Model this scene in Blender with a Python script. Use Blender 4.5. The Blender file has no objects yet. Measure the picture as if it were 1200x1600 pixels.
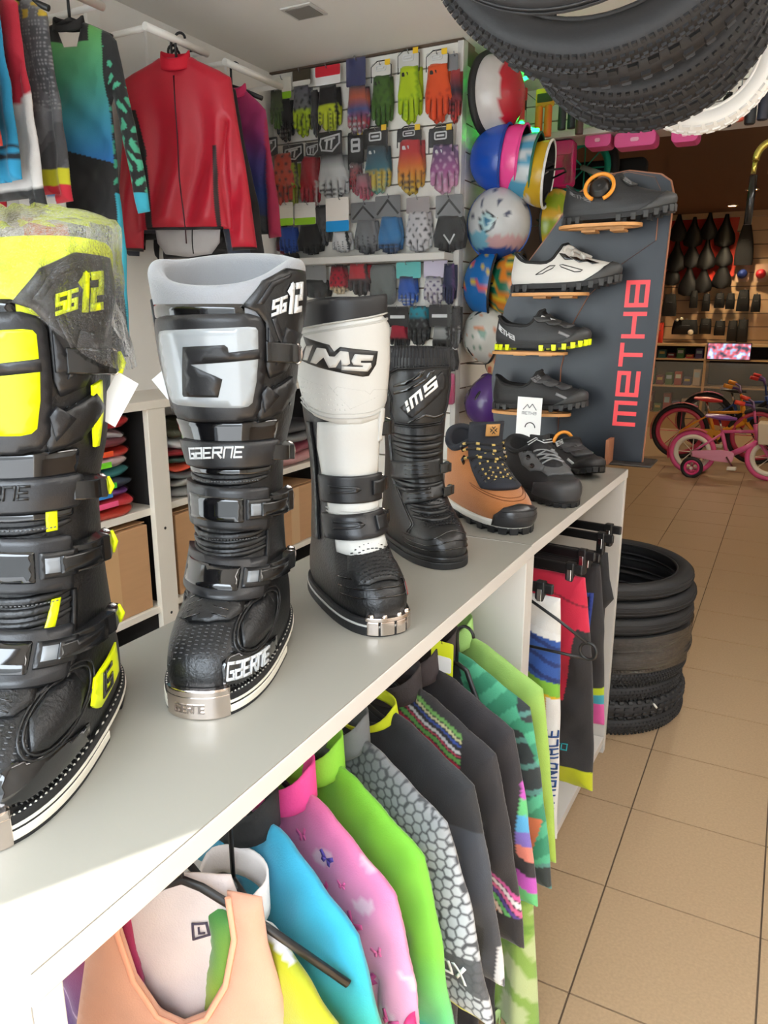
import bpy, bmesh, math, random
import numpy as np
from mathutils import Vector, Matrix, Euler
from mathutils.geometry import delaunay_2d_cdt

random.seed(7)
rng = np.random.default_rng(11)
SC = bpy.context.scene
COL = SC.collection
PI = math.pi

# ------------------------------------------------------------------ camera
cam_d = bpy.data.cameras.new('camera')
cam = bpy.data.objects.new('camera', cam_d)
COL.objects.link(cam)
cam.location = (0, 0, 1.2955)
cam.rotation_euler = (math.radians(90 - 14.35), 0, math.radians(27.93))
cam_d.sensor_fit = 'VERTICAL'
cam_d.sensor_height = 24.0
cam_d.lens = 24.0 * 1178.8 / 1600.0
cam_d.clip_start = 0.02
cam_d.clip_end = 60
SC.camera = cam

# ------------------------------------------------------------------ world, sun, exposure
world = bpy.data.worlds.new('world')
SC.world = world
world.use_nodes = True
bg = world.node_tree.nodes['Background']
bg.inputs[0].default_value = (0.80, 0.90, 1.0, 1)
bg.inputs[1].default_value = 7.0
sun_d = bpy.data.lights.new('sun', 'SUN')
sun_d.energy = 11.0
sun_d.angle = math.radians(0.6)
sun_d.color = (1.0, 0.97, 0.92)
sun = bpy.data.objects.new('sun', sun_d)
COL.objects.link(sun)
_sd = Vector((0.476 * math.cos(math.radians(56)), 0.879 * math.cos(math.radians(56)), -math.sin(math.radians(56))))
sun.rotation_euler = _sd.to_track_quat('-Z', 'Y').to_euler()
SC.view_settings.view_transform = 'Standard'
SC.view_settings.look = 'None'
SC.view_settings.exposure = 1.22
SC.view_settings.gamma = 1.0
SC.view_settings.use_curve_mapping = False

# ------------------------------------------------------------------ helpers
def srgb(r, g=None, b=None):
    if g is None:
        r, g, b = r
    f = lambda c: c / 12.92 if c <= 0.04045 else ((c + 0.055) / 1.055) ** 2.4
    return (f(r / 255), f(g / 255), f(b / 255))

MATS = {}
def mat(key, rgb=None, rough=0.5, metal=0.0, bump=0.0, bscale=60.0, coat=0.0, noise=0.0, nscale=8.0,
        emit=None, estr=0.0, alpha=1.0, trans=0.0, sheen=0.0, spec=0.5, stretch=None, weave=0.0, wscale=400.0):
    if key in MATS:
        return MATS[key]
    m = bpy.data.materials.new(key)
    m.use_nodes = True
    nt = m.node_tree
    b = nt.nodes['Principled BSDF']
    c = srgb(rgb)
    b.inputs['Base Color'].default_value = (*c, 1)
    b.inputs['Roughness'].default_value = rough
    b.inputs['Metallic'].default_value = metal
    b.inputs['Coat Weight'].default_value = coat
    b.inputs['Coat Roughness'].default_value = 0.08
    b.inputs['Specular IOR Level'].default_value = spec
    b.inputs['Alpha'].default_value = alpha
    b.inputs['Transmission Weight'].default_value = trans
    b.inputs['Sheen Weight'].default_value = sheen
    if emit:
        b.inputs['Emission Color'].default_value = (*srgb(emit), 1)
        b.inputs['Emission Strength'].default_value = estr
    tc = nt.nodes.new('ShaderNodeTexCoord')
    src = tc.outputs['Object']
    if stretch:
        mp = nt.nodes.new('ShaderNodeMapping')
        mp.inputs['Scale'].default_value = stretch
        nt.links.new(src, mp.inputs[0]); src = mp.outputs[0]
    n = nt.nodes.new('ShaderNodeTexNoise')
    n.inputs['Scale'].default_value = nscale
    n.inputs['Detail'].default_value = 6
    nt.links.new(src, n.inputs[0])
    mx = nt.nodes.new('ShaderNodeMix'); mx.data_type = 'RGBA'
    k = max(noise, 0.04)
    mx.inputs[6].default_value = (*[x * (1 - k) for x in c], 1)
    mx.inputs[7].default_value = (*[min(1, x * (1 + k)) for x in c], 1)
    nt.links.new(n.outputs[0], mx.inputs[0])
    nt.links.new(mx.outputs[2], b.inputs['Base Color'])
    if bump:
        n2 = nt.nodes.new('ShaderNodeTexNoise')
        n2.inputs['Scale'].default_value = bscale
        n2.inputs['Detail'].default_value = 4
        nt.links.new(src, n2.inputs[0])
        bp = nt.nodes.new('ShaderNodeBump')
        bp.inputs['Strength'].default_value = bump
        bp.inputs['Distance'].default_value = 0.004
        nt.links.new(n2.outputs[0], bp.inputs['Height'])
        nt.links.new(bp.outputs[0], b.inputs['Normal'])
    MATS[key] = m
    return m

def fabric(key='printed_fabric', rough=0.75, bump=0.25, bscale=500.0, sheen=0.2):
    """cloth whose dye comes from the per-corner colour attribute 'dye' plus a fine knit relief"""
    if key in MATS:
        return MATS[key]
    m = bpy.data.materials.new(key)
    m.use_nodes = True
    nt = m.node_tree
    b = nt.nodes['Principled BSDF']
    a = nt.nodes.new('ShaderNodeAttribute'); a.attribute_name = 'dye'
    n = nt.nodes.new('ShaderNodeTexNoise'); n.inputs['Scale'].default_value = 30
    tc = nt.nodes.new('ShaderNodeTexCoord')
    nt.links.new(tc.outputs['Object'], n.inputs[0])
    hv = nt.nodes.new('ShaderNodeHueSaturation')
    mr = nt.nodes.new('ShaderNodeMapRange')
    mr.inputs[3].default_value = 0.63; mr.inputs[4].default_value = 0.72
    nt.links.new(n.outputs[0], mr.inputs[0])
    nt.links.new(mr.outputs[0], hv.inputs['Value'])
    nt.links.new(a.outputs[0], hv.inputs['Color'])
    nt.links.new(hv.outputs[0], b.inputs['Base Color'])
    b.inputs['Roughness'].default_value = rough
    b.inputs['Sheen Weight'].default_value = sheen
    w = nt.nodes.new('ShaderNodeTexNoise'); w.inputs['Scale'].default_value = bscale
    nt.links.new(tc.outputs['Object'], w.inputs[0])
    bp = nt.nodes.new('ShaderNodeBump'); bp.inputs['Strength'].default_value = bump; bp.inputs['Distance'].default_value = 0.002
    nt.links.new(w.outputs[0], bp.inputs['Height']); nt.links.new(bp.outputs[0], b.inputs['Normal'])
    MATS[key] = m
    return m

def link(o, parent=None):
    COL.objects.link(o)
    if parent is not None:
        o.parent = parent
    return o

def tag(o, label=None, cat=None, group=None, kind=None):
    if label: o['label'] = label
    if cat: o['category'] = cat
    if group: o['group'] = group
    if kind: o['kind'] = kind
    return o

def empty(name, loc=(0, 0, 0), rz=0.0, parent=None):
    o = bpy.data.objects.new(name, None)
    o.empty_display_size = 0.02
    o.location = loc
    o.rotation_euler = (0, 0, rz)
    return link(o, parent)

def place(name, me, parent=None, loc=(0, 0, 0), rot=(0, 0, 0)):
    o = bpy.data.objects.new(name, me)
    o.location = loc
    o.rotation_euler = rot
    return link(o, parent)

class MB:
    """collects simple solids and links them as ONE mesh object"""
    def __init__(s):
        s.v = []; s.f = []; s.sm = []
    def add(s, vs, fs, smooth=False):
        o = len(s.v)
        s.v += [tuple(p) for p in vs]
        s.f += [tuple(i + o for i in f) for f in fs]
        s.sm += [smooth] * len(fs)
        return s
    def box(s, x0, x1, y0, y1, z0, z1, M=None):
        vs = [Vector((x, y, z)) for z in (z0, z1) for y in (y0, y1) for x in (x0, x1)]
        if M is not None: vs = [M @ p for p in vs]
        return s.add(vs, [(0, 2, 3, 1), (4, 5, 7, 6), (0, 1, 5, 4), (2, 6, 7, 3), (0, 4, 6, 2), (1, 3, 7, 5)])
    def cbox(s, c, sx, sy, sz, M=None):
        return s.box(c[0] - sx / 2, c[0] + sx / 2, c[1] - sy / 2, c[1] + sy / 2, c[2] - sz / 2, c[2] + sz / 2, M)
    def tube(s, pts, r, n=8, closed=False, caps=True, flat=1.0):
        pts = [Vector(p) for p in pts]
        N = len(pts)
        rs = r if hasattr(r, '__len__') else [r] * N
        t0 = (pts[1] - pts[0]).normalized()
        up = Vector((0, 0, 1)) if abs(t0.z) < 0.9 else Vector((1, 0, 0))
        vs = []
        prev = None
        for i, p in enumerate(pts):
            if closed: t = pts[(i + 1) % N] - pts[i - 1]
            else: t = pts[min(i + 1, N - 1)] - pts[max(i - 1, 0)]
            t = t.normalized() if t.length > 1e-9 else t0
            if prev is None: a = (up - t * up.dot(t)).normalized()
            else:
                a = prev - t * prev.dot(t)
                a = a.normalized() if a.length > 1e-6 else prev
            prev = a
            b = t.cross(a)
            for k in range(n):
                q = 2 * PI * k / n
                vs.append(p + a * (rs[i] * math.cos(q)) + b * (rs[i] * flat * math.sin(q)))
        fs = []
        M = N if closed else N - 1
        for i in range(M):
            for k in range(n):
                j = (i + 1) % N
                fs.append((i * n + k, i * n + (k + 1) % n, j * n + (k + 1) % n, j * n + k))
        s.add(vs, fs, True)
        if caps and not closed:
            o = len(s.v) - len(vs)
            s.f += [tuple(o + k for k in range(n))[::-1], tuple(o + (N - 1) * n + k for k in range(n))]
            s.sm += [False, False]
        return s
    def cyl(s, p0, p1, r, n=12, r1=None):
        return s.tube([p0, p1], [r, r if r1 is None else r1], n)
    def lathe(s, prof, n=24, M=None, close=False):
        vs = []; fs = []
        m = len(prof)
        for k in range(n):
            q = 2 * PI * k / n
            for (r, z) in prof:
                p = Vector((r * math.cos(q), r * math.sin(q), z))
                vs.append(M @ p if M is not None else p)
        mm = m if close else m - 1
        for k in range(n):
            for i in range(mm):
                a = k * m + i; b = k * m + (i + 1) % m
                c = ((k + 1) % n) * m + (i + 1) % m; d = ((k + 1) % n) * m + i
                fs.append((a, d, c, b))
        return s.add(vs, fs, True)
    def prism(s, poly, h0, h1, fn=None):
        """extrude a 2D polygon; fn maps (a, b, h) to a point"""
        fn = fn or (lambda a, b, h: (a, b, h))
        n = len(poly)
        A = sum(poly[i][0] * poly[(i + 1) % n][1] - poly[(i + 1) % n][0] * poly[i][1] for i in range(n))
        if A < 0: poly = poly[::-1]
        vs = [fn(a, b, h0) for a, b in poly] + [fn(a, b, h1) for a, b in poly]
        fs = [tuple(range(n))[::-1], tuple(range(n, 2 * n))]
        fs += [(i, (i + 1) % n, n + (i + 1) % n, n + i) for i in range(n)]
        return s.add(vs, fs)
    def grid(s, fn, nu, nv, closeu=False, smooth=True):
        vs = [fn(i / (nu if closeu else nu - 1), j / (nv - 1)) for j in range(nv) for i in range(nu)]
        fs = []
        for j in range(nv - 1):
            for i in range(nu if closeu else nu - 1):
                a = j * nu + i; b = j * nu + (i + 1) % nu
                fs.append((a, b, b + nu, a + nu))
        return s.add(vs, fs, smooth)
    def mesh(s, name, m=None):
        me = bpy.data.meshes.new(name)
        me.from_pydata(s.v, [], s.f)
        me.polygons.foreach_set('use_smooth', s.sm)
        if m: me.materials.append(m)
        me.update()
        return me
    def build(s, name, m, parent=None, loc=(0, 0, 0), rot=(0, 0, 0), bevel=0.0, subsurf=0, fix=True):
        me = s.mesh(name, m)
        if fix:
            bm = bmesh.new(); bm.from_mesh(me)
            bmesh.ops.recalc_face_normals(bm, faces=bm.faces)
            bm.to_mesh(me); bm.free()
        o = place(name, me, parent, loc, rot)
        if bevel:
            b = o.modifiers.new('bevel', 'BEVEL'); b.width = bevel; b.segments = 2; b.limit_method = 'ANGLE'
        if subsurf:
            q = o.modifiers.new('sub', 'SUBSURF'); q.levels = subsurf; q.render_levels = subsurf
        return o

def inside(poly, P):
    poly = np.asarray(poly, float); P = np.asarray(P, float)
    x, y = P[:, 0], P[:, 1]
    r = np.zeros(len(P), bool)
    n = len(poly)
    for i in range(n):
        x0, y0 = poly[i]; x1, y1 = poly[(i + 1) % n]
        if y0 == y1: continue
        c = ((y0 > y) != (y1 > y)) & (x < (x1 - x0) * (y - y0) / (y1 - y0) + x0)
        r ^= c
    return r

def bdist(poly, P):
    poly = np.asarray(poly, float); P = np.asarray(P, float)
    d = np.full(len(P), 1e9)
    n = len(poly)
    for i in range(n):
        a = poly[i]; b = poly[(i + 1) % n]
        ab = b - a; L = ab @ ab
        if L < 1e-14: continue
        t = np.clip(((P - a) @ ab) / L, 0, 1)
        q = P - (a + t[:, None] * ab)
        d = np.minimum(d, np.hypot(q[:, 0], q[:, 1]))
    return d

def resample(poly, step):
    out = []
    n = len(poly)
    for i in range(n):
        a = poly[i]; b = poly[(i + 1) % n]
        L = math.hypot(b[0] - a[0], b[1] - a[1])
        k = max(1, int(round(L / step)))
        for j in range(k):
            out.append((a[0] + (b[0] - a[0]) * j / k, a[1] + (b[1] - a[1]) * j / k))
    return out

def fill(poly, step, holes=()):
    """triangulate a polygon with interior points; returns (verts2d ndarray, tris ndarray, boundary mask)"""
    poly0 = poly; holes0 = holes
    poly = resample(poly, step)
    P = np.array(poly)
    lo = P.min(0); hi = P.max(0)
    gx = np.arange(lo[0] + step * .5, hi[0], step); gy = np.arange(lo[1] + step * .5, hi[1], step * .87)
    G = []
    for j, y in enumerate(gy):
        for x in gx:
            G.append((x + (step * .5 if j % 2 else 0), y))
    vs = [Vector(p) for p in poly]
    faces = [list(range(len(poly)))]
    hp = []
    for h in holes:
        h = resample(h, step); o = len(vs)
        vs += [Vector(p) for p in h]; hp.append(h)
        faces.append(list(range(o, o + len(h))))
    nb = len(vs)
    if G:
        G = np.array(G)
        k = inside(poly0, G)
        G = G[k]; k = bdist(poly0, G) > step * .45
        for h in holes0:
            k &= ~inside(h, G) & (bdist(h, G) > step * .45)
        vs += [Vector(p) for p in G[k]]
    r = delaunay_2d_cdt(vs, [], faces, 2 if holes else 1, 1e-7)
    V = np.array([(p.x, p.y) for p in r[0]])
    T = np.array([f for f in r[2] if len(f) == 3], int)
    orig = r[3]
    bmask = np.array([any(i < nb for i in o) if o else True for o in orig])
    return V, T, bmask

def set_dye(me, rgb):
    """rgb: (n,3) linear colours per vertex -> corner attribute"""
    at = me.color_attributes.new('dye', 'FLOAT_COLOR', 'POINT')
    c = np.ones((len(rgb), 4), np.float32); c[:, :3] = rgb
    at.data.foreach_set('color', c.ravel())

def np_mesh(name, V, F, m, smooth=True):
    me = bpy.data.meshes.new(name)
    me.from_pydata(V.tolist() if hasattr(V, 'tolist') else V, [], F.tolist() if hasattr(F, 'tolist') else F)
    if smooth: me.polygons.foreach_set('use_smooth', [True] * len(me.polygons))
    if m: me.materials.append(m)
    me.update()
    return me

def pillow(name, outline, step, thick, m, dye=None, wrinkle=None, back=None, edge=0.03, yoff=0.0, holes=()):
    """closed cloth body: outline in (x, z); front faces -y.  thick = max half thickness; wrinkle(x,z)->y shift;
    dye(x,z,side)->(n,3) linear rgb"""
    V, T, bm_ = fill(outline, step, holes)
    d = bdist(outline, V)
    for h in holes: d = np.minimum(d, bdist(h, V))
    t = thick * np.sqrt(np.clip(1 - (1 - np.clip(d / edge, 0, 1)) ** 2, 0, 1))
    t[bm_] = 0.0015
    w = wrinkle(V[:, 0], V[:, 1]) * (.4 + .6 * np.clip(d / edge, 0, 1)) if wrinkle else np.zeros(len(V))
    n = len(V)
    F = np.column_stack([V[:, 0], w - t + yoff, V[:, 1]])
    B = np.column_stack([V[:, 0], w + t + yoff, V[:, 1]])
    # orientation: front faces -y
    a, b, c = V[T[0][0]], V[T[0][1]], V[T[0][2]]
    ccw = (b[0] - a[0]) * (c[1] - a[1]) - (b[1] - a[1]) * (c[0] - a[0]) > 0
    T1 = T if ccw else T[:, ::-1]
    faces = T1.tolist() + (T1[:, ::-1] + n).tolist()
    # side wall along the boundary
    cnt = {}
    for f in T1.tolist():
        for i in range(3):
            e = (f[i], f[(i + 1) % 3])
            if (e[1], e[0]) in cnt: del cnt[(e[1], e[0])]
            else: cnt[e] = 1
    for (i, j) in cnt: faces.append([j, i, i + n, j + n])
    me = np_mesh(name, np.vstack([F, B]), faces, m)
    if dye is not None:
        cf = dye(V[:, 0], V[:, 1], 0); cb = dye(V[:, 0], V[:, 1], 1)
        set_dye(me, np.vstack([cf, cb]))
    return me

def decal_mesh(name, polys, fn, m, off=0.002, thick=0.002, step=0.006, crown=0.0, cedge=0.01):
    """solid sheet: 2D polygons mapped by fn(a, b) -> (point, normal); raised from off to off+thick"""
    allv = []; allf = []; sm = []
    for pi_, poly in enumerate(polys):
        thick += 3e-5 * (pi_ > 0)
        V, T, bm_ = fill(poly, step)
        n = len(V)
        if not len(T): continue
        d = bdist(poly, V)
        top = []; bot = []
        for i in range(n):
            p, nn = fn(V[i][0], V[i][1])
            cz = crown * min(1.0, d[i] / cedge)
            top.append(p + nn * (off + thick + cz)); bot.append(p + nn * (off))
        o = len(allv)
        allv += top + bot
        a, b, c = V[T[0][0]], V[T[0][1]], V[T[0][2]]
        cnt = {}
        for f in T.tolist():
            allf.append([o + i for i in f]); sm.append(True)
            for i in range(3):
                e = (f[i], f[(i + 1) % 3])
                if (e[1], e[0]) in cnt: del cnt[(e[1], e[0])]
                else: cnt[e] = 1
        for (i, j) in cnt:
            allf.append([o + j, o + i, o + i + n, o + j + n]); sm.append(False)
    me = bpy.data.meshes.new(name)
    me.from_pydata([tuple(p) for p in allv], [], allf)
    me.polygons.foreach_set('use_smooth', sm)
    if m: me.materials.append(m)
    bm = bmesh.new(); bm.from_mesh(me)
    bmesh.ops.recalc_face_normals(bm, faces=bm.faces)
    # sheets face outwards: flip if the mean normal points against the mapping normal
    bm.to_mesh(me); bm.free()
    me.update()
    return me

def rrect(x0, x1, y0, y1, r, n=4):
    r = min(r, abs(x1 - x0) / 2.01, abs(y1 - y0) / 2.01)
    out = []
    for cx, cy, a0 in ((x1 - r, y1 - r, 0), (x0 + r, y1 - r, 90), (x0 + r, y0 + r, 180), (x1 - r, y0 + r, 270)):
        for i in range(n + 1):
            a = math.radians(a0 + 90 * i / n)
            out.append((cx + r * math.cos(a), cy + r * math.sin(a)))
    return out

def ellipse(cx, cy, a, b, n=24):
    return [(cx + a * math.cos(2 * PI * i / n), cy + b * math.sin(2 * PI * i / n)) for i in range(n)]

def rounded(poly, r, n=3):
    """round the corners of a polygon"""
    out = []
    N = len(poly)
    for i in range(N):
        p = Vector(poly[i]); a = Vector(poly[i - 1]); b = Vector(poly[(i + 1) % N])
        la = (a - p).length; lb = (b - p).length
        k = min(r, la * .45, lb * .45)
        s = p + (a - p).normalized() * k; e = p + (b - p).normalized() * k
        for j in range(n + 1):
            t = j / n
            q = s * (1 - t) ** 2 + p * 2 * t * (1 - t) + e * t * t
            out.append((q.x, q.y))
    return out

def stroke(pts, w, closed=False):
    """thick polyline -> list of quads (overlapping at joints)"""
    out = []
    n = len(pts)
    for i in range(n if closed else n - 1):
        a = Vector(pts[i]); b = Vector(pts[(i + 1) % n])
        d = (b - a)
        if d.length < 1e-9: continue
        d.normalize()
        p = Vector((-d.y, d.x)) * w / 2
        a2 = a - d * w / 2; b2 = b + d * w / 2
        out.append([tuple(a2 - p), tuple(b2 - p), tuple(b2 + p), tuple(a2 + p)])
    return out

# block lettering on a 4 x 6 cell
GLY = {
 'A': [[(0, 0), (0, 4), (2, 6), (4, 4), (4, 0)], [(0, 2.4), (4, 2.4)]],
 'B': [[(0, 0), (0, 6), (3.4, 6), (4, 5), (3.4, 3.2), (0, 3.2)], [(3.4, 3.2), (4, 2), (3.4, 0), (0, 0)]],
 'C': [[(4, 6), (0, 6), (0, 0), (4, 0)]],
 'D': [[(0, 0), (0, 6), (3, 6), (4, 5), (4, 1), (3, 0), (0, 0)]],
 'E': [[(4, 6), (0, 6), (0, 0), (4, 0)], [(0, 3), (3.4, 3)]],
 'F': [[(4, 6), (0, 6), (0, 0)], [(0, 3), (3.2, 3)]],
 'G': [[(4, 6), (0, 6), (0, 0), (4, 0), (4, 2.8), (2, 2.8)]],
 'H': [[(0, 0), (0, 6)], [(4, 0), (4, 6)], [(0, 3), (4, 3)]],
 'I': [[(2, 0), (2, 6)]],
 'L': [[(0, 6), (0, 0), (4, 0)]],
 'M': [[(0, 0), (0, 6), (2, 3), (4, 6), (4, 0)]],
 'N': [[(0, 0), (0, 6), (4, 0), (4, 6)]],
 'O': [[(0, 0), (0, 6), (4, 6), (4, 0), (0, 0)]],
 'P': [[(0, 0), (0, 6), (4, 6), (4, 3), (0, 3)]],
 'R': [[(0, 0), (0, 6), (4, 6), (4, 3), (0, 3)], [(1.6, 3), (4, 0)]],
 'S': [[(4, 6), (0, 6), (0, 3), (4, 3), (4, 0), (0, 0)]],
 'T': [[(0, 6), (4, 6)], [(2, 6), (2, 0)]],
 'U': [[(0, 6), (0, 0), (4, 0), (4, 6)]],
 'V': [[(0, 6), (2, 0), (4, 6)]],
 'X': [[(0, 0), (4, 6)], [(0, 6), (4, 0)]],
 'Z': [[(0, 6), (4, 6), (0, 0), (4, 0)]],
 '1': [[(0.8, 5), (2.4, 6), (2.4, 0)]],
 '2': [[(0, 6), (4, 6), (4, 3), (0, 3), (0, 0), (4, 0)]],
 '0': [[(0, 0), (0, 6), (4, 6), (4, 0), (0, 0)]],
 '%': [[(0, 0), (4, 6)], [(0, 6), (1, 6), (1, 5), (0, 5), (0, 6)], [(3, 1), (4, 1), (4, 0), (3, 0), (3, 1)]],
 'a': [[(0, 6), (4, 6), (4, 0), (0, 0), (0, 3), (4, 3)]],          # squared lower-case a, cap height
 'n': [[(0, 0), (0, 6), (4, 6), (4, 0)]],
 'e': [[(4, 0), (0, 0), (0, 6), (4, 6), (4, 3), (0, 3)]],
 'm': [[(0, 0), (0, 6), (4, 6), (4, 0)], [(2, 6), (2, 0)]],
 'r': [[(0, 0), (0, 6), (4, 6), (4, 3), (0.2, 3)], [(2, 3), (4, 0)]],
 'o': [[(0, 0), (0, 4), (4, 4), (4, 0), (0, 0)]],
 '&': [[(4, 0), (0, 4), (0, 6), (3, 6), (3, 4), (0, 2), (0, 0), (3, 0), (4, 2)]],
}
def lettering(txt, x0, y0, h, wr=1.0, lw=0.18, gap=0.28, slant=0.0):
    """list of quads spelling txt; h cap height, wr width ratio"""
    out = []
    x = x0
    u = h / 6
    for ch in txt:
        if ch == ' ':
            x += 3 * u * wr; continue
        for pl in GLY.get(ch, GLY['O']):
            pts = [(x + a * u * wr + slant * b * u, y0 + b * u) for a, b in pl]
            out += stroke(pts, h * lw)
        x += 4 * u * wr + h * gap + (0 if ch != 'I' else -1.6 * u * wr)
    return out

def copy_tree(o, parent=None):
    c = o.copy()
    link(c, parent)
    for ch in list(o.children):
        copy_tree(ch, c)
    return c

def pchip(xs, ys, x):
    """monotone cubic through the points, numpy in and out"""
    xs = np.asarray(xs, float); ys = np.asarray(ys, float); x = np.clip(np.asarray(x, float), xs[0], xs[-1])
    h = np.diff(xs); dl = np.diff(ys) / h
    m = np.zeros(len(xs))
    m[0], m[-1] = dl[0], dl[-1]
    for i in range(1, len(xs) - 1):
        if dl[i - 1] * dl[i] > 0:
            w1 = 2 * h[i] + h[i - 1]; w2 = h[i] + 2 * h[i - 1]
            m[i] = (w1 + w2) / (w1 / dl[i - 1] + w2 / dl[i])
    i = np.clip(np.searchsorted(xs, x, side='right') - 1, 0, len(xs) - 2)
    t = (x - xs[i]) / h[i]
    return ((1 + 2 * t) * (1 - t) ** 2 * ys[i] + t * (1 - t) ** 2 * h[i] * m[i]
            + t * t * (3 - 2 * t) * ys[i + 1] + t * t * (t - 1) * h[i] * m[i + 1])
# ================================================================== the setting
M_white = mat('white_laminate', (200, 197, 192), 0.38, noise=0.03, nscale=3, bump=0.03, bscale=20)
M_top = mat('grey_beige_laminate', (140, 136, 126), 0.4, noise=0.03, nscale=3, bump=0.03, bscale=20)
M_wall = mat('painted_wall', (236, 233, 227), 0.8, noise=0.05, nscale=2, bump=0.05, bscale=120)
M_ceil = mat('painted_ceiling', (232, 228, 221), 0.85, noise=0.04, nscale=1.5, bump=0.04, bscale=90)
M_slat = mat('slatwall_panel', (238, 234, 225), 0.5, noise=0.04, nscale=3)
M_slatback = mat('slatwall_groove', (120, 98, 80), 0.7)
M_tan = mat('tan_slatwall', (206, 170, 128), 0.55, noise=0.07, nscale=2)
M_tile = mat('stone_floor_tile', (168, 142, 112), 0.36, noise=0.22, nscale=160, bump=0.05, bscale=220)
M_grout = mat('dark_grout', (92, 76, 60), 0.9, noise=0.15, nscale=40)
M_backceil = mat('brown_ceiling', (112, 84, 66), 0.8, noise=0.05, nscale=1)

def struct(o, label=None, cat=None):
    o['kind'] = 'structure'
    if label: o['label'] = label
    return o

# floor with its tiles
floor = MB().box(-6, 6, -6, 10.35, -0.06, -0.004).build('floor', M_grout)
struct(floor, 'beige stone tile floor with thin dark joints')
TS = 0.33
tme = MB().box(0.002, TS - 0.002, 0.002, TS - 0.002, -0.0045, 0.0).mesh('tile', M_tile)
for i in range(-6, 6):
    for j in range(-5, 18):
        place('tile', tme, floor, (-0.244 + TS * i, 1.2444 + TS * j, 0))
rest = MB().box(-6, 6, 1.2444 + TS * 18 + .002, 10.3, -0.0045, 0.0)
struct(MB().box(-14, 14, -9, 1.2444 - TS * 5 - .002, -0.02, -.001).build('floor_street', mat('grey_pavement', (132, 132, 132), .85, noise=.12, nscale=30)), 'grey pavement outside the shop')
rest.box(-6, -0.244 - TS * 6 - .002, 1.2444 - TS * 5, 1.2444 + TS * 18, -0.0045, 0).box(-0.244 + TS * 6 + .002, 6, 1.2444 - TS * 5, 1.2444 + TS * 18, -0.0045, 0)
rest.build('outer_tiling', M_tile, floor)['kind'] = 'stuff'

ZC = 2.295
struct(MB().box(-2.2, 1.75, -0.35, 3.72, ZC, ZC + .1).build('ceiling', M_ceil), 'pale painted ceiling of the front of the shop')
struct(MB().box(-2.17, -2.07, -0.4, 3.0, 0, ZC).build('wall_left', M_wall), 'white wall behind the hanging clothes')
struct(MB().box(1.65, 1.75, -0.4, 10.3, 0, 2.6).build('wall_right', M_wall), 'white right hand wall out of frame')
fr = MB().box(-2.17, -0.78, -0.33, -0.3, 0, .25)
fr.box(-2.17, -0.78, -0.33, -0.3, 2.13, ZC + .1).box(-.84, -.78, -.33, -.3, .25, 2.13)
fr.box(-0.78, 1.75, -0.33, -0.3, 2.13, ZC + .1).box(.45, 1.75, -.33, -.3, 0, 2.13)  # unseen front; entrance narrowed to cut the light from the right
struct(fr.build('wall_front', M_wall), 'shop front wall around the open entrance')

def frosted():
    m = bpy.data.materials.new('added_window_glass'); m.use_nodes = True
    nt = m.node_tree; b = nt.nodes['Principled BSDF']; nt.nodes.remove(b)
    t = nt.nodes.new('ShaderNodeBsdfTranslucent'); t.inputs[0].default_value = (.82, .84, .84, 1)
    d = nt.nodes.new('ShaderNodeBsdfDiffuse'); d.inputs[0].default_value = (.85, .85, .85, 1)
    x = nt.nodes.new('ShaderNodeMixShader'); x.inputs[0].default_value = .25
    nt.links.new(t.outputs[0], x.inputs[1]); nt.links.new(d.outputs[0], x.inputs[2]); nt.links.new(x.outputs[0], nt.nodes['Material Output'].inputs[0])
    return m
struct(MB().box(-2.07, -.84, -.317, -.313, .25, 2.13).build('window_added', frosted()), 'added frosted window out of view, bringing soft daylight into the shop')  # unseen window, added to light the left wall and the gloves

# glove wall: backing + horizontal slats, each slat a part
gw = MB().box(-2.07, -1.2, 2.915, 3.0, 0, ZC).build('wall_back', M_slatback)
struct(gw, 'white slatwall crowded with packaged gloves')
z = 0.02
sl = MB().box(-2.07, -1.222, 0, 0.018, 0, 0.094).mesh('slat', M_slat)
while z < ZC - 0.09:
    place('slat', sl, gw, (0, 2.897, z)); z += 0.1
MB().box(-2.07, -1.222, 2.897, 2.915, z, ZC - .004).build('slat', M_slat, gw)
struct(MB().box(-1.222, -1.198, 2.885, 2.93, 0, ZC - .002).build('trim_1', M_white, None, bevel=.002), 'white corner post of the slatwall')
struct(MB().box(-2.072, -1.198, 2.88, 2.9, ZC - .007, ZC - .0005).build('trim_2', mat('dark_joint', (88, 72, 58), .8)), 'dark joint under the ceiling')
struct(MB().box(-2.07, -1.222, 2.80, 2.897, 1.518, 1.545).build('trim_3', M_white, bevel=.002), 'white shelf lip dividing the glove rows')

# helmet wall: return of the slatwall running back into the shop
hw = MB().box(-1.29, -1.215, 2.93, 4.6, 0, 2.6).build('wall_side', M_slatback)
struct(hw, 'slatwall return hung with helmets')
sl2 = MB().box(-0.017, 0, 2.93, 3.64, 0, 0.094).mesh('slat', M_slat)
z = 0.02
while z < ZC - 0.09:
    place('slat', sl2, hw, (-1.198, 0, z)); z += 0.1
MB().box(-1.217, -1.2, 3.66, 4.6, 0.02, 2.6).build('plain_panel', mat('dark_panel', (70, 58, 50), .7), hw)

# header board over the passage to the back of the shop
hd = MB().box(-1.2, 1.65, 3.66, 3.72, 2.085, 2.6).build('wall_header', M_slatback)
struct(hd, 'pale slatted header board above the passage')
for z in (2.09, 2.16, 2.23):
    MB().box(-1.198, 1.65, 3.645, 3.66, z, z + .064).build('slat', M_slat, hd)
struct(MB().box(-1.195, 1.6, 3.52, 3.72, 2.06, 2.085).build('trim_4', M_white, bevel=.002), 'white shelf along the header board')

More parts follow.
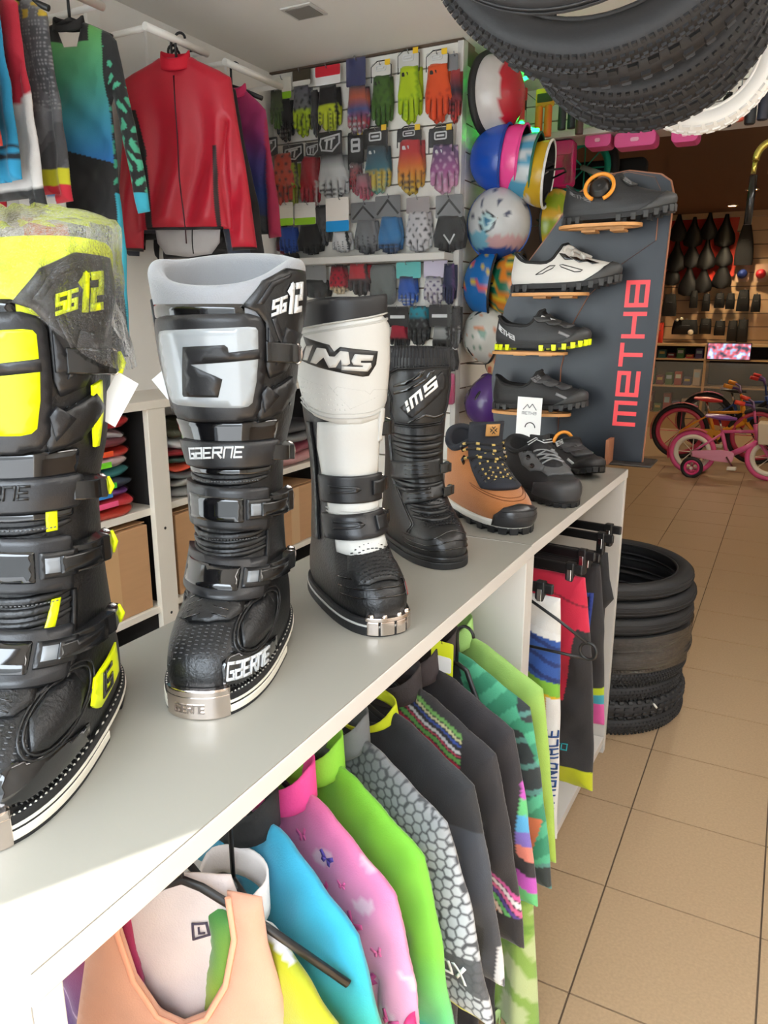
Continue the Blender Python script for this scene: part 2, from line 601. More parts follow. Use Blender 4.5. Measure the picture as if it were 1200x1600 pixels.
# back of the shop
struct(MB().box(-3.6, 1.75, 3.7, 10.35, 2.5, 2.6).build('ceiling_back', M_backceil), 'dim brown ceiling of the back room')
bw = MB().box(-3.6, 1.75, 10.22, 10.35, 0, 2.6).build('wall_far', M_slatback)
struct(bw, 'tan slatwall at the far end with bicycle saddles')
sl3 = MB().box(-2.6, 1.6, 10.2, 10.22, 0, 0.145).mesh('slat', M_tan)
z = 0.9
while z < 2.4:
    place('slat', sl3, bw, (0, 0, z)); z += 0.155
struct(MB().box(-2.6, 1.6, 10.12, 10.22, 2.44, 2.5).build('trim_5', M_tan), 'tan moulding below the back ceiling')

struct(MB().box(-3.6, -3.5, 2.9, 10.35, 0, 2.6).build('wall_back_left', M_tan), 'tan side wall of the back room')
struct(MB().box(-3.6, -2.07, 2.9, 3.0, 0, 2.6).build('wall_back_near', M_tan), 'wall closing the back room behind the gloves')
cf = MB().box(-3.6, -1.2, 3.62, 3.72, 2.39, 2.6).box(-3.6, -2.17, 2.9, 3.72, 2.5, 2.6).box(1.65, 1.75, 3.6, 3.75, 2.2, 2.6)
struct(cf.build('ceiling_step', M_backceil), 'step between the front and the back ceiling')
# house front added out of view to block the low sky light
struct(MB().box(-14, 14, -9.5, -9.0, 0, 6.0).build('wall_sky_block', mat('sky_block_plaster', (140, 138, 134), .9, noise=.1)), 'added plastered house front out of view, blocking low sky light')

# ------------------------------------------------------------------ the two white counter units
def counter(name, y0, y1, label, xf=-0.386, xb=-0.72, rot=0.0, near=True, bottom=True, backp=False):
    t = empty(name, (xf, y0, 0), rot)
    tag(t, label, 'counter')
    W = xf - xb; L = y1 - y0
    MB().box(-W, 0, 0, L, 0.862, 0.8855).build('top_board', M_white, t, bevel=.0015)
    MB().box(-W, -.001, .001, L - .001, 0.8855, 0.887).build('top_laminate', M_top, t)
    MB().box(-W + .004, -.002, 0.0, 0.024, 0.0, 0.862).build('end_panel', M_white, t, bevel=.0015)
    MB().box(-W + .004, -.002, L - .024, L, 0.0, 0.862).build('end_panel', M_white, t, bevel=.0015)
    if bottom:
        MB().box(-W + .01, -.004, .024, L - .024, 0.03, 0.055).build('bottom_board', M_white, t, bevel=.0015)
    if backp:
        MB().box(-W + .004, -W + .012, .024, L - .024, 0.055, 0.862).build('back_panel', M_white, t)
    return t
cu1 = counter('counter_unit', 0.243, 1.318, 'long white laminate counter in front with motocross boots on top')
cu2 = counter('counter_unit', 1.322, 2.165, 'white counter at the far end holding cycling shorts and the shoe display', xf=-0.388, rot=-0.022, backp=True)
# end of the near counter: edge strip, recessed screw
MB().box(-0.045, -0.002, -0.012, 0.0, 0.0, 0.862).build('edge_strip', M_white, cu1, bevel=.0015)
sc = MB(); sc.lathe([(0.0, 0), (0.0048, 0), (0.0052, 0.0015), (0, 0.002)], 14, Matrix.Translation((-0.024, -0.012, 0.845)) @ Matrix.Rotation(PI / 2, 4, 'X'))
sc.build('screw_cap', mat('screw_cap_wood', (196, 146, 110), .6), cu1)
# ================================================================== motocross boots
M_leather = mat('black_leather', (17, 17, 18), 0.4, bump=0.25, bscale=300, noise=0.06, nscale=30)
M_plastic = mat('charcoal_moulded_plastic', (28, 28, 30), 0.38, bump=0.08, bscale=600)
M_plastic2 = mat('dark_moulded_plastic', (21, 21, 22), 0.36, bump=0.08, bscale=600)
M_gloss = mat('gloss_black_plastic', (14, 14, 16), 0.08, coat=0.6)
M_rubber = mat('black_rubber', (22, 22, 23), 0.6, bump=0.1, bscale=200)
M_silverpanel = mat('silver_grey_gloss_panel', (150, 155, 158), 0.14, coat=0.5)
M_silverprint = mat('silver_print', (205, 207, 208), 0.35)
M_neon = mat('neon_yellow_plastic', (226, 240, 0), 0.35)
M_collar = mat('grey_collar_foam', (138, 140, 144), 0.9, bump=0.3, bscale=700, sheen=0.3)
M_lining = mat('grey_blue_lining', (120, 126, 138), 0.95, bump=0.3, bscale=500, sheen=0.3)
M_chrome = mat('chrome_toe_metal', (226, 214, 206), 0.16, metal=1.0)
M_cream = mat('cream_sole', (226, 220, 204), 0.55)
M_stitch = mat('pale_stitch', (200, 196, 184), 0.8)
M_tagpaper = mat('white_paper', (240, 240, 238), 0.7)
M_buckle = mat('buckle_black', (17, 17, 18), 0.22, coat=0.3)

class Boot:
    """surface of revolution-like boot: horizontal slices from toe to collar.  th = 0 is the toe side, +th the wearer's left"""
    def __init__(s, z, yf, yb, w, yc, p, sxy=1.0, sz=1.0):
        s.z0, s.z1 = z[0] * sz, z[-1] * sz
        s.n = 500
        zz = np.linspace(s.z0, s.z1, s.n)
        zk = [v * sz for v in z]
        g = lambda a, k: pchip(zk, [v * k for v in a], zz).tolist()
        s.yf = g(yf, sxy); s.yb = g(yb, sxy); s.w = g(w, sxy); s.yc = g(yc, sxy); s.p = g(p, 1)
    def at(s, z):
        t = (z - s.z0) / (s.z1 - s.z0) * (s.n - 1)
        t = min(max(t, 0), s.n - 1.001)
        i = int(t); t -= i
        L = lambda a: a[i] + (a[i + 1] - a[i]) * t
        return L(s.yf), L(s.yb), L(s.w), L(s.yc), L(s.p)
    def pt(s, th, z):
        yf, yb, w, yc, p = s.at(z)
        q = math.radians(th)
        c, sn = math.cos(q), math.sin(q)
        x = -w * math.copysign(abs(sn) ** p, sn)
        y = yc + ((yf - yc) if c > 0 else (yc + yb)) * math.copysign(abs(c) ** p, c)
        return Vector((x, y, z))
    def __call__(s, th, z):
        P = s.pt(th, z)
        a = s.pt(th + 1.5, z) - s.pt(th - 1.5, z)
        b = s.pt(th, z + .002) - s.pt(th, z - .002)
        n = b.cross(a)
        n = n.normalized() if n.length > 1e-12 else Vector((0, 0, 1))
        c = Vector((0, s.at(z)[3], z))
        if n.dot(P - c) < 0: n = -n
        return P, n
    def top(s, x, y):
        """point on the upper of the foot over (x, y), y ahead of the ankle"""
        lo, hi = s.z0, s.z0 + (s.z1 - s.z0) * .75
        def ok(z):
            yf, yb, w, yc, p = s.at(z)
            return (abs(x) / w) ** (2 / p) + (max(y - yc, 0) / max(yf - yc, 1e-4)) ** (2 / p) < 1
        for _ in range(22):
            m = (lo + hi) / 2
            if ok(m): lo = m
            else: hi = m
        return Vector((x, y, lo))
    def topn(s, x, y):
        P = s.top(x, y)
        a = s.top(x + .003, y) - s.top(x - .003, y)
        b = s.top(x, y + .003) - s.top(x, y - .003)
        n = a.cross(b)
        n = n.normalized() if n.length > 1e-12 else Vector((0, 0, 1))
        if n.z < 0: n = -n
        return P, n
    def outline(s, z, off=0.0, n=72):
        out = []
        for k in range(n):
            P, nn = s(360 * k / n, z)
            nn = Vector((nn.x, nn.y, 0)).normalized()
            out.append((P.x + nn.x * off, P.y + nn.y * off))
        return out
    ldepth = .14
    def body(s, name, m, parent, ztop, lining, zmin=None, nth=88, nz=90):
        mb = MB()
        zf = ztop if callable(ztop) else (lambda th: ztop)
        z0 = s.z0 if zmin is None else zmin
        rows = [z0 + (1) * 0] 
        def fn(u, v):
            th = 360 * u
            z = z0 + (zf(th) - z0) * v
            return s.pt(th, z)
        mb.grid(fn, nth, nz, True)
        mb.f.append(tuple(range(nth))); mb.sm.append(False)
        # rolled rim and inside
        def fi(u, v):
            th = 360 * u
            P, n = s(th, zf(th))
            d = Vector((P.x, P.y - s.at(zf(th))[3], 0)).normalized()
            return P - d * (0.004 + .004 * v) + Vector((0, 0, -s.ldepth * v))
        o = len(mb.v)
        mb2 = MB(); mb2.grid(fi, nth, 8, True)
        if lining is not None:
            mb2.f.append(tuple(range(7 * nth, 8 * nth))); mb2.sm.append(False)
            mb2.build('lining', lining, parent, fix=False)
        return mb.build(name, m, parent)
    def decal(s, name, polys, m, parent, off=0.001, thick=0.003, step=0.006, crown=0.0, cedge=0.012, foot=False, dth=0.0):
        """polys in (th degrees, z) or, on the foot, in (x, y) metres; th is scaled to metres for meshing"""
        if foot:
            me = decal_mesh(name, polys, s.topn, m, off, thick, step, crown, cedge)
        else:
            K = 0.00125
            pp = [[((a + dth) * K, b) for a, b in q] for q in polys]
            me = decal_mesh(name, pp, lambda a, b: s(a / K, b), m, off, thick, step, crown, cedge)
        return place(name, me, parent)
    def band(s, name, th0, th1, zlo, zhi, m, parent, off=0.001, thick=0.004, rc=0.004, slope=0.0, dth=0.0, step=.006, crown=0.0):
        K = 0.00125
        poly = rrect(th0 * K, th1 * K, zlo, zhi, rc)
        poly = [(a / K, b + slope * (a / K - (th0 + th1) / 2)) for a, b in resample(poly, step)]
        return s.decal(name, [poly], m, parent, off, thick, step, crown, dth=dth)
    def ridge(s, mb, th0, th1, z, r, slope=0.0, n=24, bow=0.0, lift=0.0):
        pts = []
        for i in range(n + 1):
            t = i / n
            th = th0 + (th1 - th0) * t
            P, nn = s(th, z + slope * (t - .5) + bow * (1 - (2 * t - 1) ** 2))
            pts.append(P + nn * lift)
        mb.tube(pts, [r * (0.35 + 0.65 * math.sin(PI * min(max(i / n, .02), .98)) ** .5) for i in range(n + 1)], 7)
        return mb

def sole(bt, parent, mw, mm, mo, zt, plate=True, stitches=True, heel=True):
    """welt, midsole line, front outsole, heel block, stitching"""
    o1 = bt.outline(bt.z0 + .003, 0.0055)
    MB().prism(o1, zt - .008, zt).build('welt', mw, parent, bevel=.001)
    o2 = bt.outline(bt.z0 + .003, 0.0065)
    MB().prism(o2, zt - .0105, zt - .008).build('midsole', mm, parent, bevel=.0005)
    f = [p for p in o2]
    def clip(poly, y, keep):
        out = []
        n = len(poly)
        for i in range(n):
            a, b = poly[i], poly[(i + 1) % n]
            ia, ib = (a[1] - y) * keep > 0, (b[1] - y) * keep > 0
            if ia: out.append(a)
            if ia != ib:
                t = (y - a[1]) / (b[1] - a[1])
                out.append((a[0] + (b[0] - a[0]) * t, y))
        return out
    MB().prism(clip(o1, 0.03, 1), zt - .013, zt - .0105).build('rand', mo, parent)
    MB().prism(clip(o2, 0.03, 1), 0.0035, zt - .013).build('outsole', mm, parent, bevel=.001)
    MB().prism(clip(o1, 0.03, 1), 0.0, .0035).build('tread', mo, parent)
    MB().prism(clip(bt.outline(bt.z0 + .003, 0.004), -0.03, -1), 0.0, zt - .0105).build('heel_block', mo, parent, bevel=.002)
    MB().prism(clip(clip(bt.outline(bt.z0 + .003, -0.004), -0.03, 1), 0.03, -1), 0.006, zt - .0105).build('shank', mo, parent)
    if stitches:
        st = MB()
        o3 = bt.outline(bt.z0 + .003, 0.0035, 200)
        for k in range(0, 200, 2):
            a = Vector((*o3[k], zt)); b = Vector((*o3[(k + 1) % 200], zt))
            d = (b - a); L = d.length
            if L < 1e-5: continue
            c = (a + b) / 2
            d.normalize(); q = Vector((-d.y, d.x, 0))
            vs = [c - d * L * .55, c + q * .0011, c + d * L * .55, c - q * .0011, c + Vector((0, 0, .0014))]
            st.add(vs, [(0, 1, 4), (1, 2, 4), (2, 3, 4), (3, 0, 4)], True)
        st.build('stitching', M_stitch, parent)['kind'] = 'stuff'

def buckle(bt, th, z, parent, w=0.02, accent=None, tilt=0.0, chrome=True, L=34):
    """lever buckle closing a strap: ratchet strap, lever, hinge, post"""
    b = MB()
    pts = []
    for i in range(11):
        a = th - L * .55 + L * 1.5 * i / 10
        P, n = bt(a, z + tilt * (i / 10 - .5))
        pts.append((P, n))
    # lever
    vs = []; fs = []
    for i, (P, n) in enumerate(pts):
        h = 0.008 + 0.006 * math.sin(PI * i / 10) + (.004 if i > 6 else 0)
        hw = w * (0.5 if i < 8 else .42)
        for (dz, hh) in ((-hw, .003), (-hw * .8, h), (hw * .8, h), (hw, .003)):
            vs.append(P + n * hh + Vector((0, 0, dz)))
    for i in range(10):
        for k in range(4):
            a = i * 4 + k; c = i * 4 + (k + 1) % 4
            fs.append((a, c, c + 4, a + 4))
    fs += [(0, 1, 2, 3), (40, 43, 42, 41)]
    b.add(vs, fs)
    lev = b.build('buckle', M_buckle, parent, bevel=.0012)
    # hinge ring and post
    P, n = bt(th + L * .85, z + tilt * .6)
    h = MB()
    ring = []
    up = Vector((0, 0, 1)); tg = up.cross(n).normalized()
    for k in range(16):
        q = 2 * PI * k / 16
        ring.append(P + n * .007 + up * (math.cos(q) * w * .42) + n * (math.sin(q) * .006))
    h.tube(ring, .0018, 6, True)
    h.build('buckle_wire', M_chrome if chrome else M_gloss, lev)
    if accent is not None:
        c = MB()
        c.tube([P + n * .012 + up * (w * .35), P + n * .016, P + n * .012 - up * (w * .35)], .003, 6)
        c.build('buckle_clip', accent, lev)
    return lev

def mx_boot(name, label, pos, ang, accent, accent2, textm, rim, neon=False):
    t = empty(name, (pos[0], pos[1], 0.887), ang - PI / 2)
    tag(t, label, 'boot', 'boots and shoes on the counter')
    B = Boot([.022, .04, .06, .075, .09, .105, .125, .15, .18, .21, .24, .27, .30, .34, .38, .42, .45, .475],
             [.188, .188, .180, .163, .138, .115, .095, .078, .068, .063, .060, .062, .066, .074, .082, .087, .088, .088],
             [.105, .108, .108, .105, .102, .10, .097, .092, .087, .083, .080, .078, .080, .084, .089, .093, .095, .095],
             [.053, .056, .056, .055, .053, .052, .050, .049, .049, .050, .052, .058, .066, .072, .077, .080, .082, .082],
             [.06, .06, .055, .045, .03, .015, .005, 0, 0, 0, 0, 0, 0, 0, 0, 0, 0, 0],
             [.80, .80, .82, .85, .9] + [.92] * 13, 1.02, .988)
    rimz = lambda th: 0.439 + 0.046 * (1 - math.cos(math.radians(th))) / 2 + (0.012 * math.exp(-((abs(th if th < 180 else th - 360) - 75) / 32) ** 2))
    B.body('upper', M_leather, t, lambda th: rimz(th) - .012, None)
    # padded collar: fat roll with lining
    def colf(u, v):
        th = 360 * u
        zt = rimz(th)
        P = B.pt(th, zt - .02)
        d = Vector((P.x, P.y, 0)).normalized()
        a = -PI * .5 + PI * 1.5 * v
        k = .5 * (1 + math.cos(math.radians(th)))
        low = .012 + .006 * k
        if v < .25:
            q = v / .25
            return P + d * (.0008 + .003 * q) + Vector((0, 0, -low + (low + .012) * q))
        if v < .7:
            q = (v - .25) / .45
            return P + d * (-.006 + .0098 * math.cos(PI * q)) + Vector((0, 0, .012 + .012 * math.sin(PI * q)))
        q = (v - .7) / .3
        return P + d * (-.0158 - .006 * q) + Vector((0, 0, .012 - .15 * q))
    cm = MB(); cm.grid(colf, 80, 34, True)
    cm.f.append(tuple(range(33 * 80, 34 * 80))); cm.sm.append(False)
    cm.build('collar', rim, t)
    # gloss strip under the collar
    B.band('gloss_trim', -62, 26, .409, .424, M_gloss, t, .001, .002, .003)
    # shin frame and panel with the big G
    fr = rounded([(-46, .409), (30, .4125), (40, .404), (41, .36), (36, .306), (20, .299), (-20, .2985), (-50, .306), (-58, .35), (-55, .40)], .05, 3)
    frp = [(-47, .409), (-30, .4125), (28, .4145), (37, .411), (40.5, .40), (41, .36), (37, .312), (31, .302), (18, .298), (-25, .298), (-45, .303), (-53, .32), (-56, .36), (-53, .398)]
    B.decal('shin_guard', [frp], M_plastic, t, .001, .005, .007, crown=.002)
    X = lambda a: -45 + (a - 245) / 560 * 79
    Z = lambda b: .4015 - (b - 490) / 545 * .0865
    pn = [(290, 522), (340, 514), (760, 490), (795, 495), (807, 515), (805, 700), (795, 850), (770, 1000), (745, 1025), (700, 1034), (320, 1022), (268, 1008), (246, 960), (243, 850), (252, 650), (272, 545)]
    gp = B.decal('shin_panel', [[(X(a), Z(b)) for a, b in pn]], accent, t, .0075, .0012, .007)
    gs = [(445, 620), (640, 606), (655, 622), (658, 655), (812, 636), (812, 700), (472, 735), (617, 832), (588, 956), (392, 958), (386, 945)]
    B.decal('logo', [[(X(a), Z(b)) for a, b in gs]], M_plastic, gp, .0080, .0014, .007)
    # side panel with facets and SG12
    sp = [(24, .4215), (40, .448), (62, .462), (96, .462), (104, .43), (84, .385), (64, .352), (46, .345), (42, .36), (42, .405), (34, .4165)]
    s1 = B.decal('side_panel', [sp], M_plastic2, t, .001, .0035, .007, crown=.002)
    B.decal('side_panel_rib', [[(34, .424), (46, .447), (66, .457), (64, .452), (48, .442), (39, .424)], [(46, .409), (60, .362), (63, .366), (50, .412)]], M_plastic, s1, .005, .0022, .006)
    B.decal('side_panel_facet', [[(43, .40), (43, .366), (56, .366)], [(50, .36), (66, .368), (84, .392), (60, .40)]], M_plastic, s1, .005, .0025, .006)
    lt = lettering('SG', 0, 0, .0135, .75, .24, .3, .1)
    B.decal('lettering', [[(46 + a * 620, .4135 + b + a * .28) for a, b in q] for q in lt], textm, s1, .0078, .0012, .005)
    lt = lettering('12', 0, 0, .025, .62, .26, .22, .1)
    B.decal('lettering', [[(59.5 + a * 620, .417 + b + a * .12) for a, b in q] for q in lt], textm, s1, .0078, .0012, .005)
    # wing below the side panel
    B.decal('wing', [[(36, .345), (44, .33), (74, .345), (86, .33), (60, .305), (36, .297), (34, .305)]], M_plastic2, t, .001, .0045, .006, crown=.002)
    B.decal('wing_facet', [[(37, .330), (42, .338), (54, .326), (40, .308)]], M_plastic, t, .006, .003, .006)
    # left side panel
    B.decal('side_panel', [[(-58, .43), (-56, .40), (-59, .35), (-54, .31), (-70, .30), (-100, .32), (-104, .42)]], M_plastic2, t, .001, .003, .007)
    if neon:
        B.decal('side_stripe', [[(70, .352), (80, .356), (83, .325), (80, .296), (74, .296), (72, .31)]], M_neon, t, .003, .0025, .005)
        for q in ([(33, .243), (43, .243), (43, .224), (33, .224)], [(44, .162), (36, .162), (28, .128), (36, .12)], [(30, .103), (22, .103), (2, .088), (4, .083)]):
            B.decal('accent_stripe', [q], M_neon, t, .0022, .0015, .005)
        B.decal('heel_badge', [[(86, .079), (112, .082), (112, .052), (92, .047), (86, .06)]], M_neon, t, .003, .002, .005)
        lt = lettering('G', 0, 0, .018, .9, .22)
        B.decal('lettering', [[(94 + a * 600, .055 + b) for a, b in q] for q in lt], M_gloss, t, .0052, .0012, .004)
    # perforated side zone
    pf = MB()
    for i in range(5):
        for j in range(3):
            P, n = B(52 + i * 7, .312 + j * .011 + .002 * (i % 2))
            pf.tube([P + n * .0005, P + n * .0022], .0022, 6)
    pf.build('perforations', M_gloss, t)['kind'] = 'stuff'
    # gloss shin strip, name strap, lower strip
    B.band('gloss_strip', -56, 60, .272, .2975, M_gloss, t, .0005, .0022, .003)
    ns = B.band('name_strap', -58, 66, .2435, .2745, M_plastic, t, .001, .0055, .008, crown=.002)
    lt = lettering('GaErnE', 0, 0, .0115, 1.4, .19, .34, .22)
    B.decal('lettering', [[(-34 + a * 640, .2545 + b + .004 * math.sin(a * 20)) for a, b in q] for q in lt], textm if not neon else M_plastic2, ns, .0085, .001, .005)
    B.band('gloss_strip', -56, 60, .2345, .2435, M_gloss, t, .0005, .0022, .003)
    # leather folds
    for z, r in ((.230, .0045), (.168, .005), (.158, .0045), (.148, .004), (.104, .004), (.097, .0045)):
        B.ridge(MB(), -62, 58, z, r, 0.0, bow=-.004).build('leather_fold', M_leather, t)
    sh = MB()
    for z in (.2275, .1605, .100):
        for k in range(26):
            P, n = B(-46 + k * 3.4, z); P2, n2 = B(-46 + k * 3.4 + 1.9, z)
            sh.tube([P + n * .0046, P2 + n2 * .0046], .0006, 4)
    sh.build('stitching', mat('dark_thread', (92, 92, 92), .8), t)['kind'] = 'stuff'
    B.band('side_seam', 56, 61, .08, .165, M_plastic2, t, .001, .002, .001)
    # two strap guards with loop and buckle
    def strap(zlo, zhi, slope):
        g = B.band('strap_guard', -66, 54, zlo, zhi, M_plastic, t, .002, .006, .004, slope=slope, crown=.001)
        zc = (zlo + zhi) / 2; h = (zhi - zlo)
        B.band('gloss_insert', -44, 22, zc - h * .30, zc + h * .28, M_gloss, g, .0085, .0016, .002, slope=slope)
        ip = [(a, b + slope * (a + 6)) for a, b in rrect(25, 56, zc - h * .24, zc + h * .24, .006)]
        B.decal('strap_loop', [ip], M_plastic2, g, .0085, .003, .005)
        ip = [(a, b + slope * (a + 6)) for a, b in rrect(29, 44, zc - h * .14, zc + h * .14, .003)]
        B.decal('loop_window', [ip], mat('grey_webbing', (120, 122, 124), .5), g, .0112, .001, .005)
        ip = [(a, b + slope * (a + 6)) for a, b in rrect(40, 84, zc - h * .16, zc + h * .16, .001)]
        B.decal('ratchet_strap', [ip], M_buckle, g, .0125, .002, .006)
        buckle(B, 74, zc + slope * 60, t, h * .62, M_neon if neon else None, slope * 20)
    strap(.172, .2215, -.00006)
    strap(.102, .1425, -.00010)
    buckle(B, 66 if neon else 54, .3735, t, .026, M_neon if neon else None, -.004, L=30 if neon else 24)
    buckle(B, 70, .2585, t, .022, M_neon if neon else None, -.004, L=28)
    # foot: oval instep plate, side ovals, toe name patch
    ov = [(.030, .098), (.038, .112), (.036, .128), (.022, .141), (.0, .145), (-.022, .138), (-.032, .122), (-.030, .104), (-.02, .093), (.012, .090)]
    B.decal('instep_plate', [ov], M_leather, t, .001, .0028, .006, crown=.0015, foot=True)
    sl = MB()
    for i in range(5):
        for sx in (-1, 1):
            a = B.topn(sx * .006 + .004, .101 + i * .0085); b = B.topn(sx * .022 + .004, .103 + i * .0085)
            sl.tube([a[0] + a[1] * .0052, b[0] + b[1] * .0052], .0009, 5)
    sl.build('plate_slots', M_gloss, t)['kind'] = 'stuff'
    B.decal('side_oval', [[(34, .082), (44, .094), (62, .096), (78, .08), (76, .064), (52, .060), (40, .064)]], M_leather, t, .001, .003, .006, crown=.002)
    rib = MB()
    for k, sc_ in enumerate((1.0, 1.14)):
        pts = []
        for a, b in ellipse(58, .078, 26 * sc_, .021 * sc_, 26):
            P, n = B(a, b); pts.append(P + n * .0025)
        rib.tube(pts, .0013, 5, True)
    rib.build('side_piping', M_plastic2, t)
    ts = MB()
    for i in range(11):
        for j in range(9):
            x = .036 - i * .0075; y = .150 + j * .0042 - .0006 * i
            if abs(x) > .045 or y > .186 - abs(x) * .35: continue
            P, n = B.topn(x, y)
            ts.tube([P + n * .0002 - Vector((.0016, 0, 0)), P + n * .0007 + Vector((.0016, 0, 0))], .0007, 4)
    ts.build('toe_perforations', mat('worn_grey_rubber', (72, 72, 74), .5), t)['kind'] = 'stuff'
    tp = B.decal('toe_patch', [[(20, .058), (30, .064), (70, .052), (86, .046), (86, .026), (40, .028), (22, .034)]], M_gloss, t, .001, .0018, .005)
    lt = lettering('GaErnE', 0, 0, .0145, 1.25, .19, .28, .12)
    B.decal('lettering', [[((25 if not neon else -34) + a * 490, .0405 + b - a * (.085 if not neon else -.02)) for a, b in q] for q in lt], textm, tp, .0030, .0014, .004)
    # sole and toe plate
    sole(B, t, M_rubber, M_cream, M_rubber, .0245)
    K = .00125
    pl = [(a, b) for a, b in rrect(-26, 24, .003, .026, .002)]
    B.decal('toe_plate', [[(a, max(b, .0) + 0.0) for a, b in rrect(-27, 26, .0225, .034, .003)]], M_chrome, t, .0015, .006, .006)
    tb = MB()
    o = B.outline(.0255, .0078, 180)
    q = [o[i] for i in range(-14, 14)]
    q2 = [(a * .93, b - .012) for a, b in q]
    tb.prism(q + q2[::-1], .0005, .0265)
    tpo = tb.build('toe_cap', M_chrome, t, bevel=.0012)
    lt = lettering('GaErnE', 0, 0, .0085, 1.4, .2, .35, .1)
    em = MB()
    for qd in lt:
        pts = []
        for a, b in qd:
            th = -16 + a * 340
            i = (th / 2) % 180
            i0 = int(i); fr_ = i - i0
            p0, p1 = o[i0 % 180], o[(i0 + 1) % 180]
            pts.append(Vector((p0[0] + (p1[0] - p0[0]) * fr_, p0[1] + (p1[1] - p0[1]) * fr_, .009 + b)))
        n = Vector((pts[0].x, pts[0].y - .06, 0)).normalized()
        em.add([p for p in pts] + [p + n * .0012 for p in pts], [(4, 5, 6, 7), (0, 1, 5, 4), (1, 2, 6, 5), (2, 3, 7, 6), (3, 0, 4, 7)])
    em.build('embossed_lettering', mat('worn_steel', (176, 166, 160), .3, metal=1.0), tpo)
    # hanging price card
    hc = MB()
    P, n = B(-84, .352) if not neon else B(96, .362)
    Mx = Matrix.Translation(P + n * (.008 if not neon else .014) + Vector((0, 0, -.012))) @ Matrix.Rotation(math.radians(38 if not neon else -32), 4, 'Y')
    hc.box(-.011, .011, -.0003, .0003, -.022 if not neon else -.040, .008, Mx)
    hc.build('price_card', M_tagpaper, t)
    return t, B

boot_y, BY = mx_boot('motocross_boot', 'black motocross boot with neon yellow shin panel, wrapped in clear plastic on top',
               (-.6253, .4645), -1.0543, M_neon, M_neon, M_neon, mat('neon_yellow_foam', (222, 232, 60), .9, bump=.3, bscale=600), True)
boot_g, BG = mx_boot('motocross_boot', 'black motocross boot with silver grey G panel on the shin and grey padded collar',
               (-.5852, .7212), -1.1734, M_silverpanel, M_silverpanel, M_silverprint, M_collar, False)
MB_ = None
# the clear plastic bag over the yellow boot
def bagmat(key='clear_plastic_film', bs=.7, hi=.9):
    if key in MATS: return MATS[key]
    m = bpy.data.materials.new(key); m.use_nodes = True
    nt = m.node_tree; b = nt.nodes['Principled BSDF']
    out = nt.nodes['Material Output']
    tr = nt.nodes.new('ShaderNodeBsdfTransparent'); tr.inputs[0].default_value = (.985, .985, .985, 1)
    nt.nodes.remove(b); b = nt.nodes.new('ShaderNodeBsdfGlossy'); b.inputs['Color'].default_value = (.95, .95, .95, 1); b.inputs['Roughness'].default_value = .13
    fz = nt.nodes.new('ShaderNodeFresnel'); fz.inputs[0].default_value = 1.35
    n = nt.nodes.new('ShaderNodeTexNoise'); n.inputs['Scale'].default_value = 55; n.inputs['Detail'].default_value = 3
    n.inputs['Distortion'].default_value = 1.2
    bp = nt.nodes.new('ShaderNodeBump'); bp.inputs['Strength'].default_value = bs; bp.inputs['Distance'].default_value = .008
    nt.links.new(n.outputs[0], bp.inputs['Height'])
    nt.links.new(bp.outputs[0], b.inputs['Normal']); nt.links.new(bp.outputs[0], fz.inputs['Normal'])
    mr = nt.nodes.new('ShaderNodeMapRange'); mr.inputs[1].default_value = 0.0; mr.inputs[2].default_value = .5
    mr.inputs[3].default_value = .015; mr.inputs[4].default_value = hi
    nt.links.new(fz.outputs[0], mr.inputs[0])
    mx = nt.nodes.new('ShaderNodeMixShader')
    nt.links.new(mr.outputs[0], mx.inputs[0]); nt.links.new(tr.outputs[0], mx.inputs[1]); nt.links.new(b.outputs[0], mx.inputs[2])
    nt.links.new(mx.outputs[0], out.inputs[0])
    MATS[key] = m
    return m
M_bag = bagmat()
M_film = bagmat('thin_clear_film', .35, .45)
def film(u, v):
    th = 360 * u
    a = (th - 92 + 180) % 360 - 180
    sag = math.exp(-(a / 52) ** 2)
    zlow = .432 - .072 * sag + .006 * math.sin(math.radians(th * 5)) - .03 * math.exp(-((th - 250) / 60) ** 2)
    ztop = .474 + .030 * (1 - math.cos(math.radians(th))) / 2
    wr = .0016 * math.sin(math.radians(th * 17) + v * 9) + .0014 * math.sin(math.radians(th * 31) - v * 14)
    if v < .7:
        z = zlow + (ztop - zlow) * v / .7
        P, n = BY(th, min(z, .462))
        fl = .012 * max(0, 1 - v / .25) * sag
        return P + n * (.0105 + wr + fl) + Vector((0, 0, z - min(z, .462)))
    q = (v - .7) / .3
    P, n = BY(th, .462)
    d = Vector((P.x, P.y, 0)).normalized()
    return P + n * (.0105 + wr) - d * (.06 * q) + Vector((0, 0, ztop - .462 + .008 * math.sin(PI * q * .6) + wr))
fb = MB(); fb.grid(film, 150, 26, True)
pb = fb.build('plastic_bag', M_bag, None, boot_y.location[:], boot_y.rotation_euler[:], fix=False)
tag(pb, 'crumpled clear plastic bag pulled over the top of the neon yellow boot', 'plastic bag')

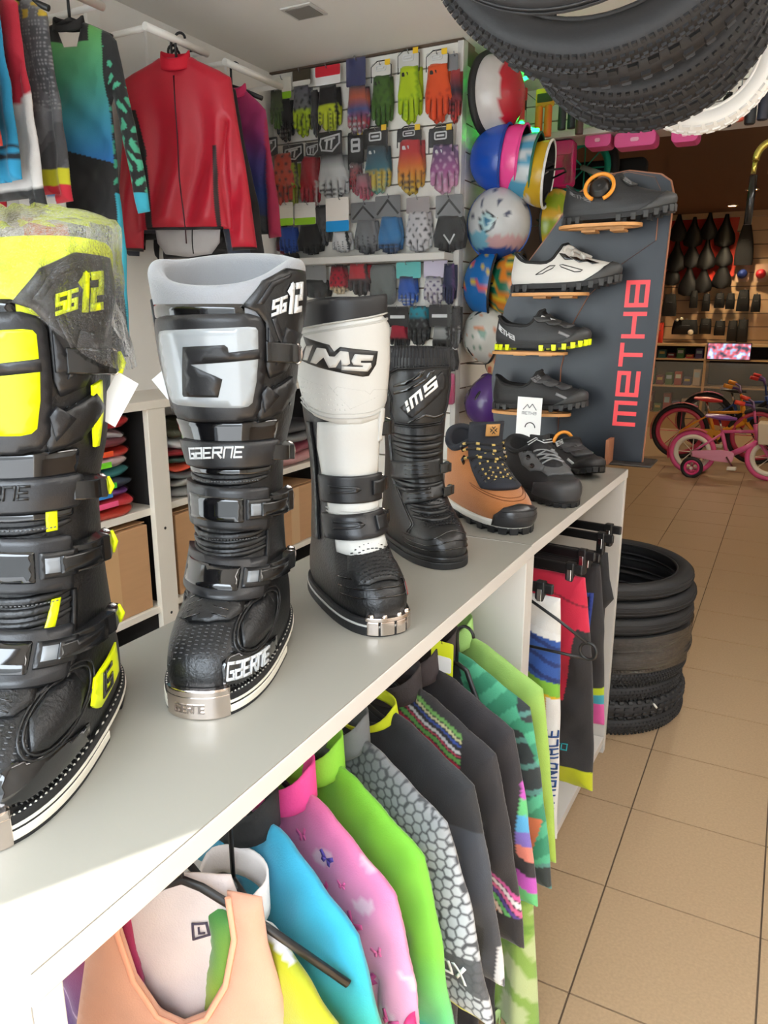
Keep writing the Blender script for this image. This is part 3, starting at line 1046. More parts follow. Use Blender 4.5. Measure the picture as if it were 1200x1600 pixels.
# ------------------------------------------------------------------ white boot
def white_boot():
    t = empty('motocross_boot', (-.5565, .9272, .887), -.6546 - PI / 2)
    tag(t, 'white and black motocross boot with big black shin badge and chrome toe plate', 'boot', 'boots and shoes on the counter')
    B = Boot([.022, .04, .06, .075, .09, .105, .125, .15, .18, .21, .24, .27, .30, .34, .38, .42, .45, .462],
             [.180, .182, .172, .152, .128, .108, .092, .077, .070, .067, .066, .068, .070, .074, .079, .082, .083, .083],
             [.105, .108, .108, .105, .102, .10, .097, .092, .087, .083, .080, .080, .083, .087, .091, .095, .097, .097],
             [.052, .056, .056, .055, .053, .052, .050, .049, .050, .052, .055, .060, .064, .067, .068, .067, .066, .066],
             [.06, .06, .055, .045, .03, .015, .005] + [0] * 11, [.78, .78, .82, .85, .9] + [.92] * 13, .868, .948)
    M_wl = mat('white_leather', (186, 185, 180), .38, bump=.06, bscale=200)
    M_wp = mat('white_moulded', (170, 169, 164), .42)
    rz = lambda th: .4285 + .008 * math.cos(math.radians(th + 20))
    B.body('upper', M_leather, t, rz, M_rubber)
    # black padded top band, white cuff
    B.band('top_band', -115, 40, .398, .4335, mat('black_satin_pad', (24, 24, 26), .5), t, .0005, .0035, .006, slope=.0001, crown=.002)
    cuff = [(-108, .3925), (-60, .4005), (0, .411), (24, .414), (44, .40), (48, .35), (44, .30), (30, .279), (0, .271), (-30, .2715), (-64, .281), (-86, .298), (-104, .34), (-110, .37)]
    B.decal('white_cuff', [cuff], M_wl, t, .001, .0045, .006, crown=.002)
    pip = MB()
    for dz in (0, -.007, -.0085):
        pts = []
        for i in range(26):
            th = -106 + i * 5.6
            P, n = B(th, .390 + (th + 106) * .00019 + dz); pts.append(P + n * .0068)
        pip.tube(pts, .0012, 5)
    for dz in (0, .006):
        pts = []
        for i in range(26):
            th = -90 + i * 5
            z = .2795 + dz + .018 * max(0, -(th + 30) / 60) ** 2 + .012 * max(0, (th + 10) / 50) ** 2
            P, n = B(th, z); pts.append(P + n * .0068)
        pip.tube(pts, .0012, 5)
    for (th0, z0, th1, z1) in ((-94, .334, -40, .321), (-40, .321, -34, .317), (-34, .317, -29, .322), (-29, .322, 2, .316), (2, .316, 8, .311), (8, .311, 13, .317), (13, .317, 40, .315), (-14, .292, 20, .308), (-14, .292, -40, .325)):
        pts = []
        for i in range(8):
            P, n = B(th0 + (th1 - th0) * i / 7, z0 + (z1 - z0) * i / 7); pts.append(P + n * .0066)
        pip.tube(pts, .0011, 5)
    pip.build('embossed_piping', M_wp, t)
    hx = MB()
    for i in range(12):
        for j in range(6):
            th = -86 + i * 6 + (3 if j % 2 else 0); z = .2915 + j * .0068
            if z > .331 - max(0, (th + 70)) * .0006 or th > -12 - (z - .29) * 900 or z < .30 - (th + 100) * .0004: continue
            P, n = B(th, z); up = Vector((0, 0, 1)); tg = up.cross(n).normalized()
            vs = [P + n * .0066 + tg * (math.cos(a) * .0029) + up * (math.sin(a) * .0029) for a in [k * PI / 3 for k in range(6)]] + [P + n * .0082]
            hx.add(vs, [(k, (k + 1) % 6, 6) for k in range(6)])
    hx.build('honeycomb_relief', M_wl, t)['kind'] = 'stuff'
    # badge: black outline shape and white letters, lettering follows the shin
    X = lambda a: -76 + (a - 235) / 650 * 92
    Z = lambda a, b: .3855 - (b - 585) / 390 * .0555 + (a - 235) / 650 * .006
    bad = [(232, 583), (500, 668), (540, 730), (585, 690), (885, 752), (872, 870), (810, 970), (765, 972), (420, 872), (400, 866), (165, 790), (272, 665)]
    bd = B.decal('badge', [[(X(a), Z(a, b)) for a, b in bad]], mat('badge_black', (34, 33, 32), .4), t, .0060, .002, .006)
    I_ = [(285, 672), (350, 668), (290, 803), (240, 795)]
    M1 = [(395, 690), (470, 702), (500, 770), (545, 775), (590, 725), (650, 738), (665, 842), (640, 858), (600, 855), (595, 800), (555, 870), (500, 872), (455, 775), (385, 835), (330, 820)]
    S1 = [(700, 760), (840, 785), (830, 830), (745, 822), (745, 842), (820, 850), (825, 885), (795, 925), (600, 895), (600, 862), (760, 880), (765, 870), (690, 855), (672, 820)]
    B.decal('lettering', [[(X(a), Z(a, b)) for a, b in q] for q in (I_, M1, S1)], M_wl, bd, .0078, .0016, .005)
    # white folded front
    B.decal('white_bellows', [[(-62, .272), (30, .279), (38, .24), (38, .198), (-10, .192), (-66, .198), (-70, .235)]], M_wl, t, .001, .003, .006, crown=.003)
    B.decal('white_bellows', [[(-60, .165), (40, .169), (38, .146), (-58, .138)]], M_wl, t, .001, .003, .006, crown=.003)
    B.decal('white_bellows', [[(-52, .113), (38, .116), (38, .098), (-12, .091), (-54, .094)]], M_wl, t, .001, .003, .006, crown=.003)
    for z in (.2335, .2205, .152, .147):
        B.ridge(MB(), -62, 34, z, .0022, 0, lift=.0045, bow=-.003).build('bellows_seam', M_wp, t)
    for zl, zh, sl in ((.160, .1985, .0), (.111, .1455, .00004)):
        g = B.band('strap_guard', -70, 44, zl, zh, M_plastic, t, .003, .005, .004, slope=sl, crown=.001)
        zc = (zl + zh) / 2
        B.decal('guard_relief', [[(-50, zc + .006), (-8, zc + .005), (-2, zc), (-8, zc - .004), (-50, zc - .006), (-47, zc - .003), (-12, zc - .001), (-12, zc + .002), (-47, zc + .003)]], M_plastic2, g, .009, .0014, .005)
        B.decal('guard_loop', [rrect(14, 40, zc - .009, zc + .011, .003)], M_plastic2, g, .009, .004, .005)
        buckle(B, 52, zc, t, .022, None, 0, L=26)
    buckle(B, 46, .262, t, .024, None, 0, L=24)
    wt = B.band('white_tab', 26, 36, .245, .29, M_wl, t, .004, .004, .002)
    # black foot with net relief
    B.decal('instep_shell', [[(.030, .085), (.036, .10), (.034, .125), (.02, .136), (-.02, .136), (-.034, .122), (-.034, .10), (-.028, .085)]], M_leather, t, .001, .0025, .006, crown=.0015, foot=True)
    nt_ = MB()
    for i in range(10):
        for j in range(9):
            x = -.026 + i * .0056 + (.0028 if j % 2 else 0); y = .088 + j * .0052
            if abs(x) > .031: continue
            P, n = B.topn(x, y)
            nt_.tube([P + n * .0044 - Vector((.0021, -.001, 0)), P + n * .0048 + Vector((.0021, .001, 0))], .0011, 4)
    nt_.build('net_relief', M_plastic2, t)['kind'] = 'stuff'
    rb = MB()
    for k in range(3):
        pts = []
        for i in range(20):
            th = -70 + i * 7
            P, n = B(th, .052 + .010 * k - .00008 * abs(th)); pts.append(P + n * .0008)
        rb.tube(pts, .0012, 5)
    pts = []
    for i in range(20):
        P, n = B(34 + i * .9, .045 + i * .0035); pts.append(P + n * .0015)
    rb.tube(pts, .0014, 5)
    rb.build('foot_ribs', M_gloss, t)
    B.decal('red_mark', [[(42, .052), (52, .058), (54, .048), (46, .042)]], mat('red_print', (190, 30, 44), .4), t, .001, .001, .005)
    B.decal('shin_backstay', [[(-78, .27), (-92, .27), (-100, .10), (-88, .10)]], M_plastic2, t, .001, .003, .006)
    # sole with white line and four-piece toe plate
    sole(B, t, M_rubber, M_wp, M_rubber, .023, stitches=False)
    MB().prism(B.outline(.0215, .0072), .0012, .0115).build('tread', M_rubber, t, bevel=.001)
    tc = MB(); o = B.outline(.0225, .0085, 180)
    for k in range(4):
        i0 = 17 - k * 8 - 0
        q = [o[i % 180] for i in range(i0 - 7, i0 + 1)]
        q2 = [(a * .9, b - .012) for a, b in q]
        MB().prism(q + q2[::-1], .002, .021).build('toe_plate', M_chrome, t, bevel=.0012)
        i1 = i0 - 4
        P = o[i1 % 180]; n = Vector((P[0], P[1] - .06, 0)).normalized()
        c = Vector((P[0], P[1], .0265)) - n * .006
        sc_ = MB(); sc_.lathe([(0, .0035), (.0035, .003), (.0042, 0), (.0042, -.003)], 10, Matrix.Translation(c))
        sc_.build('toe_screw', M_chrome, t)
    MB().prism([o[i % 180] for i in range(-15, 18)] + [(o[i % 180][0] * .86, o[i % 180][1] - .015) for i in range(17, -16, -1)], .021, .0265).build('toe_rail', M_chrome, t, bevel=.001)
    return t, B
boot_w, BW = white_boot()

# ------------------------------------------------------------------ black youth boot
def black_boot():
    t = empty('motocross_boot', (-.5887, 1.229, .887), -.704 - PI / 2)
    tag(t, 'plain black motocross boot with ribbed elastic top and small white logo on the shin', 'boot', 'boots and shoes on the counter')
    B = Boot([.012, .03, .05, .065, .08, .095, .115, .14, .17, .20, .23, .26, .29, .32, .35, .37, .38],
             [.165, .168, .160, .142, .118, .098, .084, .073, .067, .064, .064, .066, .068, .070, .070, .069, .068],
             [.10, .103, .102, .10, .098, .095, .09, .085, .08, .077, .075, .075, .077, .08, .082, .082, .081],
             [.050, .053, .054, .053, .052, .050, .048, .047, .047, .049, .051, .053, .056, .058, .058, .057, .056],
             [.06, .06, .055, .045, .03, .015, .005] + [0] * 10, [.85] * 4 + [.92] * 13, .987, .964)
    M_bl = mat('black_synthetic_leather', (20, 20, 21), .36, bump=.15, bscale=260, noise=.05, nscale=20)
    B.body('upper', M_bl, t, .345, None)
    # ribbed elastic collar
    def ef(u, v):
        th = 360 * u
        rib = .0016 * math.cos(math.radians(th * 60))
        zt = .345
        P, n = B(th, zt - .006)
        d = Vector((P.x, P.y, 0)).normalized()
        if v < .6:
            q = v / .6
            return P + d * (.001 + rib - .004 * q * q) + Vector((0, 0, -.016 + .042 * q))
        q = (v - .6) / .4
        return P - d * (.006 + .004 * q - rib * .6) + Vector((0, 0, .026 - .12 * q))
    e = MB(); e.grid(ef, 360, 14, True)
    e.f.append(tuple(range(13 * 360, 14 * 360))); e.sm.append(False)
    e.build('elastic_collar', mat('black_elastic', (28, 28, 30), .75), t)
    sg = [(-72, .318), (-55, .327), (0, .330), (32, .329), (38, .30), (34, .262), (20, .234), (-30, .229), (-68, .231), (-76, .25), (-70, .275), (-80, .295)]
    B.decal('shin_guard', [sg], M_plastic2, t, .001, .004, .006, crown=.002)
    pp = MB()
    for sc_ in (1.0, .93, 1.08):
        pts = []
        cx, cz = -20, .279
        for a, b in resample([(p[0] * 1, p[1] * 1000) for p in sg], 6):
            P, n = B(cx + (a - cx) * sc_, cz + (b / 1000 - cz) * sc_); pts.append(P + n * (.0062 if sc_ <= 1 else .001))
        pp.tube(pts, .0010, 5, True)
    pp.build('guard_piping', M_bl, t)
    B.decal('gloss_fins', [[(-62, .296), (-40, .300), (-16, .314), (-12, .325), (-18, .325), (-30, .312), (-60, .300)],
                           [(-62, .283), (-36, .290), (-4, .311), (2, .325), (-5, .325), (-14, .310), (-40, .296), (-62, .288)]], M_gloss, t, .0062, .0016, .005)
    lp = B.decal('logo_pad', [[(-52, .262), (-20, .284), (12, .322), (20, .318), (22, .296), (-10, .263), (-30, .245), (-36, .246)]], M_plastic, t, .0058, .002, .006)
    bars = []
    u0 = Vector((-38, .2535)); du = Vector((44, .044)); 
    def quad(a0, a1, b0, b1, sl=0.12):
        f = lambda a, b: (u0.x + du.x * a + b * -4, u0.y + du.y * a + .0185 * b)
        return [f(a0, b0), f(a1, b0), f(a1 + sl * .0, b1), f(a0 + sl * .0, b1)]
    for (a0, a1, b0, b1) in ((0, .09, 0, .42), (0, .09, .54, 1), (.15, .23, 0, 1), (.31, .38, 0, .85), (.46, .54, 0, 1), (.15, .54, .78, 1), (.62, 1, .80, 1), (.62, .72, .42, 1), (.62, 1, .40, .60), (.9, 1, 0, .6), (.60, 1, 0, .2)):
        bars.append(quad(a0, a1, b0, b1))
    B.decal('lettering', bars, mat('white_print', (235, 235, 232), .5), lp, .0078, .0014, .005)
    B.decal('guard_chevron', [[(-40, .237), (-10, .252), (4, .247), (24, .252), (24, .248), (4, .243), (-10, .247), (-38, .234)]], M_gloss, t, .0058, .0016, .005)
    for z, r in ((.212, .006), (.197, .007), (.182, .0055), (.130, .006), (.120, .005)):
        B.ridge(MB(), -78, 34, z, r, 0.0, bow=-.005).build('leather_fold', M_bl, t)
    for z, r in ((.095, .0045), (.087, .005), (.078, .0045)):
        B.ridge(MB(), -50, 24, z, r, 0.0, bow=-.003).build('leather_fold', M_bl, t)
    for zl, zh, th0, th1, sl in ((.136, .168, -84, 22, .0001), (.100, .121, -60, 26, .0002)):
        g = B.band('strap', th0, th1, zl, zh, M_plastic2, t, .001, .0045, .004, slope=sl, crown=.001)
        zc = (zl + zh) / 2
        B.decal('strap_slots', [[(-48, zc + dz), (-6, zc + dz + .003), (-6, zc + dz + .005), (-48, zc + dz + .002)] for dz in (-.009, -.001, .006)], M_gloss, g, .0065, .001, .005)
        buckle(B, 30, zc, t, .02, None, 0, L=22, chrome=False)
    sp = MB()
    for off in (0, 4):
        pts = []
        for th, z in ((-96 - off, .225), (-86 - off, .215), (-84 - off, .16), (-80 - off, .13), (-66 - off, .105), (-58 - off, .085), (-56 - off, .065), (-70 - off, .05)):
            P, n = B(th, z); pts.append(P + n * .001)
        sp.tube(pts, .0014, 5)
    for k in range(3):
        pts = []
        for i in range(26):
            th = -84 + i * 6.6
            P, n = B(th, .030 + .008 * k + (.006 + .004 * k) * math.exp(-((th - 5) / 30) ** 2)); pts.append(P + n * .0006)
        sp.tube(pts, .0012, 5)
    sp.build('foot_seams', M_gloss, t)
    nt_ = MB()
    for i in range(11):
        for j in range(8):
            x = -.030 + i * .0058 + (.003 if j % 2 else 0) ; y = .088 + j * .0058
            if abs(x) > .034 or y > .134 - abs(x) * .2: continue
            P, n = B.topn(x, y)
            nt_.tube([P + n * .0006 - Vector((.002, -.001, 0)), P + n * .0012 + Vector((.002, .001, 0))], .0012, 4)
    nt_.build('net_relief', M_plastic, t)['kind'] = 'stuff'
    MB().prism(B.outline(.015, .005), .0, .0125).build('outsole', M_rubber, t, bevel=.002)
    MB().prism(B.outline(.02, .0035), .0125, .021).build('foxing', M_plastic2, t, bevel=.002)
    return t, B
boot_k, BK = black_boot()
# ================================================================== shoes on the counter and on the display board
class Shoe(Boot):
    rocker = 0.0
    ldepth = .045
    def pt(s, th, z):
        P = Boot.pt(s, th, z)
        P.z += s.rocker * max(0.0, P.y - .06) ** 2
        return P
    def top(s, x, y):
        P = Boot.top(s, x, y)
        P.z += s.rocker * max(0.0, y - .06) ** 2
        return P

def lace_rows(B, ys, hw, r, mats, parent, flecks=None, lift=.004, name='lace'):
    for k, y in enumerate(ys):
        for sgn in (1, -1):
            lc = MB()
            pts = []
            y2 = y + (ys[1] - ys[0]) * .95
            for i in range(9):
                t = i / 8
                x = -hw + 2 * hw * t
                P, n = B.topn(x * sgn, y + (y2 - y) * t)
                pts.append(P + n * (lift + .002 * math.sin(PI * t) + (.002 if sgn < 0 else 0)))
            lc.tube(pts, r, 6)
            o = lc.build(name, mats, parent)
            if flecks is not None:
                fl = MB()
                for i in range(0, 8, 2):
                    a = pts[i].lerp(pts[i + 1], .1); b = pts[i].lerp(pts[i + 1], .62)
                    fl.tube([a, b], r * 1.06, 6)
                fl.build('lace_flecks', flecks, o)['kind'] = 'stuff'

def lugs(B, parent, m, zt, zb, n, off=.002, gap=(.0, .0), name='lug', wid=.012):
    """sole lugs around the edge of the shoe, each its own block"""
    L = []
    for k in range(n):
        th = 360 * (k + .5) / n
        P, nn = B(th, B.z0 + .003)
        if gap[0] < P.y < gap[1]: continue
        d = Vector((nn.x, nn.y, 0)).normalized(); t = Vector((-d.y, d.x, 0))
        rk = B.rocker * max(0, P.y - .06) ** 2
        c = Vector((P.x, P.y, 0)) + d * off
        hw = wid * .5
        vs = []
        for z, sc in ((zb + rk, .8), (zt + rk, 1.0)):
            for a, b in ((-1, -1), (1, -1), (1, 1), (-1, 1)):
                vs.append(c + t * (hw * sc * a) + d * ((.004 * b if b > 0 else -.014)) + Vector((0, 0, z)))
        mb = MB(); mb.add(vs, [(0, 3, 2, 1), (4, 5, 6, 7), (0, 1, 5, 4), (1, 2, 6, 5), (2, 3, 7, 6), (3, 0, 4, 7)])
        mb.build(name, m, parent, bevel=.0012)

# ---- tan hiking boot
def hiking():
    t = empty('hiking_boot', (-.5949, 1.545, .887), -.798 - PI / 2)
    tag(t, 'tan nubuck hiking boot with black flecked laces and navy padded tongue', 'boot', 'boots and shoes on the counter')
    B = Shoe([.012, .03, .045, .055, .065, .08, .10, .12, .145], [.185, .187, .175, .150, .122, .090, .068, .058, .055],
             [.075, .078, .078, .076, .074, .072, .07, .068, .066], [.047, .050, .049, .047, .045, .042, .040, .039, .040],
             [.06, .06, .055, .045, .03, .012, 0, 0, 0], [.85] * 4 + [.92] * 5, 1.265, 1.285)
    M_nub = mat('tan_nubuck', (168, 102, 46), .75, bump=.2, bscale=350, noise=.12, nscale=25, sheen=.3)
    M_navy = mat('dark_navy_mesh', (34, 37, 46), .8, bump=.3, bscale=500)
    zt = lambda th: .150 + .022 * math.cos(math.radians(th)) ** 2 - .010 * math.exp(-((abs((th + 180) % 360 - 180) - 90) / 40) ** 2)
    B.body('upper', M_nub, t, zt, M_navy)
    cr = MB()
    pts = []
    for k in range(40):
        th = 9 * k
        P, n = B(th, zt(th) - .002); pts.append(P)
    cr.tube(pts, .0075, 8, True)
    cr.build('collar', M_navy, t)
    # tongue: navy tongue rising above the collar with a leather label
    tg = MB()
    def tf(u, v):
        th = -46 + 92 * u
        z = .075 + .125 * v
        P, n = B(th, min(z, .165))
        return P + n * (.004 + .006 * math.sin(PI * u)) + Vector((0, 0, max(0, z - .165))) + Vector((0, .012 * v * v, 0))
    tg.grid(tf, 16, 16)
    tgo = tg.build('tongue', M_navy, t)
    so = tgo.modifiers.new('s', 'SOLIDIFY'); so.thickness = .008
    lb = MB()
    lb.grid(lambda u, v: tf(.36 + .28 * u, .78 + .20 * v) + Vector((0, .006, .0)), 5, 5)
    lbo = lb.build('tongue_label', mat('tan_leather_label', (196, 146, 84), .6), tgo)
    so = lbo.modifiers.new('s', 'SOLIDIFY'); so.thickness = .002; so.offset = 0
    ct = tf(.5, .88) + Vector((0, .0085, 0))
    em = MB()
    for k in range(4):
        a = PI / 4 + k * PI / 2
        for e in (-.0028, .0028):
            c = ct + Vector((math.cos(a) * .005, 0, math.sin(a) * .005))
            em.tube([c + Vector((-math.sin(a) * e, 0, math.cos(a) * e)) - Vector((math.cos(a), 0, math.sin(a))) * .004,
                     c + Vector((-math.sin(a) * e, 0, math.cos(a) * e)) + Vector((math.cos(a), 0, math.sin(a))) * .003], .0009, 5)
    em.build('label_emblem', M_rubber, tgo)
    # lace area dark, eyelets, laces
    B.decal('throat', [[(-.024, .075), (.024, .075), (.022, .135), (.012, .15), (-.012, .15), (-.022, .135)]], M_navy, t, .0005, .001, .008, foot=True)
    M_lace = mat('black_lace', (28, 27, 27), .8); M_fleck = mat('yellow_fleck', (196, 168, 96), .8)
    ys = [.078 + .0145 * k for k in range(5)]
    lace_rows(B, ys, .026, .0026, M_lace, t, M_fleck, lift=.006)
    for z in (.120, .138, .152):
        lc = MB(); pts = []
        for i in range(9):
            th = -52 + 104 * i / 8
            P, n = B(th, z + .004 * math.sin(i)); pts.append(P + n * (.010 + .004 * math.sin(PI * i / 8)))
        lc.tube(pts, .0026, 6)
        o = lc.build('lace', M_lace, t)
        fl = MB()
        for i in range(0, 8, 2):
            fl.tube([pts[i].lerp(pts[i + 1], .1), pts[i].lerp(pts[i + 1], .6)], .0028, 6)
        fl.build('lace_flecks', M_fleck, o)['kind'] = 'stuff'
    for k, y in enumerate(ys + [.150]):
        for sx in (-1, 1):
            P, n = B.topn(sx * .030, min(y, .14))
            e = MB(); e.tube([P + n * .001 - Vector((sx * .004, 0, -.002)), P + n * .006, P + n * .001 + Vector((sx * .006, 0, -.002))], .0032, 6)
            e.build('eyelet', M_buckle, t)
    for sx in (-1, 1):
        for z in (.118, .145):
            P, n = B(sx * 58, z)
            e = MB(); e.tube([P + Vector((0, 0, -.009)), P + n * .007, P + Vector((0, 0, .009))], .0038, 6)
            e.build('lace_hook', M_buckle, t)
    # seams, toe cap, midsole, outsole
    sm = MB()
    for d in (0, .004):
        pts = []
        for i in range(24):
            th = -62 + i * 5.4
            P, n = B(th, .062 + d + .014 * (abs(th) / 62) ** 2); pts.append(P + n * .0006)
        sm.tube(pts, .0008, 5)
    sm.build('toe_seam', mat('brown_thread', (120, 70, 34), .8), t)
    B.decal('toe_cap', [[(-40, .016), (-36, .038), (-22, .05), (0, .056), (24, .05), (46, .038), (56, .016)]], mat('glossy_toe_rubber', (44, 44, 46), .3), t, .002, .005, .006, crown=.003)
    rb = MB()
    for z in (.030, .037, .044):
        B.ridge(rb, -26, 34, z, .0016, lift=.0085)
    rb.build('toe_cap_ribs', M_rubber, t)
    MB().prism(B.outline(.022, .006), .012, .026).build('midsole', mat('pale_grey_midsole', (206, 204, 196), .6), t, bevel=.004)
    B.decal('heel_wrap', [[(120, .02), (130, .055), (180, .075), (230, .055), (240, .02)]], mat('grey_heel', (150, 150, 148), .6), t, .001, .006, .008)
    MB().prism(B.outline(.022, .003), .006, .013).build('outsole', M_rubber, t, bevel=.002)
    lugs(B, t, M_rubber, .014, 0.0, 22, .002, wid=.02)
    return t
hiking()

# ---- dark trail shoe
def trail():
    t = empty('trail_shoe', (-.5588, 1.8246, .887), -.8777 - PI / 2)
    tag(t, 'dark grey trail shoe with black toe cap and thin grey laces', 'shoe', 'boots and shoes on the counter')
    B = Shoe([.012, .03, .045, .055, .065, .08, .098], [.20, .198, .178, .150, .118, .080, .060], [.072, .075, .074, .072, .070, .068, .066],
             [.046, .049, .047, .044, .041, .037, .034], [.07, .07, .06, .05, .03, .01, 0], [.85] * 4 + [.92] * 3, 1.22, 1.29)
    M_mesh = mat('black_mesh', (30, 30, 32), .85, bump=.4, bscale=600)
    M_ov = mat('dark_grey_overlay', (84, 86, 88), .55, bump=.1, bscale=200)
    zt = lambda th: .095 + .03 * max(0, math.cos(math.radians(th))) ** 2 + .02 * max(0, -math.cos(math.radians(th))) ** 2
    B.body('upper', M_mesh, t, zt, M_mesh)
    cr = MB(); pts = []
    for k in range(36):
        P, n = B(10 * k, zt(10 * k) - .002); pts.append(P)
    cr.tube(pts, .007, 8, True); cr.build('collar', M_mesh, t)
    hl = [ellipse(x, y, .0065, .013, 12) for x, y in ((-.040, .085), (-.045, .125))]
    for sx in (1, -1):
        B.decal('overlay', [[(sx * a, b) for a, b in q] for q in ([(.018, .152), (.022, .118), (.026, .09), (.03, .06), (.046, .06), (.052, .10), (.050, .14), (.034, .17)],)], M_ov, t, .0005, .003, .006, foot=True)
        for cx, cy in ((.038, .100), (.042, .135), (.036, .07)):
            B.decal('vent', [[(sx * a, b) for a, b in ellipse(cx, cy, .0042, .0095, 14)]], M_gloss, t, .003, .001, .005, foot=True)
    B.decal('vamp', [[(-.034, .17), (-.018, .152), (0, .150), (.018, .152), (.034, .17), (.03, .195), (0, .20), (-.03, .195)]], M_ov, t, .0005, .003, .006, foot=True)
    B.decal('toe_cap', [[(-64, .014), (-58, .045), (-30, .052), (0, .056), (30, .054), (60, .048), (68, .014)]], mat('matte_toe_rubber', (50, 51, 53), .5), t, .001, .004, .006, crown=.002)
    tgm = MB()
    tgm.grid(lambda u, v: B.pt(-36 + 72 * u, min(.08 + .06 * v, .125)) + Vector((0, .008 + .010 * math.sin(PI * u), max(0, .08 + .06 * v - .125))), 10, 8)
    tgo = tgm.build('tongue', M_mesh, t)
    so = tgo.modifiers.new('s', 'SOLIDIFY'); so.thickness = .007
    lace_rows(B, [.080, .098, .116, .132], .024, .0022, mat('grey_lace', (128, 130, 132), .7), t, None, .006)
    lg = MB()
    for a in (0, 1):
        pts = [B(th, z + a * .006) for th, z in ((-34, .108), (-14, .120), (0, .112), (22, .114))]
        lg.tube([P + n * .016 for P, n in pts], .0012, 5)
    lg.build('tongue_logo', M_silverprint, tgo)
    MB().prism(B.outline(.02, .005), .008, .022).build('midsole', M_rubber, t, bevel=.004)
    MB().prism(B.outline(.02, .003), .003, .009).build('outsole', M_rubber, t, bevel=.001)
    lugs(B, t, M_rubber, .010, 0.0, 26, .001, wid=.014)
trail()

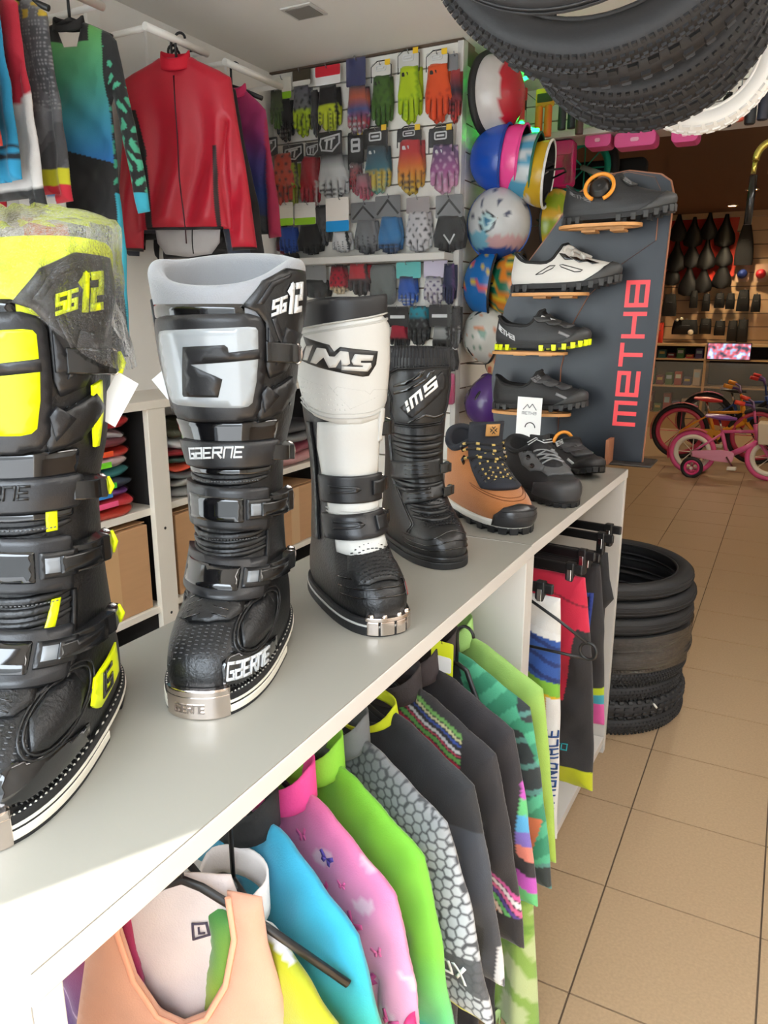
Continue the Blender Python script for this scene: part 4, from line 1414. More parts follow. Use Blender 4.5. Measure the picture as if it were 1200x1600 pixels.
# ---- cycling shoes
def cycling_shoe(name, label, loc, rz, L, m_up, m_toe, m_lug, m_det, style, sz=1.0, cat='shoe', group='cycling shoes on the display board'):
    k = L / .30
    t = empty(name, loc, rz)
    tag(t, label, cat, group)
    B = Shoe([.020, .035, .05, .065, .08, .10, .125], [.205, .205, .190, .160, .125, .085, .06], [.088, .092, .092, .090, .088, .085, .083],
             [.044, .047, .046, .043, .040, .036, .032], [.07, .07, .06, .05, .03, .01, 0], [.88] * 4 + [.92] * 3, k, k * sz)
    B.rocker = 1.1
    q = k * sz
    def zt(th):
        a = abs((th + 180) % 360 - 180)
        return q * float(np.interp(a, [0, 40, 70, 100, 130, 155, 180], [.125, .120, .098, .074, .080, .102, .106]))
    B.body('upper', m_up, t, zt, M_lining if style == 'white' else mat('black_lining', (26, 26, 28), .9))
    cr = MB(); pts = []
    for j in range(48):
        P, n = B(7.5 * j, zt(7.5 * j) - .001); pts.append(P)
    cr.tube(pts, .004 * k, 7, True)
    cr.build('collar', mat('black_collar', (30, 30, 32), .8), t)
    # toe bumper and sole
    B.decal('toe_bumper', [[(a, b * q) for a, b in ((-74, .020), (-58, .034), (-40, .046), (-20, .052), (0, .056), (20, .052), (40, .046), (58, .034), (74, .020))]], m_toe, t, .0008, .003, .006, crown=.001)
    o = B.outline(.024 * q, .002, 60)
    sl = MB(); n = len(o)
    rk = lambda y: B.rocker * max(0, y - .06) ** 2
    vs = [(x, y, .008 * q + rk(y)) for x, y in o] + [(x, y, .021 * q + rk(y)) for x, y in o]
    sl.add(vs, [tuple(range(n))[::-1], tuple(range(n, 2 * n))] + [(i, (i + 1) % n, n + (i + 1) % n, n + i) for i in range(n)])
    sl.build('sole_plate', M_rubber, t)
    lugs(B, t, m_lug, .018 * q, 0.0, 26, .001, (-.02 * k, .045 * k), 'lug', .015 * k)
    S = lambda x, y, h=0: B.topn(x, y)
    side = -1                                            # side facing out: th negative
    D = lambda nm, polys, m, off, th_, par=t: B.decal(nm, polys, m, par, off, th_, .006)
    if style == 'white':
        for c in ((-62, .088, 9), (-50, .078, 9), (-40, .068, 8)):
            D('vent', [[(c[0] - c[2] * .9, (c[1] - .008) * q), (c[0] + c[2] * .6, (c[1] - .009) * q), (c[0] + c[2], (c[1] + .007) * q), (c[0] - c[2] * .2, (c[1] + .010) * q)]], M_gloss, .0006, .0012)
        for c in ((-50, .101), (-40, .091), (-33, .079)):
            pts = [B(c[0] + 52 * i / 8, (c[1] + .012 * math.sin(PI * i / 8)) * q) for i in range(9)]
            MB().tube([P + nn * .003 for P, nn in pts], .0055, 6, flat=.5).build('strap', m_up, t)
        zz = [[(-116, .044), (-97, .066), (-92, .066), (-96, .059), (-103, .052), (-108, .046)], [(-88, .067), (-84, .068), (-68, .049), (-72, .046), (-78, .047), (-88, .062)]]
        for poly in zz:
            pts = [B(a, b * q) for a, b in resample([(a / 600, b) for a, b in poly], .006)] if False else [B(a, b * q) for a, b in poly]
            MB().tube([P + nn * .0008 for P, nn in pts], .0013, 5, True).build('logo_line', M_rubber, t)
    elif style == 'dial':
        Mx = Matrix.Translation(Vector((.040, .014, .088 * q))) @ Vector((.86, .0, .38)).to_track_quat('Z', 'Y').to_matrix().to_4x4()
        rg = MB()
        rg.tube([Mx @ Vector((.036 * math.cos(a), .036 * math.sin(a), .004)) for a in [math.radians(-68 + 316 * i / 30 + 0) for i in range(31)]], .0052, 8)
        dl = rg.build('dial_ring', mat('orange_translucent', (232, 150, 50), .3), t)
        kb = MB(); kb.lathe([(0, .013), (.015, .013), (.020, .011), (.022, .004), (.027, .003), (.027, -.004)], 26, Mx)
        kb.build('dial_knob', M_plastic2, dl)
        kc = MB(); kc.lathe([(0, .0155), (.004, .015), (.005, .013)], 12, Mx); kc.build('dial_cap', M_plastic, dl)
        D('strap', [[(-30, .112 * q), (30, .112 * q), (28, .092 * q), (-40, .086 * q)]], m_toe, .001, .004)
        lt = lettering('EVO', 0, 0, .012, .9, .2, .3)
        D('lettering', [[(-36 + a * 640, .089 * q + b + .5 * a * .6) for a, b in z_] for z_ in lt], m_det, .005, .001)
        lt = lettering('mETHa', 0, 0, .009, 1.2, .22, .3)
        D('lettering', [[(-146 + a * 700, .080 * q + b - a * .55) for a, b in z_] for z_ in lt], m_det, .0006, .0008)
    else:
        for (a0, z0, a1) in ((-74, .094, 20), (-60, .083, 24), (-46, .070, 26)):
            D('strap', [[(a0, (z0 - .007) * q), (a0 + 6, (z0 - .010) * q), (a1, (z0 + .000) * q), (a1, (z0 + .016) * q), (a0 + 4, (z0 + .008) * q)]], m_toe if style != 'black' else mat('charcoal_strap', (60, 60, 62), .6), .0006, .0035)
        if style == 'lime':
            lt = lettering('mETHa', 0, 0, .012, 1.0, .24, .25)
            D('lettering', [[(-152 + a * 620, .066 * q + b - a * .60) for a, b in z_] for z_ in lt], M_silverprint, .0006, .0008)
            for c in ((-52, .099), (-38, .088)):
                D('strap_logo', [[(c[0], c[1] * q), (c[0] + 8, (c[1] + .006) * q), (c[0] + 12, (c[1] - .001) * q), (c[0] + 5, (c[1] + .001) * q)]], M_silverprint, .0045, .001)
        else:
            lt = lettering('mETHa', 0, 0, .009, 1.2, .2, .3)
            D('lettering', [[(-70 + a * 560, .088 * q + b + a * .22) for a, b in z_] for z_ in lt], m_det, .0045, .001)
        D('side_mark', [[(-66, .05 * q), (-60, .058 * q), (-52, .036 * q), (-56, .030 * q)]], m_det, .0006, .0008)
    return t, B
M_cs = mat('charcoal_shoe_upper', (40, 41, 43), .5, bump=.12, bscale=300)
M_cs2 = mat('black_shoe_upper', (28, 28, 30), .55, bump=.12, bscale=300)
M_ct = mat('charcoal_toe_rubber', (56, 57, 58), .45)
M_cl = mat('charcoal_lug', (52, 53, 54), .55)
M_det = mat('grey_print', (128, 128, 130), .5)
M_wshoe = mat('white_shoe_upper', (206, 203, 197), .42, bump=.05, bscale=200)
YS = 2.165
R_ = -PI / 2
sh1, _ = cycling_shoe('cycling_shoe', 'charcoal cycling shoe with orange ringed dial on the top shelf of the board', (-.506, YS, 1.541), R_, .29, M_cs, M_ct, M_cl, M_det, 'dial')
sh2, _ = cycling_shoe('cycling_shoe', 'white cycling shoe with grey toe on the second shelf of the board', (-.640, YS, 1.369), R_, .305, M_wshoe, M_ct, M_cl, M_det, 'white')
sh3, _ = cycling_shoe('cycling_shoe', 'black cycling shoe with neon yellow sole lugs on the third shelf', (-.690, YS, 1.208), R_, .275, M_cs, M_ct, M_neon, M_det, 'lime')
sh4, _ = cycling_shoe('cycling_shoe', 'black strapped cycling shoe on the lowest shelf of the board', (-.690, YS, 1.037), R_, .28, M_cs2, M_ct, M_cl, M_det, 'black')
sh5, _ = cycling_shoe('cycling_shoe', 'low black cycling shoe lying on the counter in front of the board', (-.5483, 2.115, .887), -.8579 - PI / 2, .31, M_cs2, M_cs2, M_rubber, M_silverprint, 'black', .72, group='boots and shoes on the counter')
# its orange dial ring and silver mark
dr = MB(); dr.tube([Vector((.012 + .028 * math.cos(a), .03, .075 + .028 * math.sin(a))) for a in [PI * i / 14 for i in range(15)]], .005, 7)
dr.build('dial_ring', MATS['orange_translucent'], sh5)
ct = MB(); ct.box(-.035, .035, -.0006, .0006, -.115, 0)
card = ct.build('hang_tag', M_tagpaper, None, (-.634, 2.07, 1.083), (0.04, .03, .05))
tag(card, 'white swing tag with a mountain logo hanging below the lowest shoe', 'tag')
tl = MB()
for a, b in (((-.018, -.035), (-.006, -.02)), ((-.006, -.02), (.0, -.03)), ((.0, -.03), (.008, -.018)), ((.008, -.018), (.02, -.035))):
    tl.tube([(a[0], -.0012, a[1]), (b[0], -.0012, b[1])], .0012, 5)
tl.build('logo', M_det, card)
tl = MB()
for q in lettering('mETHa', -.02, -.048, .007, 1.3, .2, .35):
    tl.add([(a, -.0012, b) for a, b in q] , [(0, 1, 2, 3)])
tl.build('lettering', M_det, card)
tl = MB(); tl.tube([(.014 * math.cos(a) + .005, -.001, -.085 + .014 * math.sin(a)) for a in [PI * i / 10 for i in range(11)]], .0014, 5)
tl.build('hook_mark', M_rubber, card)

# ---- display board
M_ply = mat('plywood_edge', (150, 96, 66), .6, noise=.15, nscale=40)
M_ply2 = mat('plywood_pale', (206, 150, 92), .55, noise=.15, nscale=30)
M_navyb = mat('dark_slate_board', (30, 37, 46), .38, noise=.04, nscale=6)
M_red = mat('coral_red_print', (236, 70, 78), .45)
bd = empty('display_board', (-.45, 2.25, .887))
tag(bd, 'tall dark slate shoe display board with red vertical lettering on counter end', 'display board')
YB = 0.0
out = [(-.770, .895), (-.800, 1.0), (-.812, 1.12), (-.803, 1.178), (-.781, 1.328), (-.743, 1.421), (-.662, 1.525), (-.586, 1.631), (-.519, 1.675), (-.443, 1.684), (-.359, 1.668), (-.333, 1.650), (-.323, 1.615), (-.345, .895)]
loc = lambda a, b, h: (a + .45, h, b - .887)
MB().prism(out, -.006, .006, loc).build('board', M_ply, bd)
ins = [(a + (.003 if a < -.45 else -.003) * 1, b - (.003 if b > 1.5 else -.0)) for a, b in out]
MB().prism(ins, -.0085, -.006, loc).build('board_face', M_navyb, bd)
lay = [(-.770, .90), (-.800, 1.0), (-.810, 1.12), (-.800, 1.178), (-.778, 1.328), (-.740, 1.418), (-.660, 1.520), (-.583, 1.625), (-.517, 1.669), (-.443, 1.678), (-.375, 1.66), (-.359, 1.63), (-.358, 1.501), (-.45, 1.439), (-.529, 1.36), (-.573, 1.275), (-.596, 1.156), (-.595, .90)]
MB().prism(lay, -.0125, -.0085, loc).build('front_layer', M_ply, bd)
cx, cz = -.66, 1.3
MB().prism([(a - .0025 if a > -.60 and 1.1 < b < 1.6 else a, b - .0015) for a, b in lay], -.0145, -.0125, loc).build('front_layer_face', M_navyb, bd)
# letters: run upwards, tops to the left
def vtext():
    cells = [('m', GLY['m']), ('E', [[(4, 0), (0, 0), (0, 6), (4, 6), (4, 3), (0, 3)]]), ('T', GLY['T']), ('H', GLY['H']),
             ('A', [[(0, 0), (0, 6), (4, 6), (4, 0), (0, 0)], [(0, 3), (4, 3)]])]
    h = .052; u = h / 6; y = 0
    for nm, gl in cells:
        w = 4 * u * 1.75
        if nm == 'T': w *= .9
        quads = []
        for pl in gl:
            quads += stroke([(y + a / 4 * w, b * u) for a, b in pl], .0115)
        mb = MB()
        for k_, q in enumerate(quads):
            pts = []
            for a, b in q:
                zz = 1.002 + a; xx = -.380 + .020 * ((zz - 1.0) / .41) * .0 - b + .010 * (zz - 1.0) / .41
                pts.append((xx, zz))
            mb.prism(pts, -.0098 - .00008 * k_, -.0085, loc)
        mb.build('letter', M_red, bd)
        y += w + .0235
vtext()
# pegs: sole-shaped shelves on which the shoes stand
def peg(x0, x1, z, seen):
    L = x1 - x0
    o = []
    for i in range(40):
        a = 2 * PI * i / 40
        x = (x0 + x1) / 2 + L / 2 * math.copysign(abs(math.cos(a)) ** .7, math.cos(a))
        y = -.092 + (.048 - .010 * math.cos(2 * a) * .5) * math.copysign(abs(math.sin(a)) ** .8, math.sin(a))
        o.append((x, y))
    hole = [((x - (x0 + x1) / 2) * .78 + (x0 + x1) / 2, (y + .092) * .55 - .092 - .010 * math.cos((x - x0) / L * 2 * PI) * 0) for x, y in o]
    V, T, _ = fill(o, .02, [hole])
    mb = MB(); n = len(V)
    vs = [(p[0] + .45, p[1], z - .887 - .008) for p in V] + [(p[0] + .45, p[1], z - .887) for p in V]
    fs = [tuple(f[::-1]) for f in T.tolist()] + [tuple(i + n for i in f) for f in T.tolist()]
    cnt = {}
    for f in T.tolist():
        for i in range(3):
            e = (f[i], f[(i + 1) % 3])
            if (e[1], e[0]) in cnt: del cnt[(e[1], e[0])]
            else: cnt[e] = 1
    fs += [(j, i, i + n, j + n) for (i, j) in cnt]
    mb.add(vs, fs)
    mb.build('shoe_shelf', M_ply2, bd)
    MB().box(x0 + L * .25 + .45, x0 + L * .42 + .45, -.07, -.0125, z - .887 - .014, z - .887 - .008).build('shelf_tenon', M_ply2, bd)
    MB().box(x0 + L * .60 + .45, x0 + L * .77 + .45, -.07, -.0125, z - .887 - .014, z - .887 - .008).build('shelf_tenon', M_ply2, bd)
peg(-.602, -.383, 1.538, True)
peg(-.728, -.510, 1.366, True)
peg(-.780, -.560, 1.205, True)
peg(-.775, -.540, 1.034, True)
MB().box(-.439 + .45, -.429 + .45, -.075, .05, .005, .075).build('foot_fin', M_ply, bd)
MB().box(-.53 + .45, -.315 + .45, -.05, .075, 0, .007).build('foot_plate', mat('dark_foot', (52, 46, 42), .5), bd, bevel=.003)
# ================================================================== clothing
def C(r, g, b):
    return np.array(srgb(r, g, b))
def ramp(t, stops):
    t = np.clip(t, 0, 1)
    xs = [q[0] for q in stops]
    return np.column_stack([np.interp(t, xs, [q[1][k] for q in stops]) for k in range(3)])
def solid(c, n):
    return np.tile(c, (n, 1))
def put(col, mask, c):
    col[mask] = c
    return col
F_cloth = fabric()
F_shiny = fabric('satin_fabric', .45, .15, 400, .1)

class Cloth:
    def __init__(s, outline, thick=.014, edge=.035, wr=None):
        s.o = outline; s.thick = thick; s.edge = edge
        s.wr = wr or (lambda x, z: .007 * np.sin(x * 38 + 1.6 * np.sin(z * 9 + x * 3)) * np.clip(-z * 3, 0, 1) + .004 * np.sin(z * 21 + x * 14) + .0045 * np.sin((x * .8 + z) * 47 + 1.5 * np.sin(x * 13)) * np.clip(-z * 5 - .2, 0, 1) + .0016 * np.sin(x * 96 - z * 61))
    def build(s, name, parent, dye, step=.008, m=None, loc=(0, 0, 0), rot=(0, 0, 0)):
        me = pillow(name, s.o, step, s.thick, m or F_cloth, dye, s.wr, edge=s.edge)
        return place(name, me, parent, loc, rot)
    def front(s, x, z):
        P = np.array([[x, z]])
        d = bdist(s.o, P)[0]
        t = s.thick * math.sqrt(max(0, 1 - (1 - min(d / s.edge, 1)) ** 2))
        return Vector((x, float(s.wr(np.array([x]), np.array([z]))[0]) * (.4 + .6 * min(d / s.edge, 1)) - t, z)), Vector((0, -1, 0))
    def print_(s, name, polys, m, parent, step=.006, off=.0012):
        return place(name, decal_mesh(name, polys, s.front, m, off, .0006, step), parent)

def tee(W=.20, H=.62, n=.062, drop=.062, sl=.21, sw=.085, splay=.055, bw=None, hemdip=.0):
    bw = bw or W - .02
    r = [(n, .0), (n + .03, -.008), (W * .75, -drop * .62), (W, -drop), (W + splay * .55, -drop - sl * .45), (W + splay, -drop - sl), (W + splay - sw * .5, -drop - sl - .008), (W + splay - sw, -drop - sl - .004),
         (bw + .002, -drop - .12), (bw, -drop - .16), (bw + .004, -H * .7), (bw + .01, -H)]
    l = [(-x, z) for x, z in r][::-1]
    return r + [(0, -H - hemdip)] + l + [(-n * .6, -.028), (0, -.036), (n * .6, -.028)]

def collar_ring(mb, n, h, tilt=.012, zb=-.012, lean=.006):
    """stand-up collar: band around the neck opening, higher at the back"""
    def fn(u, v):
        a = 2 * PI * u
        x = n * math.sin(a); y = -.034 * math.cos(a)
        zz = zb - .022 * max(0, math.cos(a)) + (h - tilt * max(0, math.cos(a))) * v
        k = 1 - .10 * v
        return Vector((x * k, y * k - lean * v * math.cos(a), zz))
    mb.grid(fn, 30, 5, True)
    return mb

def hanger(label, loc, rz=0.0, W=.135, drop=.045, hook=.075, m=None, group='black plastic hangers under the counter', bar=False, wire=.004):
    t = empty('clothes_hanger', loc, rz)
    tag(t, label, 'hanger', group)
    m = m or mat('black_hanger_plastic', (24, 24, 25), .4)
    pts = [(-W, 0, -drop), (-W * .5, 0, -drop * .42), (-.02, 0, -.004), (0, 0, .004), (.02, 0, -.004), (W * .5, 0, -drop * .42), (W, 0, -drop)]
    MB().tube(pts, wire * 1.3, 8, flat=.7).build('arms', m, t)
    if bar: MB().tube([(-W, 0, -drop), (W, 0, -drop - .002)], wire * .8, 6).build('bar', m, t)
    r = .016
    hk = [(0, 0, .0), (0, 0, hook - r * 1.5)] + [(r * (1 - math.cos(a)) - .0, 0, hook - r + r * math.sin(a)) for a in [PI * i / 8 for i in range(9)]]
    MB().tube(hk, wire * .7, 7).build('hook', m, t)
    return t

def jersey(name, label, loc, rz, dye, coll, outline=None, group='jerseys hanging under the counter', step=.006, thick=.014, n=.062, ch=.036, zipc=None, m=None, cat='jersey', wr=None, hang=True, hl=None, hW=.18):
    t = empty(name, loc, rz)
    tag(t, label, cat, group)
    cl = Cloth(outline or tee(), thick, wr=wr)
    cl.build('body', t, dye, step, m)
    if coll is not None:
        cm = collar_ring(MB(), n, ch).build('collar', mat('collar_%d_%d_%d' % coll, coll, .75, bump=.2, bscale=400), t, fix=False)
        so = cm.modifiers.new('s', 'SOLIDIFY'); so.thickness = .0025; so.offset = 0
    if zipc is not None:
        pts = [cl.front(0, -.045 - .05 * i)[0] + Vector((0, -.001, 0)) for i in range(11)]
        MB().tube(pts, .0022, 5).build('zip', mat('zip_%d_%d_%d' % zipc, zipc, .4), t)
    return t, cl

# ---------------------------------------------------------- jerseys under the counter
RAILX = -.545
MB().tube([(-.159, .024, .800), (-.159, 1.051, .800)], .010, 12).build('hanging_rail', mat('chrome_rail', (210, 210, 208), .2, metal=1.0), cu1)
ZH = .722
def put_jersey(y, rz, x=-.525, z=ZH):
    return (x, y, z), rz

# cyan to lime jersey
def d_cyan(x, z, s):
    t = (-z + .30 * (x - .05)) / .62
    c = ramp(t, [(0, C(50, 178, 222)), (.22, C(48, 186, 214)), (.42, C(76, 206, 150)), (.62, C(110, 214, 70)), (.85, C(176, 232, 20)), (1, C(190, 238, 10))])
    seam = np.abs(z + .10 + (x - .02) * .85) < .003
    return put(c, seam, C(40, 150, 190))
l, r = put_jersey(.628, -.30)
jersey('jersey', 'cyan to lime gradient jersey with black collar, third in the row', (l[0] - .005, l[1], l[2] + .004), r, d_cyan, (30, 32, 34), tee(.205, .64, sl=.25, splay=.07), ch=.046)
hanger('black hanger inside the cyan to lime jersey', (l[0], l[1] + .002, ZH - .010), r, hook=.095)

# pink butterfly jersey
def d_pink(x, z, s):
    t = -z / .62
    c = ramp(t, [(0, C(236, 110, 170)), (.15, C(240, 150, 192)), (.5, C(244, 190, 212)), (1, C(250, 222, 228))])
    blot = np.sin(x * 60 + np.sin(z * 40) * 2) * np.sin(z * 55 + x * 20) > .62
    c[blot] = c[blot] * .5 + C(252, 236, 240) * .5
    return c
l, r = put_jersey(.700, -.28)
tp, cl = jersey('jersey', 'light pink jersey with butterflies and hot pink collar', l, r, d_pink, (240, 74, 150), tee(.205, .64, sl=.25, splay=.06), ch=.046)
hanger('black hanger inside the pink butterfly jersey', (l[0], l[1] + .002, ZH - .010), r, hook=.095)
def butterfly(cx, cz, s, a):
    out = []
    for sx in (-1, 1):
        for q in ([(0, 0), (.9, .9), (1.2, .5), (.7, -.1)], [(0, 0), (.7, -.1), (.8, -.7), (.3, -.8)]):
            out.append([(cx + s * (sx * u * math.cos(a) - v * math.sin(a)), cz + s * (sx * u * math.sin(a) + v * math.cos(a))) for u, v in q])
    return out
for k, (cx, cz, s, a, cc) in enumerate(((.060, -.05, .009, .5, (214, 92, 150)), (.105, -.060, .010, -.2, (86, 66, 150)), (.135, -.078, .006, .2, (214, 92, 150)), (.100, -.105, .013, .4, (200, 70, 130)),
        (.155, -.120, .012, -.3, (206, 84, 140)), (.125, -.152, .008, .3, (150, 50, 110)), (.150, -.160, .008, -.4, (150, 60, 120)), (.175, -.185, .012, .2, (190, 70, 140)), (.19, -.14, .007, .5, (224, 110, 160)),
        (.215, -.215, .011, -.3, (206, 84, 140)), (.08, -.14, .007, .2, (170, 60, 120)), (.14, -.23, .010, .3, (206, 84, 140)), (.07, -.20, .012, -.2, (190, 80, 140)))):
    cl.print_('butterfly', butterfly(cx, cz, s, a), mat('butterfly_%d_%d_%d' % cc, cc, .7), tp, .006)
cl.print_('round_badge', [ellipse(.243, -.215, .010, .022, 18)], mat('badge_pink', (232, 60, 120), .6), tp)

# green jersey
def d_green(x, z, s):
    t = (-z) / .62
    c = ramp(t, [(0, C(126, 206, 40)), (.3, C(130, 214, 64)), (.44, C(104, 214, 130)), (.56, C(66, 200, 190)), (.7, C(44, 180, 220)), (.85, C(60, 190, 220)), (1, C(130, 220, 60))])
    b = (z < -.30) & (z > -.45) & (x > .1)
    c[b] = ramp(((-z - .30) / .15)[b], [(0, C(70, 200, 176)), (1, C(34, 160, 214))])
    return c
l, r = put_jersey(.768, -.25)
jersey('jersey', 'lime green jersey fading to turquoise on the sleeve', l, r, d_green, (140, 208, 60), tee(.205, .66, sl=.27, splay=.06), ch=.046)
hanger('black hanger inside the lime and turquoise jersey', (l[0], l[1] + .002, ZH - .010), r, hook=.095)

# honeycomb jersey
def d_hex(x, z, s):
    sz = .0085
    q = x / sz * 2 / 3; rr = (-x / 3 + math.sqrt(3) / 3 * z) / sz
    cx, cz = q, rr; cy = -cx - cz
    rx, ry, rz_ = np.round(cx), np.round(cy), np.round(cz)
    dx, dy, dz = abs(rx - cx), abs(ry - cy), abs(rz_ - cz)
    m1 = (dx > dy) & (dx > dz); m2 = ~m1 & (dy > dz)
    rx = np.where(m1, -ry - rz_, rx); rz_ = np.where(~m1 & ~m2, -rx - ry, rz_)
    hx = sz * 1.5 * rx; hz = sz * math.sqrt(3) * (rz_ + rx / 2)
    d = np.maximum(np.abs(x - hx) * .866 + np.abs(z - hz) * .5, np.abs(z - hz)) / sz
    t = np.clip(-z / .3, 0, 1)
    base = ramp(t, [(0, C(120, 122, 124)), (.4, C(196, 198, 200)), (1, C(206, 208, 210))])
    c = base.copy()
    line = d > .70
    c[line] = C(74, 76, 80)
    dark = (z < -.235) & (z > -.29)
    c[dark] = C(84, 86, 90)
    c[dark & line] = C(70, 72, 76)
    c[z < -.325] = C(226, 222, 70)
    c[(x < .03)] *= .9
    return c
l, r = put_jersey(.838, -.25)
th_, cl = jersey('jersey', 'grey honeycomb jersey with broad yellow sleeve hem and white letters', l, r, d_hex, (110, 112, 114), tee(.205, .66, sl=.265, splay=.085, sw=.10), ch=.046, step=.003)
hanger('black hanger inside the honeycomb jersey', (l[0], l[1] + .002, ZH - .010), r, hook=.095)
cl.print_('lettering', lettering('MOX', .188, -.277, .026, .85, .20, .34), M_tagpaper, th_, .006)

# dark grey jersey with neon panel
def d_neonp(x, z, s):
    c = solid(C(40, 41, 44), len(x))
    f = z + .42 * x
    c[(z < -.13)] = C(72, 76, 84)
    c[(z < -.28)] = C(52, 54, 58)
    m = (f > -.115) & (f < -.075) & (x > .02) & (x < .17) & (z > -.17)
    c[m] = C(198, 208, 20)
    st = (x > .235) & (z < -.20)
    c[st] = C(70, 74, 82)
    c[(np.abs(x - .262) < .006) & (z < -.30)] = C(226, 228, 230)
    return c
l, r = put_jersey(.925, -.22)
jersey('jersey', 'dark grey jersey with neon yellow chest panel and yellow collar edge', l, r, d_neonp, (196, 206, 20), tee(.205, .68, sl=.30, splay=.065), ch=.018, step=.0036)
hanger('black hanger inside the dark grey jersey with neon panel', (l[0], l[1] + .002, ZH - .010), r, hook=.095)

# black jersey with rainbow bands
def d_band(x, z, s):
    c = solid(C(42, 39, 42), len(x))
    f = z + .45 * x
    for lo, hi, cc in ((-.030, -.024, (120, 180, 90)), (-.036, -.032, (230, 220, 170)), (-.043, -.039, (60, 90, 180)), (-.062, -.058, (210, 60, 90)), (-.072, -.064, (110, 190, 90)), (-.084, -.074, (196, 30, 70)), (-.056, -.050, (236, 236, 236))):
        c[(f > lo + .045) & (f < hi + .045) & (x > .03) & (x < .15)] = C(*cc)
    f2 = z + .35 * x
    c[(f2 > -.158) & (f2 < -.142) & (x > .05) & (x < .17)] = C(188, 26, 66)
    c[(f2 > -.166) & (f2 < -.158) & (x > .05) & (x < .17)] = C(70, 120, 60)
    g = (z + .27 + .9 * (x - .26))
    for k, cc in enumerate(((230, 90, 170), (250, 240, 240), (240, 110, 160), (90, 60, 150), (110, 200, 110), (250, 220, 200), (240, 150, 110))):
        c[(g > -.03 - k * .011) & (g < -.021 - k * .011) & (x > .205) & (z > -.325)] = C(*cc)
    c[(x > .18) & (z < -.325)] = C(32, 30, 33)
    return c
l, r = put_jersey(1.01, -.20)
jersey('jersey', 'black jersey with thin pink, green and white bands on the chest and sleeve', l, r, d_band, (52, 46, 48), tee(.205, .68, sl=.31, splay=.065), ch=.044, step=.0034)
hanger('black hanger inside the banded black jersey', (l[0], l[1] + .002, ZH - .010), r, hook=.095)

def d_blk(x, z, s):
    c = solid(C(46, 42, 46), len(x))
    m = (x > .225) & (z < -.12)
    blk = (np.floor((z + x * .3) * 38).astype(int)) % 6
    pal = [C(90, 180, 230), C(110, 210, 130), C(210, 90, 200), C(46, 42, 46), C(240, 140, 120), C(130, 110, 200)]
    for k in range(6): c[m & (blk == k)] = pal[k]
    return c
l, r = put_jersey(1.085, -.18)
jersey('jersey', 'plain black jersey with small bright patches on the sleeve', l, r, d_blk, (66, 58, 60), tee(.205, .66, sl=.30, splay=.06), ch=.05, step=.004)
hanger('black hanger inside the plain black jersey', (l[0], l[1] + .002, ZH - .010), r, hook=.095)

def d_leaf(x, z, s):
    c = solid(C(40, 50, 52), len(x))
    u = x * 1.0 + z * .45; v = z - .3 * x
    st = np.sin(v * 120 + 2.5 * np.sin(u * 26)) > .25
    patch = np.sin(u * 34 + 1.0) * np.sin(v * 24 + .6) > -.05
    c[patch] = C(52, 150, 112)
    c[patch & st] = C(86, 190, 146)
    c[~patch & (np.sin(v * 130) > .8)] = C(90, 150, 140)
    o = (np.abs((x - .222) - .22 * (z + .30)) < .012 + .05 * (z + .36) * (z + .36 < .0) ) & (z < -.26) & (z > -.36)
    c[o] = C(236, 130, 84)
    return c
l, r = put_jersey(1.165, -.16)
jersey('jersey', 'black jersey printed with green tropical leaves and an orange leaf', l, r, d_leaf, (70, 62, 64), tee(.205, .68, sl=.33, splay=.06), ch=.05, step=.0036)
hanger('black hanger inside the tropical leaf jersey', (l[0], l[1] + .002, ZH - .010), r, hook=.095)

def d_lime(x, z, s):
    return ramp(-z / .6, [(0, C(160, 206, 110)), (.2, C(172, 212, 96)), (.6, C(190, 226, 90)), (1, C(150, 200, 60))])
l, r = put_jersey(1.235, -.14)
jersey('jersey', 'plain pale lime jersey beside the counter divider', l, r, d_lime, (160, 206, 120), tee(.205, .66, sl=.34, splay=.045), ch=.046)
hanger('black hanger inside the pale lime jersey', (l[0], l[1] + .002, ZH - .010), r, hook=.095)

# white jersey with green camouflage sleeve
def d_white(x, z, s):
    c = solid(C(244, 240, 236), len(x))
    g = (np.abs(np.mod(x * 1.0 + .3 * z, .02) - .01) < .0012) | (np.abs(np.mod(z, .02) - .01) < .0012)
    c[g & (z < -.10) & (x < .08)] = C(214, 222, 206)
    m = (z + .22 * x < .006) & (x > .055)
    t = np.sin(x * 44 + 2 * np.sin(z * 19)) * np.sin(z * 37 + x * 11)
    cam = ramp((t + 1) / 2, [(0, C(110, 150, 30)), (.4, C(200, 198, 0)), (.7, C(204, 200, 40)), (1, C(190, 196, 90))])
    c[m] = cam[m]
    return c
l, r = put_jersey(.548, -.32)
tw, cl = jersey('jersey', 'white jersey with tall white collar and yellow green camouflage sleeve', (l[0] + .035, l[1] + .01, l[2] - .055), r, d_white, (246, 240, 238), tee(.20, .62, sl=.22, splay=.05), ch=.04, step=.004, n=.052)
hanger('black hanger inside the white camouflage jersey', (l[0] + .035, l[1] + .012, ZH - .045), r, W=.11, drop=.07, hook=.125)
cl.print_('round_badge', [ellipse(.040, -.165, .018, .027, 22)], mat('badge_red', (214, 40, 56), .6), tw)
cl.print_('badge_swirl', [ellipse(.036, -.160, .006, .010, 12), ellipse(.047, -.172, .004, .008, 10)], M_tagpaper, tw, off=.0022)

